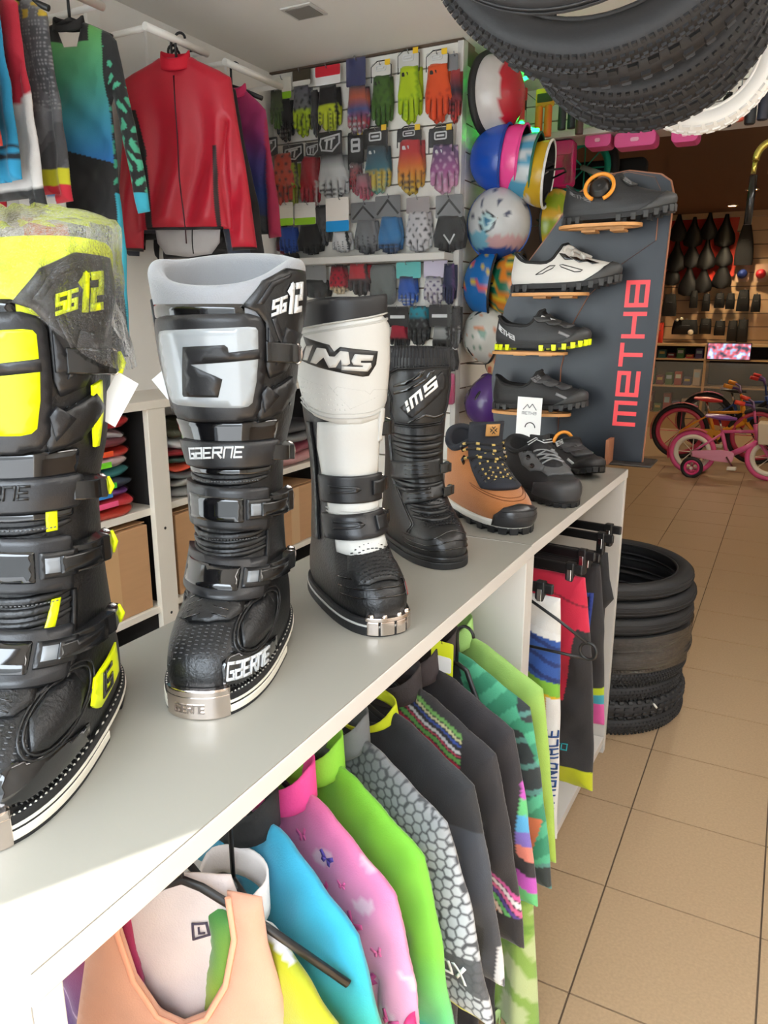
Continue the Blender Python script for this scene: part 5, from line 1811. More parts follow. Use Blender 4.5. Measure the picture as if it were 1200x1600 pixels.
# peach tank top and its neighbours
def tank(W=.125, H=.60, n=.055, st=.035, deep=.165):
    r = [(n, 0), (n + st, -.006), (n + st + .004, -.06), (W - .012, -.15), (W, -.21), (W + .02, -.4), (W + .03, -H)]
    l = [(-x, z) for x, z in r][::-1]
    neck = [(-n - .004, -.05), (-n * .86, -.11), (-n * .45, -deep + .012), (0, -deep), (n * .45, -deep + .012), (n * .86, -.11), (n + .004, -.05)]
    return r + l + neck
def d_peach(x, z, s):
    c = ramp((-z) / .6, [(0, C(240, 176, 146)), (.5, C(242, 182, 152)), (1, C(236, 168, 140))])
    return c
l = (-.490, .470, .738)
tpk, cl = jersey('tank_top', 'peach sleeveless tank top with deep scoop neck at the near end', l, .42, d_peach, None, tank(), cat='tank top', step=.007, thick=.012, wr=lambda x, z: .010 * np.sin(x * 42 + 1.5 * np.sin(z * 7)) * np.clip(-z * 2.2, 0, 1))
nb = MB()
nk = [(.055, 0), (.059, -.05), (.047, -.11), (.025, -.153), (0, -.165), (-.025, -.153), (-.047, -.11), (-.059, -.05), (-.055, 0)]
pts = [cl.front(a * 1.04, b - .003)[0] for a, b in resample(nk, .02)[:-4]]
nb.tube([p + Vector((0, -.002, 0)) for p in pts], .0035, 6, flat=.6)
nb.build('neck_binding', mat('peach_binding', (236, 164, 132), .7), tpk)
def d_inner(x, z, s):
    return ramp(-z / .4, [(0, C(246, 232, 228)), (.5, C(246, 226, 220)), (1, C(242, 206, 190))])
bp = Cloth([(-.052, -.002), (.052, -.002), (.066, -.06), (.10, -.16), (.10, -.3), (-.10, -.3), (-.10, -.16), (-.066, -.06)], .004)
bpo = bp.build('back_panel', tpk, d_inner, .012, loc=(0, .024, 0))
bp.print_('logo', [stroke([(.012, -.055), (.026, -.055), (.028, -.070), (.012, -.074), (.012, -.055)], .0025, False)[i] for i in range(4)] + stroke([(.018, -.060), (.018, -.067), (.023, -.067)], .002), mat('dark_purple_print', (60, 50, 70), .6), bpo)
hanger('black hanger carrying the peach tank top', (l[0], l[1] + .012, .735), .42, W=.17, drop=.115, hook=.065)
def d_gr(x, z, s):
    t = np.sin(x * 50 + z * 20) * np.sin(z * 33)
    c = ramp(np.clip((-z) / .35 + .1 * t, 0, 1), [(0, C(66, 150, 70)), (.3, C(170, 200, 40)), (.6, C(200, 206, 120)), (1, C(196, 190, 180))])
    return c
l2 = (-.530, .510, .70)
jersey('tank_top', 'green and yellow patterned vest seen through the peach tank top neck', l2, -.1, d_gr, None, tank(.13, .5, .05, .04, .10), cat='tank top', step=.009)
hanger('black hanger carrying the green patterned vest', (l2[0], l2[1] + .01, .724), -.1, W=.08, drop=.04, hook=.07)
def d_mag(x, z, s):
    c = ramp(-z / .42, [(0, C(190, 20, 80)), (.18, C(176, 30, 96)), (.40, C(120, 60, 130)), (.65, C(70, 60, 130)), (1, C(30, 30, 60))])
    w1 = np.abs(z + .155 + .03 * np.cos(x * 22)) < .004
    c[w1] = C(226, 190, 230)
    return c
l3 = (-.640, .470, .70)
jersey('tank_top', 'magenta to navy sports vest at the back near the counter end', l3, -.08, d_mag, None, tank(.125, .56, .04, .05, .07), cat='tank top', step=.008)
hanger('black hanger carrying the magenta vest', (l3[0], l3[1] + .01, .702), -.08, W=.08, drop=.03, hook=.09)

# pale green camouflage skirt below the jerseys
def d_skirt(x, z, s):
    t = np.sin(x * 46 + 2.2 * np.sin(z * 25)) * np.sin(z * 40 + 1.7 * np.sin(x * 30))
    c = solid(C(150, 190, 84), len(x))
    c[t > .15] = C(206, 222, 160)
    c[t < -.45] = C(120, 170, 60)
    return c
so_ = [(-.15, 0), (.15, 0), (.17, -.10), (.185, -.24), (.195, -.36), (.15, -.375), (.10, -.365), (.05, -.38), (0, -.368), (-.05, -.38), (-.1, -.366), (-.15, -.376), (-.19, -.36), (-.17, -.1)]
t = empty('sports_skirt', (-.445, 1.10, .43), -.2)
tag(t, 'pale green camouflage mesh skirt hanging lowest under the counter', 'skirt')
cs = Cloth(so_, .018, wr=lambda x, z: .014 * np.sin(x * 60 + 1.2) * np.clip(-z * 3.5, 0.1, 1))
cs.build('body', t, d_skirt, .007)
fr_ = MB()
fr_.grid(lambda u, v: Vector((-.185 + .38 * u, -.02 + .012 * math.sin(u * 80) , -.345 - .030 * v + .006 * math.sin(u * 80))), 60, 3)
fo_ = fr_.build('frill', mat('pale_green_frill', (186, 210, 140), .8), t)
fo_.modifiers.new('s', 'SOLIDIFY').thickness = .002
hanger('black hanger carrying the pale green skirt', (-.445, 1.105, .722), -.2, W=.15, drop=.29, hook=.075)

yt = empty('hang_tag', (-.46, 1.075, .712), -.1); tag(yt, 'neon yellow swing tag with a white window among the dark jerseys', 'tag')
MB().prism(rrect(-.021, .021, 0, .062, .003), 0, .001, lambda a, b, q: (a, q, b)).build('card', mat('lime_card', (214, 222, 30), .5), yt)
MB().prism(rrect(-.010, .018, .008, .036, .004), -.0008, 0, lambda a, b, q: (a, q, b)).build('window', M_tagpaper, yt)
MB().tube([(0, 0, .058), (-.01, .004, .088)], .0008, 5).build('string', M_rubber, yt)

# ---------------------------------------------------------- shorts on clip hangers in the far counter
MB().tube([(-.165, .024, .815), (-.165, .819, .815)], .009, 12).build('hanging_rail', MATS['chrome_rail'], cu2)
def clip_hanger(label, loc, rz=0, W=.16):
    t = empty('clip_hanger', loc, rz)
    tag(t, label, 'hanger', 'clip hangers in the far counter')
    m = MATS['black_hanger_plastic']
    MB().box(-W, W, -.005, .005, -.010, .012).build('bar', m, t, bevel=.003)
    for sx in (-1, 1):
        c = MB(); c.box(sx * W * .82 - .010, sx * W * .82 + .010, -.009, .009, -.045, .016)
        co = c.build('clip', m, t, bevel=.003)
        s = MB(); s.box(sx * W * .82 - .005, sx * W * .82 + .005, -.0105, .0105, -.026, .0)
        s.build('clip_spring', MATS['chrome_rail'], co, bevel=.001)
    MB().tube([(0, 0, .01), (0, 0, .045), (.010, 0, .058), (.020, 0, .050)], .0025, 6).build('hook', m, t)
    return t
def shorts(W=.155, H=.50, crotch=.26, flare=.02):
    return [(-W, 0), (W, 0), (W + flare * .6, -H * .4), (W + flare, -H), (.035, -H - .012), (.012, -crotch), (-.012, -crotch), (-.035, -H - .012), (-W - flare, -H), (-W - flare * .6, -H * .4)]
def short_obj(label, loc, rz, dye, o=None, step=.0036):
    t = empty('cycling_shorts', loc, rz)
    tag(t, label, 'shorts', 'shorts in the far counter')
    c = Cloth(o or shorts(), .016)
    c.build('body', t, dye, step)
    return t, c
def d_mond(x, z, s):
    c = solid(C(30, 30, 34), len(x))
    e = x > .02 + .02 * np.sin(z * 12)
    k = z + .25 * (x - .1)
    c[e] = C(250, 250, 248)
    c[e & (k > -.06)] = C(244, 242, 238)
    c[e & (k < -.075) & (k > -.17)] = C(44, 92, 176)
    c[e & (k < -.075) & (k > -.17) & (np.sin(k * 190 + x * 40) > .6)] = C(20, 50, 120)
    c[e & (k < -.165) & (k > -.195)] = C(140, 206, 60)
    c[e & (k < -.195) & (k > -.36) & (x < .125 + .35 * (k + .36))] = C(250, 204, 20)
    c[(x > .155) & (k < -.2)] = C(250, 250, 250)
    c[(x < .045) & (z < -.09) & (z > -.11) & (x > -.02)] = C(40, 130, 210)
    return c
l = (-.525, 1.465, .742)
tm, cl = short_obj('white cycling shorts with blue waves, yellow panel and vertical blue lettering', l, -.10, d_mond, shorts(.165, .56, .30, .025))
# lettering runs up the leg
def vert(q, x0, z0):
    return [(x0 - b * 1.0, z0 + a) for a, b in q]
cl.print_('lettering', [vert(q, .182, -.50) for q in lettering('LA MONDIALE', 0, 0, .022, .9, .16, .36)], mat('navy_print', (30, 70, 130), .6), tm, .006)
clip_hanger('clip hanger holding the white and blue shorts', (l[0], l[1], .757), -.10, .15)
wb = MB(); wb.box(.02, .16, -.019, .019, -.058, .006); 
def d_red(x, z, s):
    c = solid(C(34, 32, 36), len(x))
    k = z + .3 * (x - .1)
    c[k > -.10] = C(226, 26, 70)
    c[(np.abs(x - .115 - .10 * (z + .2)) < .035) & (z > -.30)] = C(226, 26, 70)
    c[z < -.47] = C(216, 222, 10)
    c[(np.abs(k + .045) < .0025)] = C(150, 10, 44)
    return c
l = (-.515, 1.640, .735)
tr_, cl = short_obj('red and black cycling shorts with neon yellow leg hem', l, -.12, d_red, shorts(.165, .52, .30, .055))
cl.print_('lettering', lettering('CaFO', .095, -.425, .014, 1.3, .18, .3), mat('teal_print', (30, 150, 160), .6), tr_)
clip_hanger('clip hanger holding the red and black shorts', (l[0], l[1], .750), -.12, .16)
def d_pkh(x, z, s):
    c = solid(C(36, 34, 38), len(x))
    c[(z < -.36)] = C(236, 90, 170)
    c[(z < -.36) & (x < .12)] = C(240, 180, 206)
    c[(z < -.335) & (z > -.36) & (x > .12)] = C(60, 170, 190)
    c[(z < -.315) & (z > -.335) & (x > .12)] = C(196, 220, 20)
    return c
l = (-.515, 1.80, .72)
t4, cl = short_obj('black cycling shorts with pink, teal and lime striped hem', l, -.14, d_pkh, shorts(.165, .42, .28, .04))
cl.print_('white_patch', [[(.02, -.10), (.10, -.08), (.11, -.20), (.03, -.21)]], M_tagpaper, t4)
cl.print_('blue_frame', stroke([(.11, -.08), (.155, -.075), (.155, -.22), (.11, -.22)], .010), mat('blue_print', (36, 60, 140), .6), t4)
clip_hanger('clip hanger holding the black shorts with pink hem', (l[0], l[1], .735), -.14, .165)
for k, (y, z, W, lb) in enumerate(((1.72, .762, .17, 'clip hanger between the red shorts and the pink hem shorts'), (1.90, .758, .175, 'clip hanger in front of the black jersey'), (1.97, .764, .18, 'clip hanger nearest the far end panel'))):
    clip_hanger(lb, (-.515, y, z), -.14, W)
def d_bk(x, z, s):
    c = solid(C(32, 32, 36), len(x))
    return c
l = (-.515, 1.90, .70)
jersey('jersey', 'plain black garment hanging beside the far end panel of the counter', l, -.1, d_bk, None, [(-.16, .02), (.16, .02), (.17, -.05), (.185, -.10), (.165, -.13), (.165, -.40), (-.16, -.40)], group='shorts in the far counter', cat='jersey', step=.012)
# empty wire hanger poking out
wh = empty('wire_hanger', (-.40, 1.40, .73), -.15)
tag(wh, 'empty black wire hanger poking out in front of the white shorts', 'hanger')
MB().tube([(-.05, 0, .035), (.05, 0, -.01), (.118, 0, -.045)], .0032, 7).build('arm', MATS['black_hanger_plastic'], wh)
MB().tube([(.118 + .017 * math.cos(a), 0, -.060 + .017 * math.sin(a)) for a in [2 * PI * i / 18 for i in range(18)]], .0032, 7, True).build('loop', MATS['black_hanger_plastic'], wh)
MB().tube([(.115, 0, -.077), (.05, 0, -.080), (-.06, 0, -.085)], .0032, 7).build('lower_arm', MATS['black_hanger_plastic'], wh)

# ---------------------------------------------------------- clothes on the left wall
M_rail = mat('white_rail', (236, 234, 228), .4)
def wall_rail(y0, y1, label):
    t = empty('clothes_rail', (-2.07, y0, 2.15))
    tag(t, label, 'clothes rail', 'white rails on the left wall')
    L = y1 - y0
    MB().box(0, .012, -.02, .035, -.06, .115).build('bracket_plate', M_rail, t, bevel=.002)
    MB().box(.0, .012, L - .035, L + .02, -.06, .115).build('bracket_plate', M_rail, t, bevel=.002)
    for yy in (0.008, L - .008):
        MB().tube([(.01, yy, 0), (.235, yy, 0)], .009, 10).build('bracket_arm', M_rail, t)
    MB().tube([(.235, -.005, 0), (.235, L + .005, 0)], .0115, 14).build('tube', M_rail, t)
wall_rail(1.10, 1.76, 'white wall rail holding the leftmost coloured jerseys')
wall_rail(1.93, 2.20, 'white wall rail with a row of black hanger hooks')
wall_rail(2.30, 2.62, 'white wall rail nearest the glove wall')

def longsleeve(W=.15, H=.52, n=.045, drop=.05, sl=.50, sw=.062, splay=.075, bw=None):
    bw = bw or W * .82
    r = [(n, .012), (n + .02, .0), (W * .8, -drop * .6), (W, -drop), (W + splay * .35, -drop - sl * .35), (W + splay * .8, -drop - sl * .7), (W + splay, -drop - sl), (W + splay - sw, -drop - sl - .004),
         (W + splay * .45 - sw * .9, -drop - sl * .55), (bw + .01, -drop - .13), (bw, -drop - .17), (bw + .006, -H * .75), (bw + .01, -H)]
    l = [(-x, z) for x, z in r][::-1]
    return r + l
HW = 'clothes hanging on the left wall'
def whang(lb, y, x=-1.835, rz=0.0, W=.12):
    return hanger(lb, (x, y, 2.09), rz, W=W, drop=.045, hook=.078, group='black hangers on the left wall', wire=.006)
# red jacket
def d_redj(x, z, s):
    c = solid(C(214, 16, 50), len(x))
    m = (np.abs(x + .128 + .09 * (z + .27) * np.sign(z + .27)) < .020 - np.abs(z + .27) * .10) & (z < -.14) & (z > -.40)
    c[m] = C(24, 24, 26)
    c[(x < -.112) & (x > -.135) & (z < -.30)] = C(26, 26, 28)
    c[(x > .112) & (x < .125) & (z < -.25)] = C(40, 20, 26)
    c[z < -.560] = C(24, 24, 26)
    return c
tj, cl = jersey('jacket', 'bright red zipped wind jacket with black cuffs on the left wall', (-1.835, 2.05, 2.085), .38, d_redj, (206, 16, 46), longsleeve(.178, .50, .055, .05, .515, .085, .062, .150), HW, .004, .018, .05, .045, (60, 12, 24), F_shiny, 'jacket',
       wr=lambda x, z: .014 * np.sin(x * 46 + 2.0 * np.sin(z * 8)) * np.clip(-z * 3, 0, 1) + .004 * np.sin(z * 19))
MB().tube([cl.front(-.13 + .26 * i / 12, -.497)[0] for i in range(13)], .005, 6).build('hem', mat('black_hem', (24, 24, 26), .6), tj)
# lining tail below the hem
lt_ = Cloth([(-.11, 0), (.115, 0), (.11, -.05), (.08, -.085), (0, -.095), (-.08, -.085), (-.105, -.05)], .008)
lto = lt_.build('lining_tail', tj, lambda x, z, s: solid(C(196, 190, 188), len(x)), .012, loc=(0, .012, -.492))
MB().tube([lt_.front(0.02, -.005 - .02 * i)[0] for i in range(5)], .002, 5).build('lining_seam', M_rubber, lto)
whang('black hanger of the bright red jacket', 2.055, -1.835, .38)
# navy jacket behind it
jersey('jacket', 'navy jacket just behind the red jacket', (-1.885, 2.085, 2.08), .34, lambda x, z, s: solid(C(52, 58, 78), len(x)), (44, 48, 64), longsleeve(.155, .50, .05, .05, .52, .08, .085, .135), HW, .012, .018, cat='jacket')
whang('black hanger of the navy jacket', 2.09, -1.885, .34)
jersey('jacket', 'black jacket hanging behind the navy jacket', (-1.90, 2.19, 2.085), .2, lambda x, z, s: solid(C(34, 33, 36), len(x)), (30, 30, 32), longsleeve(.165, .58, .05, .05, .53, .08, .085, .14), HW, .012, .018, cat='jacket')
whang('black hanger of the black jacket', 2.195, -1.90, .2)
def d_bpk(x, z, s):
    c = solid(C(36, 34, 38), len(x))
    c[(x < -.09) & (z > -.20) & (x + .09 < (z + .03))] = C(206, 184, 178)
    c[(np.sin(x * 90) * np.sin(z * 80) > .8)] = C(110, 110, 116)
    return c
jersey('jacket', 'black patterned jacket with pale pink shoulder edge', (-1.935, 2.125, 2.085), .30, d_bpk, (40, 36, 40), longsleeve(.15, .52, .045, .05, .5, .07, .05, .13), HW, .01, .018, cat='jacket')
whang('pale hanger of the black patterned jacket', 2.13, -1.935, .30)
jersey('jacket', 'black jacket half hidden at the near end of the hook rail', (-1.960, 2.165, 2.10), .2, lambda x, z, s: solid(C(30, 30, 31), len(x)), (28, 28, 30), longsleeve(.14, .50, .05, .04, .5, .07, .05, .12), HW, .012, .018, cat='jacket')
whang('black hanger of the half hidden black jacket', 2.17, -1.960, .2)
# purple-blue jersey on the third rail
def d_pur(x, z, s):
    t = (-z + .25 * (.1 - x)) / .42
    c = ramp(t, [(0, C(206, 46, 110)), (.3, C(180, 50, 124)), (.55, C(90, 66, 150)), (.8, C(40, 70, 150)), (1, C(30, 44, 90))])
    c[(x < -.02) & (z > -.12)] = C(36, 80, 170)
    c[(x < -.05) & (z > -.06)] = C(110, 170, 90)
    c[(z < -.42)] = C(48, 56, 64)
    c[(x > .135) & (z < -.1)] = C(190, 36, 84)
    return c
jersey('jersey', 'pink to blue gradient long sleeve jersey next to the gloves', (-1.865, 2.36, 2.075), .15, d_pur, (200, 40, 96), longsleeve(.135, .48, .04, .07, .42, .05, .045, .12), HW, .008, .016)
whang('black hanger of the pink to blue jersey', 2.365, -1.865, .15)

# one-piece suit with gradient chest
def d_suit(x, z, s):
    t = (-z - .02) / .36
    c = ramp(t + .35 * (x - .0), [(0, C(112, 190, 96)), (.35, C(84, 178, 140)), (.7, C(60, 160, 196)), (1, C(40, 130, 220))])
    leg = z < -.335 - .25 * (x)
    c[leg] = C(32, 31, 33)
    sleeve = np.abs(x) > .098 + .05 * np.clip(-z - .15, 0, .1)
    u = x * 90 + 2.5 * np.sin(z * 55); v = z * 70 + 2.2 * np.sin(x * 80)
    tri = (np.sin(u) * np.sin(v) > .45)
    c[sleeve] = C(28, 28, 30)
    c[sleeve & tri] = C(80, 190, 150)
    c[(x < -.062) & ~sleeve & (z > -.40)] = C(34, 33, 36)
    c[sleeve & (z < -.44)] = C(60, 190, 214)
    neck = (z > -.05) & (np.abs(x) < .06)
    c[neck] = C(30, 30, 32)
    return c
suit_o = [(.04, .0), (.06, -.006), (.115, -.03), (.135, -.05), (.165, -.22), (.185, -.36), (.198, -.49), (.160, -.495), (.142, -.36), (.115, -.19), (.105, -.21), (.11, -.40), (.115, -.6), (.10, -.90), (.03, -.90), (.006, -.50), (-.006, -.50), (-.03, -.90), (-.10, -.90), (-.115, -.6), (-.11, -.40), (-.105, -.21), (-.115, -.19), (-.142, -.36), (-.160, -.475), (-.198, -.47), (-.185, -.36), (-.165, -.22), (-.135, -.05), (-.115, -.03), (-.06, -.006), (-.04, .0), (-.02, -.06), (.02, -.06)]
jersey('cycling_suit', 'one piece cycling suit with green to blue chest and black legs', (-1.865, 1.665, 2.085), .34, d_suit, (30, 30, 32), suit_o, HW, .004, .016, .045, .03, cat='suit')
whang('black hanger of the one piece cycling suit', 1.67, -1.865, .34)
def d_camo(x, z, s):
    t = np.sin(x * 30 + 2 * np.sin(z * 11)) * np.sin(z * 16 + x * 8)
    c = solid(C(96, 96, 100), len(x))
    c[t > .2] = C(128, 128, 132)
    c[t < -.35] = C(70, 70, 74)
    c[(np.mod(x, .01) < .004) & (np.mod(z, .01) < .004) & (z > -.26)] = C(150, 150, 152)
    c[(z < -.40) & (z > -.44)] = C(220, 214, 20)
    c[(z < -.44)] = C(214, 20, 50)
    c[(z < -.485)] = C(26, 26, 28)
    c[(z > -.05) & (np.sin(x * 130) * np.sin(z * 120) > .3)] = C(216, 180, 40)
    return c
jersey('jersey', 'grey camouflage jersey with yellow and red hem on the left wall', (-1.855, 1.475, 2.075), .10, d_camo, None, longsleeve(.115, .46, .045, .04, .44, .055, .03, .10), HW, .0045, .016)
whang('black hanger of the grey camouflage jersey', 1.48, -1.855, .10)
def d_rw(x, z, s):
    c = solid(C(206, 24, 54), len(x))
    c[(z < -.30 + .5 * x)] = C(240, 234, 230)
    c[z < -.46] = C(26, 26, 28)
    return c
jersey('jersey', 'red and white long sleeve jersey squeezed behind the blue one', (-1.865, 1.405, 2.075), .05, d_rw, None, longsleeve(.115, .48, .045, .04, .46, .055, .03, .10), HW, .010, .014)
whang('black hanger of the red and white jersey', 1.41, -1.865, .05)
def d_blue(x, z, s):
    c = solid(C(38, 164, 214), len(x))
    c[((z < -.375) & (z > -.385)) | ((z < -.395) & (z > -.410))] = C(20, 34, 50)
    c[(x > .09) & (z < -.12) & (x < .10)] = C(24, 110, 160)
    return c
jersey('jersey', 'sky blue long sleeve jersey with two dark cuff stripes', (-1.875, 1.345, 2.085), .10, d_blue, (36, 150, 200), longsleeve(.125, .46, .04, .045, .41, .06, .02, .10), HW, .008, .015)
whang('black hanger of the sky blue jersey', 1.35, -1.875, .10)
def d_rl(x, z, s):
    c = solid(C(206, 60, 46), len(x))
    c[(z > -.17) & (z < -.05)] = C(236, 232, 230)
    c[(np.hypot(np.mod(x, .05) - .025, np.mod(z, .05) - .025) < .012) & (z > -.17) & (z < -.05)] = C(214, 60, 60)
    return c
jersey('jersey', 'orange red and white jersey at the far left of the wall', (-1.875, 1.265, 2.09), .10, d_rl, None, longsleeve(.15, .46, .04, .04, .36, .06, .03, .12), HW, .010, .015)
whang('black hanger of the orange red jersey', 1.27, -1.875, .10)
def d_pz(x, z, s):
    c = solid(C(36, 36, 40), len(x))
    q = np.floor((z + .2 * x) / .07).astype(int) % 4
    for k, cc in enumerate((C(40, 40, 44), C(214, 110, 50), C(230, 226, 220), C(44, 140, 210))): c[q == k] = cc
    return c
jersey('trousers', 'patchwork coloured leggings below the grey camouflage jersey', (-1.88, 1.53, 1.70), .10, d_pz, None, [(-.085, 0), (.085, 0), (.08, -.25), (.07, -.50), (.01, -.50), (0, -.12), (-.01, -.50), (-.07, -.50), (-.08, -.25)], HW, .010, .014, cat='leggings')
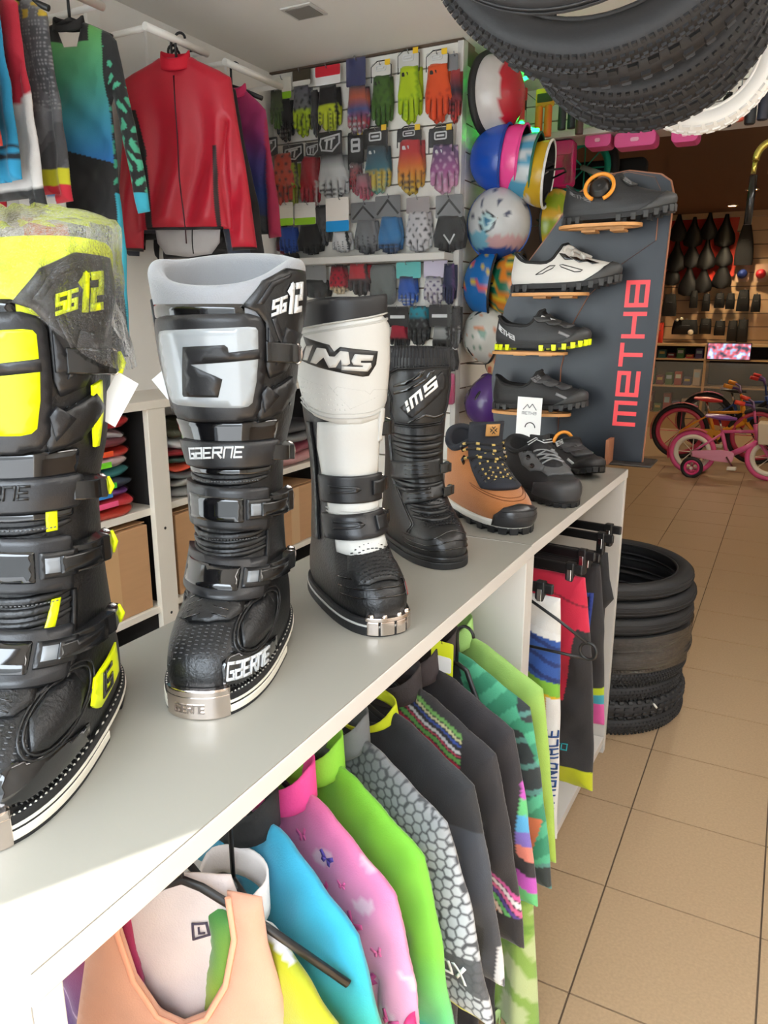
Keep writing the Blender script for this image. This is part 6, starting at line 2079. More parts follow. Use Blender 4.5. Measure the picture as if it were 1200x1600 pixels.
GLOVES = [
 ('olive camouflage glove at the wall corner', (-2.096, 2.063, -2.02, 2.216), 'full', [(0, (58, 66, 48)), (0.5, (84, 110, 56)), (1, (96, 150, 50))], (40, 42, 44), None, None, None, 0, 1),
 ('black glove with grey finger under a white and green card', (-2.031, 2.021, -1.947, 2.181), 'full', [(0, (26, 26, 28)), (1, (34, 34, 36))], (128, 124, 124), (-2.026, 2.179, -1.946, 2.26), (226, 222, 210), (150, 206, 40), 0, 0),
 ('grey camouflage glove with neon fingers under a photo card', (-1.956, 2.033, -1.858, 2.221), 'full', [(0, (104, 106, 116)), (0.45, (130, 132, 138)), (0.5, (196, 226, 40)), (1, (190, 220, 40))], (40, 44, 40), (-1.945, 2.221, -1.857, 2.279), (70, 62, 48), (226, 222, 214), 0, 0),
 ('black and neon yellow glove under a red and white card', (-1.824, 2.033, -1.714, 2.201), 'full', [(0, (24, 22, 26)), (0.4, (30, 28, 32)), (0.45, (214, 230, 40)), (1, (210, 226, 60))], (30, 30, 34), (-1.824, 2.204, -1.707, 2.272), (238, 236, 234), (206, 30, 50), 0, 0),
 ('dark grey glove tucked beside the red carded glove', (-1.861, 2.026, -1.818, 2.196), 'full', [(0, (60, 60, 62)), (1, (90, 92, 94))], (30, 30, 30), None, None, None, 0, 0),
 ('blue and orange patterned glove under a navy card', (-1.682, 2.005, -1.58, 2.184), 'full', [(0, (40, 44, 70)), (0.25, (214, 96, 50)), (0.5, (40, 80, 150)), (0.75, (190, 50, 50)), (1, (40, 60, 110))], (220, 226, 230), (-1.677, 2.18, -1.59, 2.279), (44, 48, 96), None, 0, 1),
 ('olive green full finger glove in the top row', (-1.577, 2.022, -1.481, 2.209), 'full', [(0, (70, 104, 40)), (0.5, (74, 114, 36)), (1, (70, 112, 34))], (52, 86, 28), (-1.57, 2.205, -1.484, 2.251), (206, 204, 198), None, 2, 0),
 ('neon yellow full finger glove in the top row', (-1.467, 2.03, -1.36, 2.229), 'full', [(0, (206, 232, 20)), (1, (190, 222, 10))], (150, 190, 10), (-1.459, 2.223, -1.37, 2.277), (196, 196, 192), None, 2, 0),
 ('bright orange full finger glove in the top row', (-1.344, 2.016, -1.232, 2.216), 'full', [(0, (250, 96, 36)), (1, (246, 80, 30))], (206, 60, 20), (-1.333, 2.21, -1.245, 2.252), (200, 198, 194), None, 2, 0),
 ('red and black glove behind the bright orange one', (-1.247, 2.011, -1.195, 2.188), 'full', [(0, (190, 60, 60)), (0.4, (40, 40, 60)), (1, (220, 60, 50))], (24, 24, 28), (-1.255, 2.185, -1.209, 2.24), (120, 120, 124), None, 0, 0),
 ('fluorescent red orange glove with black header card', (-2.126, 1.759, -2.008, 1.971), 'full', [(0, (250, 84, 52)), (0.4, (252, 96, 60)), (1, (246, 70, 40))], (30, 28, 30), (-2.116, 1.966, -2.016, 2.038), (34, 34, 36), None, 1, 1),
 ('yellow olive glove with black shield card', (-2.005, 1.768, -1.917, 1.936), 'full', [(0, (176, 190, 30)), (1, (170, 190, 30))], (40, 44, 24), (-1.997, 1.933, -1.894, 2.002), (32, 32, 34), None, 1, 1),
 ('red and white striped glove in the second row', (-1.93, 1.745, -1.828, 1.954), 'full', [(0, (196, 28, 50)), (0.6, (206, 36, 56)), (1, (190, 26, 46))], (236, 232, 230), (-1.89, 1.945, -1.821, 2.003), (50, 44, 44), None, 1, 1),
 ('black and white skeleton pattern glove', (-1.83, 1.772, -1.682, 1.948), 'full', [(0, (30, 30, 32)), (0.35, (226, 228, 228)), (1, (220, 222, 222))], (24, 24, 26), (-1.818, 1.943, -1.704, 2.032), (36, 38, 38), None, 1, 1),
 ('grey and crimson glove in a clear bag', (-1.682, 1.792, -1.628, 1.91), 'full', [(0, (120, 118, 120)), (0.5, (190, 40, 60)), (1, (206, 60, 80))], (60, 50, 54), (-1.681, 1.902, -1.61, 2.02), (30, 30, 32), None, 2, 1),
 ('pink glove half hidden behind the teal glove', (-1.646, 1.764, -1.569, 1.861), 'full', [(0, (150, 120, 126)), (1, (226, 90, 120))], (120, 80, 90), None, None, None, 0, 1),
 ('teal glove with yellow fingers in a clear bag', (-1.61, 1.785, -1.491, 1.964), 'full', [(0, (28, 40, 48)), (0.3, (36, 92, 112)), (0.5, (44, 110, 128)), (0.58, (222, 190, 60)), (0.85, (220, 196, 70)), (1, (90, 180, 170))], (40, 120, 130), (-1.606, 1.95, -1.5, 2.024), (28, 28, 30), None, 2, 1),
 ('red, orange and yellow flame glove in a clear bag', (-1.468, 1.772, -1.346, 1.973), 'full', [(0, (204, 24, 40)), (0.25, (214, 40, 40)), (0.45, (240, 110, 30)), (0.7, (244, 170, 40)), (1, (240, 206, 60))], (60, 20, 16), (-1.461, 1.964, -1.359, 2.012), (30, 30, 32), None, 2, 1),
 ('purple to pink glove in a clear bag', (-1.319, 1.764, -1.201, 1.939), 'full', [(0, (70, 62, 104)), (0.35, (140, 80, 140)), (0.55, (180, 96, 160)), (1, (240, 176, 206))], (230, 190, 220), (-1.318, 1.928, -1.22, 1.995), (34, 34, 38), None, 2, 1),
 ('maroon and black short glove in the third row', (-2.089, 1.569, -2.014, 1.69), 'half', [(0, (34, 30, 32)), (0.5, (40, 34, 36)), (1, (150, 30, 44))], (40, 42, 44), None, None, None, 0, 0),
 ('royal blue padded mitt under white and green card', (-2.028, 1.569, -1.934, 1.681), 'half', [(0, (30, 70, 160)), (1, (34, 80, 170))], (20, 40, 90), (-2.027, 1.684, -1.947, 1.777), (226, 222, 210), (150, 206, 40), 0, 0),
 ('black short glove under white and green card', (-1.941, 1.565, -1.814, 1.686), 'half', [(0, (26, 26, 28)), (1, (30, 30, 32))], (40, 42, 44), (-1.947, 1.684, -1.84, 1.771), (230, 228, 222), (150, 206, 40), 0, 0),
 ('grey knitted glove in the third row', (-1.867, 1.596, -1.775, 1.759), 'full', [(0, (40, 40, 42)), (0.3, (80, 80, 82)), (1, (96, 96, 98))], (60, 60, 62), None, None, None, 0, 0),
 ('white short glove under a white and blue card', (-1.763, 1.567, -1.67, 1.647), 'half', [(0, (226, 226, 228)), (1, (232, 232, 234))], (40, 44, 48), (-1.786, 1.648, -1.675, 1.78), (232, 224, 216), (30, 150, 220), 0, 0),
 ('grey short glove with arrow card in a clear bag', (-1.661, 1.557, -1.546, 1.689), 'half', [(0, (120, 122, 126)), (0.6, (132, 134, 138)), (1, (70, 74, 84))], (50, 52, 56), (-1.672, 1.679, -1.555, 1.755), (110, 110, 112), None, 3, 1),
 ('bright blue short glove with arrow card in a clear bag', (-1.54, 1.553, -1.433, 1.694), 'half', [(0, (34, 120, 180)), (0.6, (30, 130, 196)), (1, (30, 60, 110))], (20, 40, 70), (-1.549, 1.687, -1.436, 1.771), (110, 110, 112), None, 3, 1),
 ('white short finger glove in a clear bag', (-1.422, 1.556, -1.309, 1.708), 'half', [(0, (214, 210, 214)), (0.6, (230, 226, 230)), (1, (226, 224, 228))], (60, 60, 62), (-1.414, 1.699, -1.314, 1.758), (150, 140, 140), None, 0, 1),
 ('large black glove with white V mark', (-1.304, 1.551, -1.171, 1.685), 'half', [(0, (26, 26, 28)), (1, (28, 28, 30))], None, (-1.292, 1.675, -1.18, 1.758), (120, 120, 122), None, 3, 1),
 ('black pouch hanging below the blue mitt', (-2.011, 1.497, -1.924, 1.573), 'mitt', [(0, (24, 24, 26)), (1, (20, 20, 22))], None, None, None, None, 0, 0),
 ('black glove pack behind the grey boot', (-1.928, 1.383, -1.79, 1.462), 'half', [(0, (28, 28, 30)), (1, (24, 24, 26))], (40, 42, 44), (-1.916, 1.446, -1.795, 1.522), (130, 130, 130), None, 0, 1),
 ('dark red glove with cream cuff below the shelf', (-1.776, 1.399, -1.691, 1.516), 'half', [(0, (30, 26, 28)), (0.3, (180, 24, 50)), (0.75, (190, 30, 54)), (0.8, (226, 206, 170)), (1, (230, 210, 176))], (40, 42, 44), None, None, None, 0, 0),
 ('red glove with black fingers below the shelf', (-1.694, 1.39, -1.58, 1.518), 'full', [(0, (206, 24, 44)), (0.45, (210, 30, 50)), (0.5, (24, 24, 26)), (1, (22, 22, 24))], (60, 20, 26), None, None, None, 0, 1),
 ('grey glove with a paper tag in a clear bag', (-1.589, 1.353, -1.464, 1.512), 'mitt', [(0, (130, 132, 130)), (0.6, (120, 126, 124)), (1, (96, 104, 104))], None, (-1.547, 1.363, -1.478, 1.414), (232, 226, 210), None, 0, 1),
 ('cobalt blue glove under a turquoise card', (-1.455, 1.345, -1.365, 1.464), 'full', [(0, (30, 34, 40)), (0.25, (30, 90, 190)), (1, (34, 100, 200))], (200, 206, 200), (-1.455, 1.454, -1.346, 1.516), (96, 190, 186), None, 0, 1),
 ('white dotted glove under a lilac card', (-1.345, 1.351, -1.247, 1.462), 'full', [(0, (40, 38, 50)), (0.2, (226, 220, 226)), (1, (230, 224, 230))], (90, 70, 120), (-1.338, 1.454, -1.235, 1.524), (206, 196, 216), None, 0, 1),
 ('navy glove at the end of the fourth row', (-1.253, 1.351, -1.193, 1.505), 'full', [(0, (36, 42, 78)), (1, (40, 46, 84))], (90, 60, 110), None, None, None, 0, 0),
 ('black carded glove partly behind the white boot', (-1.571, 1.192, -1.505, 1.348), 'full', [(0, (26, 26, 28)), (1, (34, 34, 36))], (120, 120, 122), (-1.568, 1.265, -1.508, 1.348), (28, 26, 26), None, 4, 0),
 ('black glove with red badge and lettered card', (-1.499, 1.175, -1.409, 1.271), 'full', [(0, (190, 30, 60)), (0.5, (160, 30, 54)), (0.6, (26, 26, 28)), (1, (30, 30, 32))], (40, 42, 44), (-1.505, 1.263, -1.407, 1.345), (30, 27, 26), None, 4, 0),
 ('black glove with turquoise patch', (-1.41, 1.19, -1.309, 1.347), 'full', [(0, (30, 32, 34)), (0.02, (36, 150, 170)), (0.28, (36, 140, 160)), (0.32, (34, 34, 36)), (1, (40, 40, 42))], (90, 92, 94), None, None, None, 0, 0),
 ('black glove with silver badge and lettered card', (-1.302, 1.141, -1.215, 1.272), 'full', [(0, (60, 60, 62)), (0.15, (170, 172, 172)), (0.4, (150, 152, 152)), (0.45, (30, 30, 32)), (1, (36, 36, 38))], (40, 42, 44), (-1.312, 1.264, -1.217, 1.351), (30, 27, 26), None, 4, 0),
 ('dark glove pack at the end of the fifth row', (-1.216, 1.18, -1.167, 1.346), 'full', [(0, (44, 40, 38)), (1, (40, 40, 42))], (150, 150, 152), None, None, None, 0, 1),
 ('pink packet low on the slatwall', (-1.25, 0.957, -1.191, 1.083), 'mitt', [(0, (214, 96, 140)), (0.5, (200, 60, 110)), (1, (190, 60, 110))], None, None, None, None, 0, 1),
 ('dark glove pack low behind the black boot', (-1.269, 1.086, -1.191, 1.179), 'half', [(0, (60, 60, 62)), (1, (80, 80, 82))], (40, 42, 44), None, None, None, 0, 1),
]
# ================================================================== glove packs on the slatwall
def glove_outline(w, h, half):
    full = [(-.36, 0), (.36, 0), (.40, -.28), (.50, -.42), (.56, -.60), (.50, -.66), (.43, -.57), (.43, -.60), (.42, -.86), (.33, -.91), (.25, -.86), (.23, -.60), (.20, -.60), (.21, -.96), (.11, -1.0), (.02, -.96), (.0, -.60), (-.03, -.6), (-.03, -.94), (-.12, -.98), (-.21, -.94), (-.22, -.6), (-.25, -.6), (-.28, -.82), (-.36, -.85), (-.44, -.80), (-.46, -.5), (-.40, -.25)]
    short = [(-.34, 0), (.34, 0), (.44, -.30), (.54, -.52), (.48, -.74), (.44, -.70), (.45, -.94), (.26, -.97), (.25, -.78), (.22, -.78), (.22, -1.0), (.02, -1.0), (.01, -.78), (-.02, -.78), (-.02, -.99), (-.22, -.97), (-.23, -.78), (-.26, -.78), (-.28, -.90), (-.46, -.86), (-.50, -.55), (-.42, -.25)]
    return [(x * w * .95, z * h) for x, z in (short if half else full)]

M_hook = mat('wire_hook', (150, 150, 150), .3, metal=1.0)
M_yellowtab = mat('yellow_tab', (232, 190, 30), .5)
GY = 2.86
for gi, (lb, (x0, z0, x1, z1), st, stops, stripe, card, cc, cc2, logo, bag) in enumerate(GLOVES):
    w, h = x1 - x0, z1 - z0
    cx = (x0 + x1) / 2
    cx = max(cx, -2.055 + w * .5)
    yy = GY + .010 * ((gi * 7) % 5 - 2) * .5
    t = empty('glove_pack', (cx, yy, z1))
    tag(t, lb, 'gloves', 'packaged gloves on the slatwall')
    if st == 'mitt':
        o = rrect(-w * .48, w * .48, -h, 0, w * .18, 3)
    else:
        o = glove_outline(w, h, st == 'half')
    sl = [(v, C(*c)) for v, c in stops]
    if sl[-1][0] < 1: sl.append((1, sl[-1][1]))
    sc_ = C(*stripe) if stripe else None
    def dye(x, z, s, w=w, h=h, sl=sl, sc_=sc_, st=st, gi=gi):
        c = ramp(-z / h, sl)
        if sc_ is not None:
            k = gi % 4
            if k == 0: m = (np.abs(np.mod(x / w * 4.4 + .3, 1) - .5) > .40) & (z < -h * .45)
            elif k == 1: m = (np.abs(np.mod(z / h * 9, 1) - .5) > .38) & (z < -h * .5)
            elif k == 2: m = np.sin(x / w * 21 + gi) * np.sin(z / h * 23) > .55
            else: m = (np.abs(x / w - .30 + .2 * z / h) < .06) | ((np.abs(np.mod(x / w * 4.4 + .3, 1) - .5) > .42) & (z < -h * .5))
            c[m] = sc_
        return c
    me = pillow('glove', o, max(w, h) * .055, .012, F_cloth, dye, lambda x, z, w=w: .004 * np.sin(x / w * 9 + z * 30), edge=w * .16)
    g = place('glove', me, t)
    # second glove of the pair behind, turned the other way
    if st != 'mitt':
        g2 = place('glove', me, t, (w * .10, .020, -h * .02))
        g2.scale = (-1, 1, 1); g2.rotation_euler = (0, .05, 0)
    top = 0.0
    if card:
        a0, b0, a1, b1 = card
        a0 -= cx; a1 -= cx; b0 -= z1; b1 -= z1
        if (gi, lb) and a1 - a0 > .01:
            MB().prism(rrect(a0, a1, b0, b1, .006), -.004, -.0025, lambda a, b, q: (a, q, b)).build('header_card', mat('card_%d_%d_%d' % tuple(cc), cc, .5), t)
            hc_ = b1 - b0
            if cc2:
                up = cc2 == (206, 30, 50)
                MB().prism(rrect(a0 + .0005, a1 - .0005, b1 - hc_ * .55 if up else b0, b1 if up else b0 + hc_ * .32, .005), -.0052, -.004, lambda a, b, q: (a, q, b)).build('card_band', mat('card_%d_%d_%d' % tuple(cc2), cc2, .5), t)
            cm, cz = (a0 + a1) / 2, (b0 + b1) / 2
            ww = (a1 - a0)
            q = []
            if logo == 1:
                sh = [(-.36, .22), (.40, .34), (.40, -.02), (.10, -.34), (-.34, -.26), (-.40, .0)]
                q = stroke([(cm + a * ww, cz + b * hc_) for a, b in sh], hc_ * .07, True)
                q += stroke([(cm - .18 * ww, cz + .14 * hc_), (cm + .2 * ww, cz + .2 * hc_)], hc_ * .09) + stroke([(cm - .10 * ww, cz + .16 * hc_), (cm - .14 * ww, cz - .2 * hc_)], hc_ * .09) + stroke([(cm + .1 * ww, cz + .16 * hc_), (cm + .06 * ww, cz - .2 * hc_)], hc_ * .09)
                lm = M_silverprint
            elif logo == 2:
                q = stroke(rrect(cm - .24 * ww, cm + .24 * ww, cz - .10 * hc_, cz + .26 * hc_, .005, 2), hc_ * .07, True) + stroke([(cm - .12 * ww, cz + .08 * hc_), (cm + .12 * ww, cz + .08 * hc_)], hc_ * .10)
                lm = M_silverprint
            elif logo == 3:
                q = stroke([(cm - .40 * ww, cz - .30 * hc_), (cm, cz + .28 * hc_), (cm + .40 * ww, cz - .30 * hc_)], hc_ * .09)
                lm = M_rubber
            elif logo == 4:
                q = stroke([(cm - .28 * ww, cz), (cm + .28 * ww, cz)], hc_ * .15)
                lm = M_silverprint
            if q:
                mb = MB()
                for k_, qq in enumerate(q): mb.prism(qq, -.0062 - .0001 * k_, -.004, lambda a, b, h_: (a, h_, b))
                mb.build('card_logo', lm, t)
            if logo == 2:
                MB().box(a1 - .026, a1 - .004, -.006, -.004, b1 - .012, b1 + .008).build('size_tab', M_yellowtab, t)
                fr = MB().tube([(a0, -.003, b0 - .02), (a0, -.003, b1 - .012), (a0 + ww * .3, -.003, b1 + .006), (a1 - ww * .3, -.003, b1 + .006), (a1, -.003, b1 - .012), (a1, -.003, b0 - .02)], .0022, 6)
                fr.build('plastic_frame', M_rubber, t)
            top = b1
    if logo == 2:
        MB().prism(rrect(-w * .22, w * .02, -h * .20, -h * .13, .004), -.0155, -.0135, lambda a, b, q: (a, q, b)).build('wrist_badge', mat('dark_badge', (30, 32, 30), .5) if not bag else M_silverprint, t)
    if lb.startswith('large black'):
        mb = MB()
        for qq in stroke([(-.012, -h * .55), (.012, -h * .78), (.03, -h * .55)], .006): mb.prism(qq, -.0155, -.013, lambda a, b, q: (a, q, b))
        mb.build('v_mark', M_silverprint, t)
    MB().tube([(0, .035, top - .010), (0, -.012, top - .008), (0, -.018, top + .004)], .0018, 6).build('hook', M_hook, t)
    if bag:
        bz0, bz1 = -h - .006, (top if card else .004)
        bw = w * .58
        b = MB()
        b.grid(lambda u, v: Vector((-bw + 2 * bw * u, -.019 - .004 * math.sin(PI * u) + .0022 * math.sin(u * 17 + v * 11 + gi) + .002 * math.sin(v * 23 - u * 7), bz0 + (bz1 - bz0) * v)), 14, 18)
        b.build('clear_bag', M_film, t, fix=False)

# ================================================================== helmets on the return wall
def helmet(name, label, c, R, depth, ax, col, dye=None, vents=(), rim=(28, 28, 30), cat='helmet', squash=1.0, rough=.25, rimr=.005):
    """half-shell: ax = direction in which the crown points; R = rim radius"""
    t = empty(name, c)
    tag(t, label, cat, 'helmets on the slatwall')
    q = Vector(ax).normalized().to_track_quat('Z', 'Y').to_matrix().to_4x4()
    def S(u, v):
        a = 2 * PI * u; e = v * PI / 2
        r = R * math.cos(e) ** .85 if v < 1 else 0
        return Vector((r * math.cos(a) * squash, r * math.sin(a) * 1.12, depth * math.sin(e)))
    mb = MB(); mb.grid(lambda u, v: q @ S(u, v * .995), 40, 16, True)
    m = mat('helmet_%s_%d_%d_%d' % ((name,) + tuple(col)), col, rough, coat=.4)
    if dye is None:
        mb.build('shell', m, t, fix=False)
    else:
        me = mb.mesh('shell', MATS.get('printed_gloss') or fabric('printed_gloss', .25, .02, 50, 0))
        V = np.array(mb.v)
        set_dye(me, dye(V[:, 0], V[:, 1], V[:, 2]))
        place('shell', me, t)
    rm = MB(); rm.tube([q @ (S(i / 36, 0) * 1.0) for i in range(36)], rimr, 6, True)
    rm.build('rim', mat('helmet_rim_%d_%d_%d' % tuple(rim), rim, .6), t)
    ln = MB(); ln.grid(lambda u, v: q @ (S(u, v * .98) * .92 + Vector((0, 0, -.002))), 30, 8, True)
    ln.build('liner', mat('helmet_liner', (34, 34, 36), .9), t, fix=False)
    for (u, v, su, sv, rot) in vents:
        def fn(a, b, u=u, v=v):
            P = S(u + a / (2 * PI * R), min(max(v + b / (depth * 1.4), .02), .95)); n = P.normalized()
            return q @ P, (q.to_3x3() @ n)
        el = [(su * math.cos(k) * math.cos(rot) - sv * math.sin(k) * math.sin(rot), su * math.cos(k) * math.sin(rot) + sv * math.sin(k) * math.cos(rot)) for k in [2 * PI * i / 14 for i in range(14)]]
        place('vent', decal_mesh('vent', [el], fn, M_gloss, .0003, .0012, .008), t)
    st = MB(); st.tube([q @ Vector((R * .8, 0, 0)), q @ Vector((R * .3, .02, -.06)), q @ Vector((-R * .3, .02, -.06)), q @ Vector((-R * .8, 0, 0))], .004, 5, flat=.4)
    st.build('strap', M_rubber, t)
    MB().tube([(-1.2 - c[0], .0, 0.0), (-.02, 0, 0.0), (0, 0, .012)], .003, 6).build('hook', M_hook, t)
    return t
AX = (-1, -.12, .12)
VV = ((.28, .5, .008, .022, .5), (.40, .55, .008, .022, -.4), (.16, .5, .008, .022, .2), (.62, .5, .008, .022, .3), (.80, .5, .008, .022, -.3))
helmet('helmet', 'glossy royal blue skate helmet first in the nested row', (-1.055, 2.99, 1.887), .112, .14, AX, (16, 74, 176), rim=(12, 60, 150))
helmet('helmet', 'hot pink skate helmet nested after the royal blue one', (-.99, 2.995, 1.880), .112, .15, AX, (240, 70, 150), rim=(226, 60, 140))
def d_sky(x, y, z):
    c = solid(C(90, 176, 214), len(x)); c[(np.sin(y * 60 + z * 30) * np.sin(z * 50) > .35)] = C(226, 236, 240); return c
helmet('helmet', 'pale blue and white patterned helmet nested after the pink one', (-.937, 3.0, 1.848), .110, .14, AX, (90, 176, 214), d_sky, rim=(20, 90, 70))
def d_yel(x, y, z):
    c = solid(C(232, 186, 30), len(x)); c[(np.sin(z * 42) > .2) & (x < -.05)] = C(236, 232, 226); return c
helmet('helmet', 'yellow and white child helmet at the end of the nested row', (-.89, 3.0, 1.822), .106, .13, AX, (232, 186, 30), d_yel, vents=VV, rim=(226, 226, 224))
def d_wr(x, y, z):
    c = solid(C(232, 226, 222), len(x)); c[(x > .07)] = C(206, 36, 54); return c
helmet('helmet', 'white helmet with red crown and black brim on a bracket', (-1.125, 2.99, 2.115), .125, .125, (1, -.25, 0), (232, 226, 222), d_wr, rim=(24, 24, 26), rimr=.016)
def d_cat(x, y, z):
    c = solid(C(226, 228, 230), len(x))
    c[(z < -.035) & (x < .0)] = C(130, 196, 220)
    c[(z < -.055) & (x > .0)] = C(224, 180, 184)
    c[(z < -.095)] = C(36, 84, 170)
    c[(np.sin(x * 90 + 1) * np.sin(z * 70) > .72) & (z > .01)] = C(90, 96, 120)
    d = np.hypot(x - .0, z + .005)
    c[(d < .036) & (d > .028)] = C(40, 44, 54)
    c[(d < .028)] = C(190, 226, 232)
    c[(d < .013)] = C(40, 120, 160)
    return c
helmet('child_helmet', 'white child helmet with pastel blue and pink swirls', (-1.075, 2.99, 1.655), .122, .14, (.30, -.95, .05), (226, 228, 230), d_cat, rim=(40, 90, 170))
def d_gy(x, y, z):
    c = solid(C(150, 170, 30), len(x)); c[(x < .05) & (np.sin(z * 60) > .1)] = C(216, 170, 40); return c
helmet('helmet', 'olive lime helmet with yellow inside hanging in the dark corner', (-.90, 3.15, 1.66), .12, .09, (1, -.2, .0), (150, 170, 30), d_gy)
def d_fl(x, y, z):
    c = solid(C(24, 116, 196), len(x))
    c[np.sin(y * 75 + 1) * np.sin(z * 60 + x * 40) > .7] = C(230, 90, 90); c[np.sin(y * 90 + 2.1) * np.sin(z * 75 + 1 + x * 60) > .82] = C(240, 206, 60); return c
helmet('helmet', 'bright blue flower print helmet beside the corner post', (-1.075, 2.985, 1.428), .122, .13, AX, (24, 116, 196), d_fl, vents=VV)
def d_fo(x, y, z):
    c = solid(C(34, 120, 90), len(x)); c[np.sin(y * 90) * np.sin(z * 85 + x * 50) > .1] = C(236, 140, 40); c[np.sin(y * 120 + 1) * np.sin(z * 100) > .6] = C(240, 206, 60); return c
helmet('helmet', 'orange and green flower print helmet nested in the blue flower one', (-.985, 2.995, 1.420), .116, .13, AX, (236, 140, 40), d_fo, vents=VV)
def d_tz(x, y, z):
    c = solid(C(222, 222, 214), len(x)); k = np.sin(y * 180 + 3 * np.sin(z * 70)) * np.sin(z * 200 + 2 * np.sin(y * 100)); c[k > .82] = C(226, 150, 110); c[k < -.85] = C(110, 150, 130); return c
helmet('helmet', 'white speckled helmet low beside the corner post', (-1.085, 2.985, 1.232), .104, .12, (-.8, -.6, .2), (222, 222, 214), d_tz, vents=VV)
def d_pe(x, y, z):
    c = solid(C(226, 190, 150), len(x)); c[np.sin(x * 100) * np.sin(z * 90) > .4] = C(226, 120, 90); return c
helmet('helmet', 'small peach patterned helmet below the speckled one', (-1.06, 3.0, 1.115), .05, .07, (.2, -.86, -.3), (226, 190, 150), d_pe)
helmet('helmet', 'dark purple helmet at the bottom of the return wall', (-1.06, 2.99, .975), .10, .14, (-.5, -.7, -.4), (74, 44, 110), vents=VV, rim=(60, 36, 90))

# ---- products on and under the header shelf
def pack(name, label, x0, x1, z0, z1, y, col, col2=None, tubes=0, tcol=None):
    t = empty(name, ((x0 + x1) / 2, y, z0))
    tag(t, label, name.replace('_', ' '), 'accessories on the header shelf')
    w = x1 - x0; h = z1 - z0
    MB().prism(rrect(-w / 2, w / 2, h * (.62 if tubes else 0), h, .006), 0, .006, lambda a, b, q: (a, q, b)).build('card', mat('pack_%d_%d_%d' % col, col, .5), t)
    if tubes:
        for k in range(tubes):
            xx = -w / 2 + w * (k + .5) / tubes
            MB().lathe([(0, 0), (w / tubes * .40, 0), (w / tubes * .42, h * .02), (w / tubes * .40, h * .6), (w / tubes * .3, h * .64), (0, h * .64)], 14, Matrix.Translation((xx, -.01, 0))).build('grip', mat('grip_%d_%d_%d' % tcol, tcol, .5), t)
    if col2:
        MB().prism(rrect(-w * .42, w * .42, h * .72, h * .9, .004), -.002, 0, lambda a, b, q: (a, q, b)).build('card_print', mat('pack_%d_%d_%d' % col2, col2, .5), t)
    MB().tube([(0, .006, h - .004), (0, 3.647 - y, h - .002)], .0018, 6).build('hook', M_hook, t)
    return t
pack('grip_pack', 'pair of red handlebar grips next to the white and red helmet', -1.13, -1.085, 2.09, 2.215, 3.30, (190, 30, 44), None, 1, (196, 30, 46))
pack('grip_pack', 'pair of orange handlebar grips on an orange card', -1.085, -1.005, 2.045, 2.235, 3.42, (226, 140, 40), (60, 50, 40), 2, (230, 104, 30))
pack('grip_pack', 'pair of black handlebar grips on a turquoise card', -.985, -.905, 2.065, 2.235, 3.42, (30, 150, 190), (30, 32, 36), 2, (34, 36, 44))
pack('grip_pack', 'pair of dark brown handlebar grips beside the orange card', -.905, -.865, 2.035, 2.175, 3.40, (80, 50, 44), None, 1, (74, 44, 40))
pack('accessory_card', 'plain orange carded accessory beside the brown grips', -.885, -.825, 2.105, 2.19, 3.44, (240, 150, 30), (250, 190, 60))
for k, (x, cc, nm) in enumerate(((-.845, (230, 226, 222), 'white'), (-.815, (206, 60, 70), 'red'), (-.77, (60, 60, 64), 'dark grey'), (-.725, (196, 196, 196), 'silver'), (-.68, (90, 84, 80), 'brown grey'))):
    t = empty('bell', (x, 3.56, 2.0853)); tag(t, nm + ' bicycle bell standing on the header shelf', 'bell', 'bells on the header shelf')
    MB().lathe([(0, .032), (.010, .030), (.017, .022), (.019, .010), (.019, .008)], 16).build('dome', mat('bell_%d' % k, cc, .3), t)
    MB().lathe([(0, 0), (.012, 0), (.012, .008), (0, .009)], 12).build('base', M_rubber, t)
for k, (x0, x1, z0, y) in enumerate(((-.90, -.79, 2.012, 3.60), (-.775, -.605, 2.000, 3.60), (-.545, -.440, 1.998, 3.60))):
    t = empty('basket', ((x0 + x1) / 2, y, z0)); tag(t, ('left small', 'wide middle', 'right small')[k] + ' pink child bicycle basket under the header shelf', 'basket', 'pink baskets under the header shelf')
    w = x1 - x0
    MB().prism(rrect(-w / 2, w / 2, 0, .060, .02), -.05, .05, lambda a, b, q: (a, q, b)).build('body', mat('pink_plastic', (226, 80, 150), .4), t, bevel=.004)
    MB().prism(rrect(-w * .1, w * .1, .02, .035, .006), -.054, -.05, lambda a, b, q: (a, q, b)).build('emblem', mat('pale_pink', (244, 180, 206), .5), t)
t = empty('handlebar_bag', (-1.00, 3.58, 1.865)); tag(t, 'glossy magenta child handlebar bag below the header shelf', 'bag')
MB().prism(rrect(-.065, .055, 0, .19, .018), -.03, .03, lambda a, b, q: (a, q, b)).build('body', mat('magenta_vinyl', (196, 24, 104), .25), t, bevel=.008)
MB().grid(lambda u, v: Vector((.015 + .04 * u + .008 * math.sin(v * 9), -.033 - .004 * math.sin(u * 8), .01 + .17 * v)), 5, 10).build('clear_flap', M_bag, t, fix=False)
MB().prism(rrect(-.06, .05, .13, .185, .012), -.036, -.03, lambda a, b, q: (a, q, b)).build('flap', mat('pink_vinyl', (206, 50, 120), .3), t)
MB().tube([(-.04, 0, .185), (-.035, 0, .200), (.03, 0, .200), (.035, 0, .185)], .004, 6).build('handle', mat('magenta_vinyl'), t)
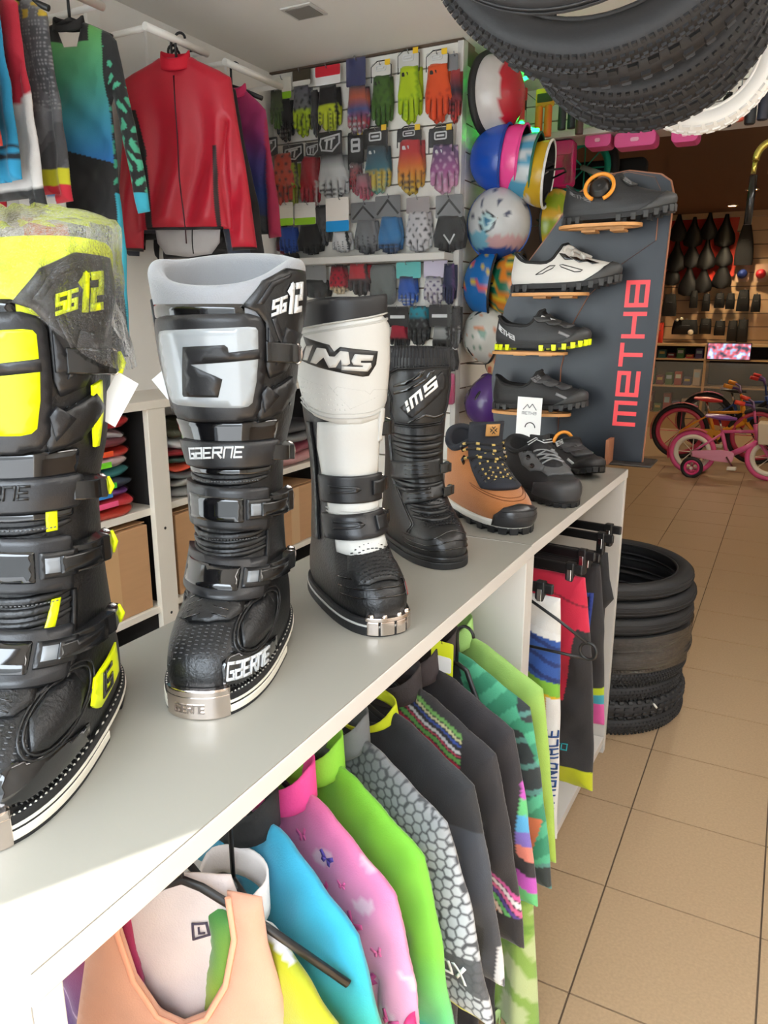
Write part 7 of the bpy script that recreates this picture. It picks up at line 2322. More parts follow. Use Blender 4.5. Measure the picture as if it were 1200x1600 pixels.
# LED strips
M_led = mat('green_led', (40, 255, 110), .5, emit=(20, 255, 90), estr=8.0)
for k, (pts, nm) in enumerate(((((-1.13, 3.38, 2.268), (-1.09, 3.38, 2.282), (-1.03, 3.38, 2.286)), 'upper'), (((-1.105, 3.30, 2.085), (-1.085, 3.30, 2.065), (-1.05, 3.30, 2.05), (-1.03, 3.30, 2.048)), 'lower'))):
    t = empty('led_strip', pts[0]); tag(t, nm + ' glowing green LED strip beside the helmets', 'led strip')
    rel = [Vector(p) - Vector(pts[0]) for p in pts]
    MB().tube([p + Vector((0, .005, 0)) for p in rel], .006, 8).build('sleeve', mat('led_sleeve', (160, 230, 180), .3), t)
    MB().tube([rel[0], Vector((-1.2 - pts[0][0], .0, rel[0].z))], .003, 6).build('bracket', M_hook, t)
    for a in range(len(rel) - 1):
        for j in range(4):
            p = rel[a].lerp(rel[a + 1], (j + .5) / 4)
            MB().cbox(p + Vector((0, -.004, 0)), .013, .008, .012).build('led', M_led, t)
# ================================================================== tyres
M_tyre = mat('tyre_rubber', (34, 34, 36), .62, bump=.1, bscale=150)
M_tread = mat('tread_rubber', (42, 42, 44), .6, bump=.1, bscale=150)
M_wtyre = mat('white_tyre_rubber', (226, 224, 220), .6)
def tyre(label, loc, rot, R, rb, w, style, m=M_tyre, mt=M_tread, group='bicycle tyres hanging from the ceiling', n=96):
    t = empty('tyre_product', loc)
    t.rotation_euler = rot
    tag(t, label, 'tyre', group)
    h = R - rb
    prof = [(rb, -w * .30), (rb + h * .18, -w * .40), (rb + h * .45, -w * .49), (rb + h * .68, -w * .46), (rb + h * .86, -w * .34), (rb + h * .96, -w * .17), (R - .001, 0)]
    prof = prof + [(r, -z) for r, z in prof[-2::-1]]
    inner = [(r - .0025 if i not in (0, len(prof) - 1) else r + .0005, z * .94) for i, (r, z) in enumerate(prof)][::-1]
    MB().lathe(prof + inner, n, None, True).build('casing', m, t)
    for sz in (-1, 1):
        MB().tube([(rb * math.cos(a), rb * math.sin(a), sz * w * .30) for a in [2 * PI * k / 72 for k in range(72)]], .0035, 6, True).build('bead', m, t)
    kn = MB()
    def knob(a, z, da, dz, hh, skew=0):
        k = abs(z) / (w * .5)
        r0 = R - h * (.0 + .30 * k ** 2.2) - .001
        vs = []
        tilt = .9 * z / (w * .5)
        for hgt, s in ((-.002, 1.0), (hh, .82)):
            for sa, sz in ((-1, -1), (1, -1), (1, 1), (-1, 1)):
                aa = a + sa * da * .5 * s + skew * sz * s
                zz = z + sz * dz * .5 * s
                rr = r0 - abs(zz - z) * 0 + hgt * math.cos(tilt) - (zz - z) * math.tan(tilt * .6)
                z2 = zz + hgt * math.sin(tilt)
                vs.append((rr * math.cos(aa), rr * math.sin(aa), z2))
        kn.add(vs, [(4, 5, 6, 7), (0, 1, 5, 4), (1, 2, 6, 5), (2, 3, 7, 6), (3, 0, 4, 7)])
    if style == 'rows':
        N = int(2 * PI * R / .012)
        for i in range(N):
            a = 2 * PI * i / N
            for j, z in enumerate((-.40, -.24, -.08, .08, .24, .40)):
                knob(a + (PI / N if j % 2 else 0), z * w, .0078 / R, w * .11, .0035, .002 * (-1) ** j)
    elif style == 'big':
        N = int(2 * PI * R / .030)
        for i in range(N):
            a = 2 * PI * i / N
            for z in (-.42, .42): knob(a, z * w, .017 / R, w * .16, .0055)
            for z in (-.16, .16): knob(a + PI / N, z * w, .015 / R, w * .16, .0045, .004)
    elif style == 'small':
        N = int(2 * PI * R / .014)
        for i in range(N):
            a = 2 * PI * i / N
            for j, z in enumerate((-.42, -.2, 0, .2, .42)):
                knob(a + (PI / N if j % 2 else 0), z * w, .007 / R, w * .10, .003)
    elif style == 'block':
        N = int(2 * PI * R / .022)
        for i in range(N):
            a = 2 * PI * i / N
            for j, z in enumerate((-.38, -.13, .13, .38)):
                knob(a + (PI / N if j % 2 else 0), z * w, .017 / R, w * .20, .0028, .006 * (-1) ** j)
    elif style == 'slick':
        for z in (-.2, .0, .2):
            r = R + .0005 - h * .3 * abs(z * 2) ** 2.2
            kn.tube([(r * math.cos(a), r * math.sin(a), z * w) for a in [2 * PI * k / 72 for k in range(72)]], .0016, 5, True)
    if kn.v:
        kn.build('tread', mt, t, fix=False)['kind'] = 'stuff'
    return t
RX = (PI / 2, 0, .04)
tyre('topmost smooth black tyre of the hanging bunch, closest to the camera', (-.318, 1.10, 1.944), RX, .257, .215, .045, 'slick')
tyre('knobbly black tyre with many small tread rows, second in the hanging bunch', (-.300, 1.20, 1.915), RX, .275, .214, .058, 'rows')
tyre('black tyre with large shoulder knobs, third in the hanging bunch', (-.299, 1.28, 1.900), RX, .262, .21, .055, 'big')
tyre('black tyre with fine knobs, fourth in the hanging bunch', (-.280, 1.375, 1.845), RX, .214, .165, .052, 'small')
tyre('black tyre with angled tread blocks, fifth in the hanging bunch', (-.285, 1.47, 1.840), RX, .207, .158, .052, 'block')
tyre('black tyre with a plain ribbed tread, sixth in the hanging bunch', (-.296, 1.57, 1.858), RX, .226, .175, .055, 'block')
tyre('white tyre with moulded blocks at the low end of the hanging bunch', (-.215, 1.73, 1.786), RX, .136, .098, .048, 'block', M_wtyre, M_wtyre)
t = empty('hanging_pole', (-.305, 1.0, 2.14)); tag(t, 'dark pole under the ceiling carrying the bunch of tyres', 'pole')
MB().tube([(0, 0, 0), (.02, .85, 0)], .010, 10).build('rod', M_plastic2, t)
for y in (.02, .83): MB().tube([(0, y, 0), (0, y, .155)], .004, 8).build('drop_rod', M_plastic2, t)
for (x, y, z) in ((.025, .375, -.13), (.02, .47, -.145), (.009, .57, -.115), (.09, .73, -.26)):
    MB().tube([(.01, y, -.008), (x, y, z)], .0016, 6).build('cord', mat('grey_cord', (120, 120, 120), .8), t)

# stack on the floor
z = 0.0
SX, SY = -.482, 2.512
spec = [('knob', .060, .289, 'small', 'bottom'), ('knob', .058, .285, 'big', 'second'), ('knob', .055, .283, 'small', 'third'), ('knob', .055, .286, 'rows', 'fourth'),
        ('wrap', .062, .292, 'slick', 'fifth'), ('wrap', .058, .292, 'slick', 'sixth'), ('slick', .058, .294, 'slick', 'seventh'), ('slick', .055, .292, 'slick', 'eighth'), ('slick', .055, .290, 'slick', 'topmost')]
for k, (kd, w, R, st, nm) in enumerate(spec):
    dx = .006 * math.sin(k * 2.1); dy = .005 * math.cos(k * 1.7)
    lb = {'knob': 'knobbly black tyre, %s from the floor in the floor stack', 'wrap': 'plastic wrapped black tyre, %s from the floor in the floor stack', 'slick': 'smooth black tyre, %s in the floor stack'}[kd] % nm
    tyre(lb, (SX + dx, SY + dy, z + w / 2), (0, 0, k * .4), R, R - .052, w, st, group='tyres stacked on the floor', n=80)
    if kd == 'wrap':
        pass
    z += w * .985
f = MB()
f.grid(lambda u, v: Vector(((.2965 + .002 * math.sin(u * 40 + v * 7)) * math.cos(2 * PI * u), (.2965 + .002 * math.sin(u * 40 + v * 7)) * math.sin(2 * PI * u), .118 * v)), 90, 6, True)
fo = f.build('plastic_wrap', M_bag, None, (SX, SY, .225), fix=False)
tag(fo, 'clear plastic wrap around two tyres in the floor stack', 'plastic wrap')
vs = MB(); vs.tube([(0, 0, 0), (.006, -.012, .004), (.016, -.02, -.002)], .0035, 6)
vo = vs.build('cable_tie', mat('white_tie', (220, 216, 206), .5), None, (-.262, 2.312, .115))
tag(vo, 'short white tie stuck to the lower tyres of the floor stack', 'tie')
# ================================================================== shelf unit behind the counter
su = empty('shelf_unit', (-2.07, 1.25, 0))
tag(su, 'white open shelf unit along the left wall behind the boots', 'shelf unit')
M_shelf = mat('cream_shelf_board', (224, 216, 202), .45, noise=.04)
MB().box(0, .295, 0, 1.63, 1.018, 1.045).build('top_board', M_shelf, su, bevel=.002)
for z, d in ((.695, .27), (.355, .28)):
    MB().box(.004, d, .012, 1.618, z - .024, z).build('shelf_board', M_shelf, su, bevel=.002)
MB().box(.004, .275, .012, 1.618, .03, .06).build('shelf_board', M_shelf, su, bevel=.002)
for y in (.05, .51, 1.06, 1.57):
    MB().box(.268, .29, y, y + .078, 0, 1.018).build('upright', M_shelf, su, bevel=.0015)
    MB().box(.004, .268, y + .03, y + .045, .06, 1.018).build('divider', mat('gap_shade', (40, 38, 38), .7), su)  # dark board standing in for the shade in the gap behind the upright
    h = MB()
    for z in (.62, .32): 
        o_ = MB(); o_.lathe([(0, .0012), (.005, .001), (.005, 0)], 10, Matrix.Translation((.29, y + .04, z)) @ Matrix.Rotation(PI / 2, 4, 'Y')); o_.build('screw_hole', M_rubber, su)
def folded(label, x, y, z, sx, sy, sz, col, seed, col2=None):
    o = []
    r_ = np.random.default_rng(seed)
    ph = r_.uniform(0, 6, 4)
    def fn(u, v):
        a = 2 * PI * u; e = -PI / 2 + PI * v
        cx = math.copysign(abs(math.cos(a)) ** .35, math.cos(a)) * math.cos(e) ** .35; cy = math.copysign(abs(math.sin(a)) ** .35, math.sin(a)) * math.cos(e) ** .35
        wv = .004 * math.sin(7 * u * 2 * PI / 2 + ph[0]) + .003 * math.sin(cy * 5 + ph[1]) + .004 * math.sin(cx * 4 + ph[2])
        return Vector((cx * sx / 2, cy * sy / 2, sz / 2 + math.sin(e) * sz / 2 + wv * (1 if v > .3 else 0)))
    mb = MB(); mb.grid(fn, 40, 9, True)
    t = empty('folded_garment', (x, y, z)); tag(t, label, 'folded clothes', 'folded clothes on the shelf unit')
    mb.build('cloth', mat('folded_%d_%d_%d' % col, col, .8, bump=.2, bscale=120), t, fix=False)
    b = MB(); b.grid(lambda u, v: fn(u, .1 + .85 * v) * 1.0 + Vector((.004 * math.cos(2 * PI * u), .004 * math.sin(2 * PI * u), .002 + .002 * math.sin(u * 60 + v * 20))), 40, 7, True)
    b.build('clear_bag', M_film, t, fix=False)
    if col2:
        MB().box(sx * .49, sx * .505, -sy * .3, sy * .25, sz * .25, sz * .75).build('label_strip', mat('folded_%d_%d_%d' % col2, col2, .6), t)
bays = [(1.31, 1.745, [((196, 60, 40), .030, 'brick red', None), ((236, 60, 70), .032, 'pink red', (250, 90, 140)), ((120, 60, 140), .026, 'purple', (50, 130, 200)), ((46, 60, 80), .034, 'navy', (60, 200, 60)), ((30, 110, 110), .034, 'teal', None), ((196, 176, 176), .034, 'pale pink', (120, 220, 40)), ((214, 50, 36), .030, 'orange red', (250, 90, 40)), ((120, 50, 60), .028, 'maroon', None), ((200, 196, 200), .028, 'off white', None), ((206, 30, 40), .040, 'scarlet', None)]),
        (1.85, 2.29, [((150, 150, 146), .034, 'light grey', None), ((170, 168, 160), .032, 'stone grey', None), ((110, 118, 120), .030, 'slate', None), ((236, 90, 60), .022, 'coral', (250, 110, 70)), ((40, 90, 80), .028, 'bottle green', None), ((170, 40, 50), .024, 'dark red', None), ((214, 214, 214), .040, 'white', None), ((60, 62, 40), .050, 'dark olive', (206, 230, 30))]),
        (2.40, 2.80, [((206, 150, 150), .05, 'dusty pink', None), ((150, 60, 80), .04, 'wine red', None), ((120, 122, 124), .045, 'mid grey', None), ((60, 60, 66), .05, 'charcoal', None)])]
for bi, (y0, y1, L) in enumerate(bays):
    z = .6955
    for k, (c, h, nm, c2) in enumerate(L):
        folded('%s folded garment in a bag, %s bay of the shelf unit' % (nm, ('left', 'middle', 'right')[bi]), -1.925 + .006 * math.sin(k * 3), (y0 + y1) / 2 + .01 * math.sin(k * 2.3), z, .25, (y1 - y0) - .06, h, c, k + 20 * bi, c2)
        z += h * .98
def carton(label, x0, x1, y0, y1, z0, z1):
    t = empty('cardboard_box', ((x0 + x1) / 2, (y0 + y1) / 2, z0)); tag(t, label, 'box', 'cardboard boxes on the shelf unit')
    w, d, h = x1 - x0, y1 - y0, z1 - z0
    m = mat('brown_cardboard', (186, 142, 100), .8, noise=.08, nscale=6, stretch=(1, 1, 12))
    MB().box(-w / 2, w / 2, -d / 2, d / 2, 0, h).build('carton', m, t, bevel=.003)
    MB().box(-w / 2, -.001, -d / 2, d / 2, h, h + .003, Matrix.Rotation(.03, 4, 'Y')).build('flap', m, t)
    MB().box(.001, w / 2, -d / 2, d / 2, h, h + .003, Matrix.Rotation(-.04, 4, 'Y')).build('flap', m, t)
    MB().box(w / 2 - .001, w / 2 + .0008, -.03, .03, 0, h).build('tape', mat('box_tape', (196, 156, 112), .3), t)
carton('large brown cardboard box on the middle shelf left of the upright', -2.05, -1.80, 1.42, 1.74, .356, .645)
carton('brown cardboard box on the middle shelf right of the upright', -2.05, -1.80, 1.87, 2.20, .356, .645)
carton('brown cardboard box on the middle shelf farthest right', -2.05, -1.80, 2.42, 2.75, .356, .60)
for k, (y, c, nm) in enumerate(((1.45, (86, 84, 70), 'camouflage grey'), (1.95, (70, 74, 70), 'dark green grey'), (2.5, (30, 120, 180), 'bright blue'))):
    folded('%s folded bundle on the lowest shelf of the shelf unit' % nm, -1.93, y + .06, .061, .26, .36, .13, c, 70 + k)
bg_ = MB(); bg_.box(-2.02, -1.80, 2.45, 2.56, .3555, .356)

# recessed ceiling panel
t = empty('ceiling_panel', (-1.575, 2.40, 2.294)); tag(t, 'small grey recessed panel in the white ceiling', 'ceiling panel')
MB().prism([(-.06, -.055), (.06, -.055), (.06, .055), (-.06, .055)], -.006, 0).build('frame', M_white, t, bevel=.002)
MB().box(-.048, .048, -.043, .043, -.008, -.006).build('grille', mat('grey_panel', (130, 126, 120), .6), t)

# ================================================================== back of the shop
# wheel and white blade hanging in the dark corner
def spoked(t, c, R, rim, tyrew, m_r, m_t, n=10, hub=.018, ax='Y', three=False, nm=''):
    Mx = Matrix.Translation(c) @ (Matrix.Rotation(PI / 2, 4, 'X') if ax == 'Y' else Matrix.Rotation(PI / 2, 4, 'Y'))
    T = MB(); T.tube([Mx @ Vector((R * math.cos(a), R * math.sin(a), 0)) for a in [2 * PI * k / 40 for k in range(40)]], tyrew, 8, True)
    w = T.build('tyre', m_t, t)
    r = MB(); r.tube([Mx @ Vector((rim * math.cos(a), rim * math.sin(a), 0)) for a in [2 * PI * k / 40 for k in range(40)]], (R - rim) * .62, 8, True, flat=1.2)
    r.build('rim', m_r, w)
    for k in range(n):
        a = 2 * PI * k / n
        MB().tube([Mx @ Vector((hub * .6 * math.cos(a), hub * .6 * math.sin(a), 0)), Mx @ Vector((rim * math.cos(a), rim * math.sin(a), 0))], .0035 if not three else .012, 6).build('spoke', m_r, w)
    MB().cyl(Mx @ Vector((0, 0, -.03)), Mx @ Vector((0, 0, .03)), hub, 12).build('hub', M_chrome, w)
    return w
sb = empty('balance_bike', (-1.02, 4.05, 2.02)); tag(sb, 'hanging child bike with turquoise wheel rim and white fork blade', 'bicycle')
spoked(sb, (0, 0, 0), .150, .118, .022, mat('turquoise_rim', (30, 160, 130), .4), M_tyre, 8, .014)
MB().tube([(0, -.03, 0), (.10, -.05, -.045), (.235, -.07, -.085)], [.012, .016, .022], 10, flat=.6).build('fork_blade', mat('white_paint', (220, 220, 214), .4), sb)
MB().tube([(.235, -.07, -.085), (.36, -.02, -.10), (.42, .05, -.16)], .018, 10).build('frame_tube', M_plastic2, sb)
MB().prism(rrect(-.16, .28, -.20, .05, .03), .10, .16, lambda a, b, q: (a, q, b)).build('frame_bag', mat('black_bag', (20, 20, 21), .8), sb, bevel=.01)
MB().tube([(0, .0, .142), (0, .0, .30)], .004, 6).build('hook', M_hook, sb)

# handlebar fork hanging at the right edge
fk = empty('suspension_fork', (-.150, 3.30, 1.86)); tag(fk, 'black suspension fork with gold crown arch hanging at the right edge', 'fork')
M_gold = mat('gold_anodised', (206, 190, 96), .25, metal=.9)
MB().tube([(.052 * math.cos(a) , 0, .0 + .06 * math.sin(a)) for a in [PI * i / 14 for i in range(15)]], .013, 10).build('arch', M_gold, fk)
for sx in (-1, 1):
    MB().tube([(sx * .052, 0, 0), (sx * .055, 0, -.045)], .009, 10).build('gold_stanchion', M_gold, fk)
    MB().tube([(sx * .052, .0, -.05), (sx * .056, .01, -.22)], .014, 10).build('lower_leg', M_buckle, fk)
MB().tube([(0, 0, .06), (0, 0, .225)], .010, 10).build('steerer', M_gold, fk)
MB().tube([(0.01, -.01, .01), (.012, -.01, -.05)], .018, 10).build('orange_sleeve', mat('copper_tube', (196, 120, 60), .3, metal=.6), fk)
for k, (x, z, c) in enumerate(((-.315, 2.035, (24, 24, 26)), (-.236, 2.035, (26, 30, 36)), (-.275, 2.05, (216, 90, 70)), (-.195, 2.045, (40, 44, 60)))):
    t = empty('grip_tube', (x, 3.30, z - .05)); tag(t, ('black', 'dark slate', 'coral red', 'navy')[k] + ' handlebar grip hanging behind the white tyre', 'grip', 'grips hanging by the white tyre')
    MB().lathe([(0, 0), (.016, 0), (.019, .004), (.019, .10), (.014, .105), (0, .105)], 14).build('sleeve', mat('gripc_%d' % k, c, .5), t)
    MB().lathe([(0, .105), (.012, .105), (.012, .115), (0, .116)], 12).build('plug', M_rubber, t)
    MB().tube([(0, 0, .115), (0, 0, .205)], .002, 6).build('cord', MATS['grey_cord'], t)

# saddles on the far wall
def saddle_mesh():
    mb = MB()
    pr = [(0, .020), (.05, .030), (.10, .045), (.16, .075), (.22, .105), (.28, .115), (.33, .10), (.35, .04)]
    def fn(u, v):
        L = .35 * v
        w = float(np.interp(L, [p[0] for p in pr], [p[1] for p in pr]))
        a = PI * u
        return Vector((w * math.cos(a), -.035 * math.sin(a) - .03 * v * math.sin(a), -L))
    mb.grid(fn, 12, 14)
    return mb
M_sad = mat('black_saddle', (20, 20, 21), .5)
M_card = mat('orange_red_card', (206, 60, 34), .6)
sme = saddle_mesh().mesh('seat', M_sad)
crd = MB().prism([(-.12, -.22), (.12, -.22), (.14, .0), (.13, .06), (-.13, .06), (-.14, 0)], 0, .004, lambda a, b, q: (a, q, b)).mesh('backing_card', M_card)
rls = MB().tube([(-.02, .02, -.08), (-.02, .03, -.2), (-.03, .01, -.30)], .005, 6).mesh('rail', M_hook)
sd = [(-1.377, 2.344), (-1.201, 2.292), (-1.036, 2.333), (-0.853, 2.303), (-1.371, 2.039), (-1.198, 2.04), (-1.034, 2.034), (-0.839, 2.027), (-1.403, 1.826), (-1.207, 1.755), (-1.042, 1.751), (-0.837, 1.812)]
rown = ['top row', 'middle row', 'lower row']; coln = ['leftmost', 'second', 'third', 'rightmost']
for k, (x, z) in enumerate(sd):
    t = empty('bicycle_saddle', (x, 10.11, z + .17)); tag(t, 'black bicycle saddle on a red card, %s in the %s of the far wall' % (coln[k % 4], rown[k // 4]), 'saddle', 'saddles on the far wall')
    sc_ = (1.0, 1.12, .95, 1.05)[(k * 3 + k // 4) % 4] * .92
    o = place('seat', sme, t); o.scale = (sc_, sc_, sc_)
    place('backing_card', crd, t, (0, .05, .02)); place('rail', rls, t)
    MB().tube([(0, .09, .04), (0, 0, .03)], .004, 6).build('hook', M_hook, t)
def softbag(name, label, x, z, w, h, d=.10, col=(22, 22, 23), taper=.7, group='bags on the far wall', cat='bag', y=10.06):
    t = empty(name, (x, y, z)); tag(t, label, cat, group)
    MB().grid(lambda u, v: Vector((w / 2 * math.copysign(abs(math.cos(2 * PI * u)) ** .5, math.cos(2 * PI * u)) * (taper + (1 - taper) * math.sin(PI * (1 - v) * .6)) , d / 2 * math.copysign(abs(math.sin(2 * PI * u)) ** .6, math.sin(2 * PI * u)) * math.sin(PI * min(max(v, .06), .94)) ** .4, -h / 2 + h * v)), 24, 10, True).build('pouch', mat('bag_%d_%d_%d' % col, col, .75), t, fix=False)
    MB().tube([(-w * .2, -d * .45, h * .12), (w * .2, -d * .45, h * .12)], .006, 6).build('zip', mat('bag_zip', (60, 60, 62), .4), t)
    MB().tube([(0, 0, h * .48), (0, .04, h * .55), (0, .12, h * .56)], .006, 6).build('loop', M_hook, t)
    return t
softbag('frame_bag', 'tall black frame bag hanging right of the saddles', -.626, 2.12, .20, .44, .09, taper=.45)
for k, (x, z, c, nm) in enumerate(((-.624, 1.806, (40, 60, 130), 'blue'), (-.428, 1.801, (196, 40, 50), 'red'))):
    t = empty('bell_pack', (x, 10.1, z)); tag(t, nm + ' bell hanging on a pale card on the far wall', 'bell')
    MB().prism(rrect(-.07, .07, -.09, .11, .02), .02, .026, lambda a, b, q: (a, q, b)).build('card', mat('pale_card', (206, 170, 140), .6), t)
    MB().lathe([(0, .05), (.03, .043), (.05, .02), (.055, 0)], 18, Matrix.Rotation(PI / 2, 4, 'X')).build('dome', mat('belld_%d' % k, c, .4), t)
for k, (x, z, w, h) in enumerate(((-1.392, 1.459, .17, .26), (-1.12, 1.524, .09, .20), (-.98, 1.486, .09, .20), (-.834, 1.506, .11, .17), (-.715, 1.498, .10, .18), (-.578, 1.504, .14, .24), (-.439, 1.473, .10, .20))):
    softbag('saddle_bag', 'black saddle bag, %s from the left in the bag row of the far wall' % ('first', 'second', 'third', 'fourth', 'fifth', 'sixth', 'seventh')[k], x, z, w, h, .09)
for k, (x, z, w, h) in enumerate(((-1.19, 1.20, .30, .17), (-.96, 1.21, .13, .18), (-.80, 1.19, .12, .17), (-.66, 1.16, .11, .24), (-.55, 1.16, .12, .26))):
    softbag('pannier', 'black pannier, %s from the left below the bag row' % ('first', 'second', 'third', 'fourth', 'fifth')[k], x, z, w, h, .12, (18, 18, 19), .85, 'panniers on the far wall')
for k, (x, z) in enumerate(((-1.28, 1.285), (-1.23, 1.30), (-1.113, 1.141))):
    t = empty('bike_light', (x, 9.98, z)); tag(t, ('left small silver', 'right small silver', 'large round white')[k] + ' reflector lamp in front of the panniers', 'bike light')
    r = .018 if k < 2 else .032
    MB().lathe([(0, .012), (r * .7, .010), (r, 0)], 16, Matrix.Rotation(PI / 2, 4, 'X')).build('lens', mat('reflector', (236, 226, 206), .1), t)
    MB().lathe([(r * 1.1, .002), (r * 1.15, -.03), (0, -.04)], 16, Matrix.Rotation(PI / 2, 4, 'X')).build('housing', M_rubber, t)
softbag('bottle', 'red bottle at the left end of the pannier row', -1.48, 1.13, .09, .24, .09, (196, 50, 30), .9, 'panniers on the far wall', 'bottle')

# glass cabinet along the far wall
cb = empty('display_cabinet', (-1.9, 9.75, 0)); tag(cb, 'tan glass fronted display cabinet below the bags', 'cabinet')
M_cab = mat('tan_cabinet', (190, 156, 116), .5)
MB().box(0, 2.3, 0, .42, 0, .17).build('plinth', M_cab, cb)
MB().box(0, 2.3, 0, .42, .985, 1.01).build('top_board', M_cab, cb)
for z in (.17, .50, .82):
    MB().box(.02, 2.28, .02, .42, z, z + .018).build('shelf_board', M_cab, cb)
for x in (0, .99, 1.98):
    MB().box(x, x + .03, 0, .42, .17, .985).build('upright', M_cab, cb)
MB().box(0, 2.3, .40, .42, .17, .985).build('back_panel', mat('dark_back', (40, 32, 28), .8), cb)
for x in (.03, 1.02): MB().box(x, x + .96, .0, .006, .19, .80).build('glass_pane', mat('cabinet_glass', (220, 225, 225), .05, alpha=.12), cb)
pal = [(120, 40, 50), (40, 50, 90), (200, 180, 160), (70, 110, 50), (160, 150, 140), (60, 60, 66), (170, 60, 60), (60, 110, 100), (190, 140, 60), (90, 80, 120)]
kk = 0
for z, hs in ((.188, .24), (.518, .20), (.838, .12)):
    for i in range(9):
        x = -1.82 + i * .105
        c = pal[(kk * 3 + 1) % 10]
        t = empty('boxed_product', (x, 9.92, z)); tag(t, '%s boxed product, number %d from the left on the %s cabinet shelf' % (('dark red', 'navy', 'cream', 'green', 'grey', 'charcoal', 'red', 'teal', 'ochre', 'violet')[(kk * 3 + 1) % 10], i + 1, {.188: 'lowest', .518: 'middle', .838: 'top'}[z]), 'box', 'products in the display cabinet')
        hh = hs * (.7 + .3 * math.sin(kk * 2.7))
        MB().box(-.042, .042, -.06, .06, 0, hh).build('carton', mat('prod_%d_%d_%d' % c, c, .5), t, bevel=.004)
        MB().box(-.030, .030, -.062, -.06, hh * .5, hh * .8).build('print', mat('prodp_%d' % (kk % 3), ((220, 210, 190), (200, 170, 90), (170, 190, 200))[kk % 3], .5), t)
        kk += 1
sc_ = empty('picture_screen', (-.65, 9.72, .865)); tag(sc_, 'small bright picture screen standing on the cabinet', 'screen')
MB().box(-.235, .235, 0, .02, -.03, .165).build('frame', M_rubber, sc_, bevel=.004)
def d_scr():
    m = bpy.data.materials.new('screen_picture'); m.use_nodes = True
    nt = m.node_tree; b = nt.nodes['Principled BSDF']
    tc = nt.nodes.new('ShaderNodeTexCoord'); n = nt.nodes.new('ShaderNodeTexNoise'); n.inputs['Scale'].default_value = 14; n.inputs['Detail'].default_value = 1
    cr = nt.nodes.new('ShaderNodeValToRGB')
    el = cr.color_ramp.elements
    el[0].position = .35; el[0].color = (*srgb(60, 70, 90), 1); el[1].position = .7; el[1].color = (*srgb(226, 232, 244), 1)
    e = el.new(.5); e.color = (*srgb(214, 110, 130), 1)
    e = el.new(.58); e.color = (*srgb(150, 180, 226), 1)
    nt.links.new(tc.outputs['Object'], n.inputs[0]); nt.links.new(n.outputs[0], cr.inputs[0])
    nt.links.new(cr.outputs[0], b.inputs['Base Color']); nt.links.new(cr.outputs[0], b.inputs['Emission Color'])
    b.inputs['Emission Strength'].default_value = .45
    return m
MB().box(-.225, .225, -.002, 0, -.02, .155).build('picture', d_scr(), sc_)

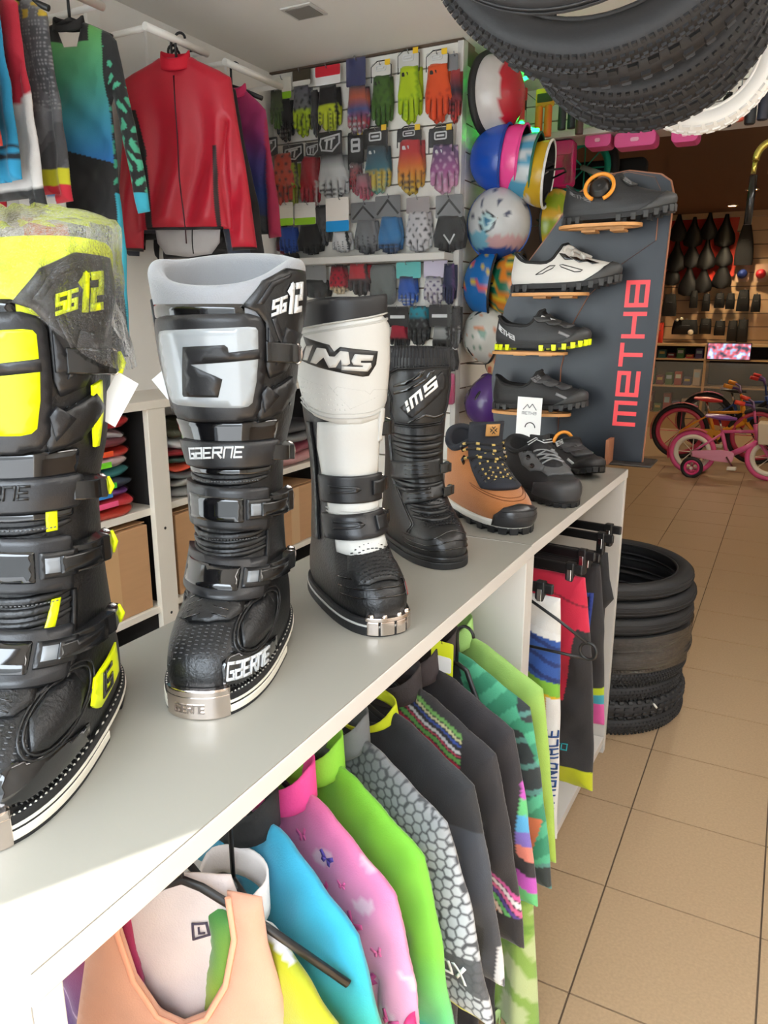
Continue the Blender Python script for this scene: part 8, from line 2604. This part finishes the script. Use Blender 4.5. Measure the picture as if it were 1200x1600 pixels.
# child bicycles
def child_bike(label, loc, rz, R, wb, c_frame, c_rim, c_tyre, c_seat, c_grip, c_guard, basket=None, train=None):
    t = empty('child_bicycle', loc, rz); tag(t, label, 'bicycle', 'child bicycles at the back of the shop')
    mf = mat('paint_%d_%d_%d' % c_frame, c_frame, .35); mr = mat('rim_%d_%d_%d' % c_rim, c_rim, .4); mt = mat('btyre_%d_%d_%d' % c_tyre, c_tyre, .6)
    spoked(t, (0, 0, R), R - .02, R - .055, .022, mr, mt, 8)
    spoked(t, (wb, 0, R), R - .02, R - .055, .022, mr, mt, 8)
    bb = Vector((wb * .46, 0, R * .95)); st = Vector((wb * .36, 0, R + .19)); hd = Vector((wb * .80, 0, R + .21)); hb = Vector((wb * .83, 0, R + .12))
    for a, b, r, nm in ((bb, st, .016, 'seat_tube'), (bb, hb, .024, 'down_tube'), (st, hd, .014, 'top_tube'), (hb, hd + Vector((-.015, 0, .06)), .022, 'head_tube')):
        MB().tube([a, b], r, 10).build(nm, mf, t)
    for sy in (-.035, .035):
        MB().tube([Vector((0, sy, R)), bb + Vector((0, sy * .6, 0))], .010, 8).build('chain_stay', mf, t)
        MB().tube([Vector((0, sy, R)), st + Vector((0, sy * .4, -.02))], .009, 8).build('seat_stay', mf, t)
        MB().tube([Vector((wb, sy, R)), Vector((wb * .88, sy, R + .10)), hb], .011, 8).build('fork_blade', mf, t)
    MB().prism(rounded([(-.01, R - .03), (wb * .30, R - .055), (wb * .54, R - .06), (wb * .56, R + .03), (wb * .40, R + .045), (0, R + .02)], .03), -.055, -.045, lambda a, b, q: (a, q, b)).build('chain_guard', mat('paint_%d_%d_%d' % c_guard, c_guard, .4), t, bevel=.003)
    ck = MB(); ck.tube([bb + Vector((0, -.06, 0)), bb + Vector((.055, -.065, -.08)), bb + Vector((.055, -.11, -.082))], .009, 8); ck.build('crank', M_chrome, t)
    MB().box(bb.x + .02, bb.x + .09, -.15, -.09, bb.z - .095, bb.z - .07).build('pedal', mat('white_pedal', (220, 216, 206), .5), t, bevel=.004)
    MB().tube([st, st + Vector((-.03, 0, .10))], .010, 8).build('seat_post', M_chrome, t)
    so = st + Vector((-.035, 0, .11))
    MB().grid(lambda u, v: so + Vector((-.10 + .24 * v, (.075 - .055 * v) * math.cos(2 * PI * u), .025 * math.sin(2 * PI * u) * math.sin(PI * min(max(v, .08), .92)) ** .5 + .02 * (1 - v))), 16, 10, True).build('seat', mat('seat_%d_%d_%d' % c_seat, c_seat, .3), t, fix=False)
    h0 = hd + Vector((-.02, 0, .07))
    MB().tube([h0, h0 + Vector((-.02, 0, .10))], .010, 8).build('stem', mf, t)
    h1 = h0 + Vector((-.02, 0, .10))
    MB().tube([h1 + Vector((-.07, -.22, .07)), h1 + Vector((-.02, -.12, .05)), h1, h1 + Vector((-.02, .12, .05)), h1 + Vector((-.07, .22, .07))], .010, 8).build('handlebar', mat('handlebar_purple', (90, 60, 130), .4), t)
    for sy in (-1, 1):
        MB().tube([h1 + Vector((-.13, sy * .235, .085)), h1 + Vector((-.06, sy * .215, .068))], .018, 8).build('grip', mat('grip_%d_%d_%d' % c_grip, c_grip, .5), t)
    if basket:
        bx = MB()
        bx.prism([(wb * .84, R + .12), (wb * .84 + .20, R + .12), (wb * .84 + .23, R + .29), (wb * .84 - .02, R + .29)], -.11, .11, lambda a, b, q: (a, q, b))
        bo = bx.build('basket', mat('basket_cream', basket, .6), t, bevel=.008)
        MB().prism(ellipse(wb * .84 + .13, R + .20, .035, .035, 16), -.114, -.11, lambda a, b, q: (a, q, b)).build('basket_emblem', mat('emblem_dark', (90, 40, 50), .6), bo)
    if train:
        for sy in (-.17, .17):
            tw = spoked(t, (0.03, sy, .085), .075, .055, .016, mat('trainer_%d_%d_%d' % train, train, .4), M_tyre, 6, .014)
            MB().tube([(0, sy * .3, R), (.02, sy * .8, R * .8), (.03, sy * .85, .085)], .007, 6).build('stabiliser_arm', M_chrome, t)
    MB().grid(lambda u, v: Vector((0, 0, R)) + Vector(((R + .012) * math.cos(math.radians(60 + 140 * u)), -.04 + .08 * v, (R + .012) * math.sin(math.radians(60 + 140 * u)))), 14, 3).build('mudguard', mat('mud_%d_%d_%d' % c_tyre, c_rim if not basket else (206, 40, 110), .4), t, fix=False)
    return t
child_bike('pink child bicycle with cream basket and training wheels in front', (-.66, 6.90, 0), -.04, .19, .60, (214, 96, 150), (226, 220, 206), (226, 90, 150), (120, 60, 150), (226, 70, 50), (226, 150, 180), (206, 190, 166), (220, 60, 130))
child_bike('dark child bicycle with pink rims standing behind the pink one', (-.86, 7.65, 0), -.02, .26, .66, (226, 150, 40), (190, 60, 90), (24, 24, 26), (206, 40, 50), (230, 150, 40), (226, 160, 40))
child_bike('blue and red child bicycle farthest back in the row', (-.72, 8.5, 0), -.02, .28, .70, (50, 80, 150), (60, 60, 70), (24, 24, 26), (30, 30, 34), (206, 50, 46), (206, 60, 50))

# warm spot lamps in the back ceiling
for k, (x, y) in enumerate(((-.518, 8.48), (-.765, 9.55), (-.2, 5.4))):
    t = empty('ceiling_spot', (x, y, 2.5)); tag(t, ('nearer', 'farther', 'hidden front')[k] + ' small warm spot lamp in the brown ceiling', 'lamp', 'spot lamps in the back ceiling')
    MB().lathe([(.06, 0), (.062, -.012), (.045, -.014)], 20).build('ring', M_chrome, t)
    MB().lathe([(0, -.009), (.044, -.009)], 20).build('lens', mat('warm_lens', (255, 226, 170), .4, emit=(255, 214, 150), estr=20), t)
    ld = bpy.data.lights.new('spot_light', 'SPOT'); ld.energy = 30; ld.color = (1, .78, .5); ld.spot_size = math.radians(125); ld.spot_blend = .6; ld.shadow_soft_size = .05
    lo = bpy.data.objects.new('spot_light', ld); link(lo, t); lo.location = (0, 0, -.03)

# fill lamps added out of view to brighten walls, floor and counter front
for k, y in enumerate((.45, 1.75)):
    t = empty('added_fill_lamp', (.75, y, ZC)); tag(t, ('nearer', 'farther')[k] + ' added fill lamp on the front ceiling, out of view', 'lamp', 'added fill lamps on the front ceiling')
    MB().box(-.10, .10, 0, 1.15, -.045, 0).build('housing', M_white, t, bevel=.004)
    MB().box(-.085, .085, .02, 1.13, -.055, -.045).build('diffuser', mat('fill_diffuser', (250, 250, 250), .5, emit=(250, 246, 240), estr=10), t)
bpy.context.view_layer.update()
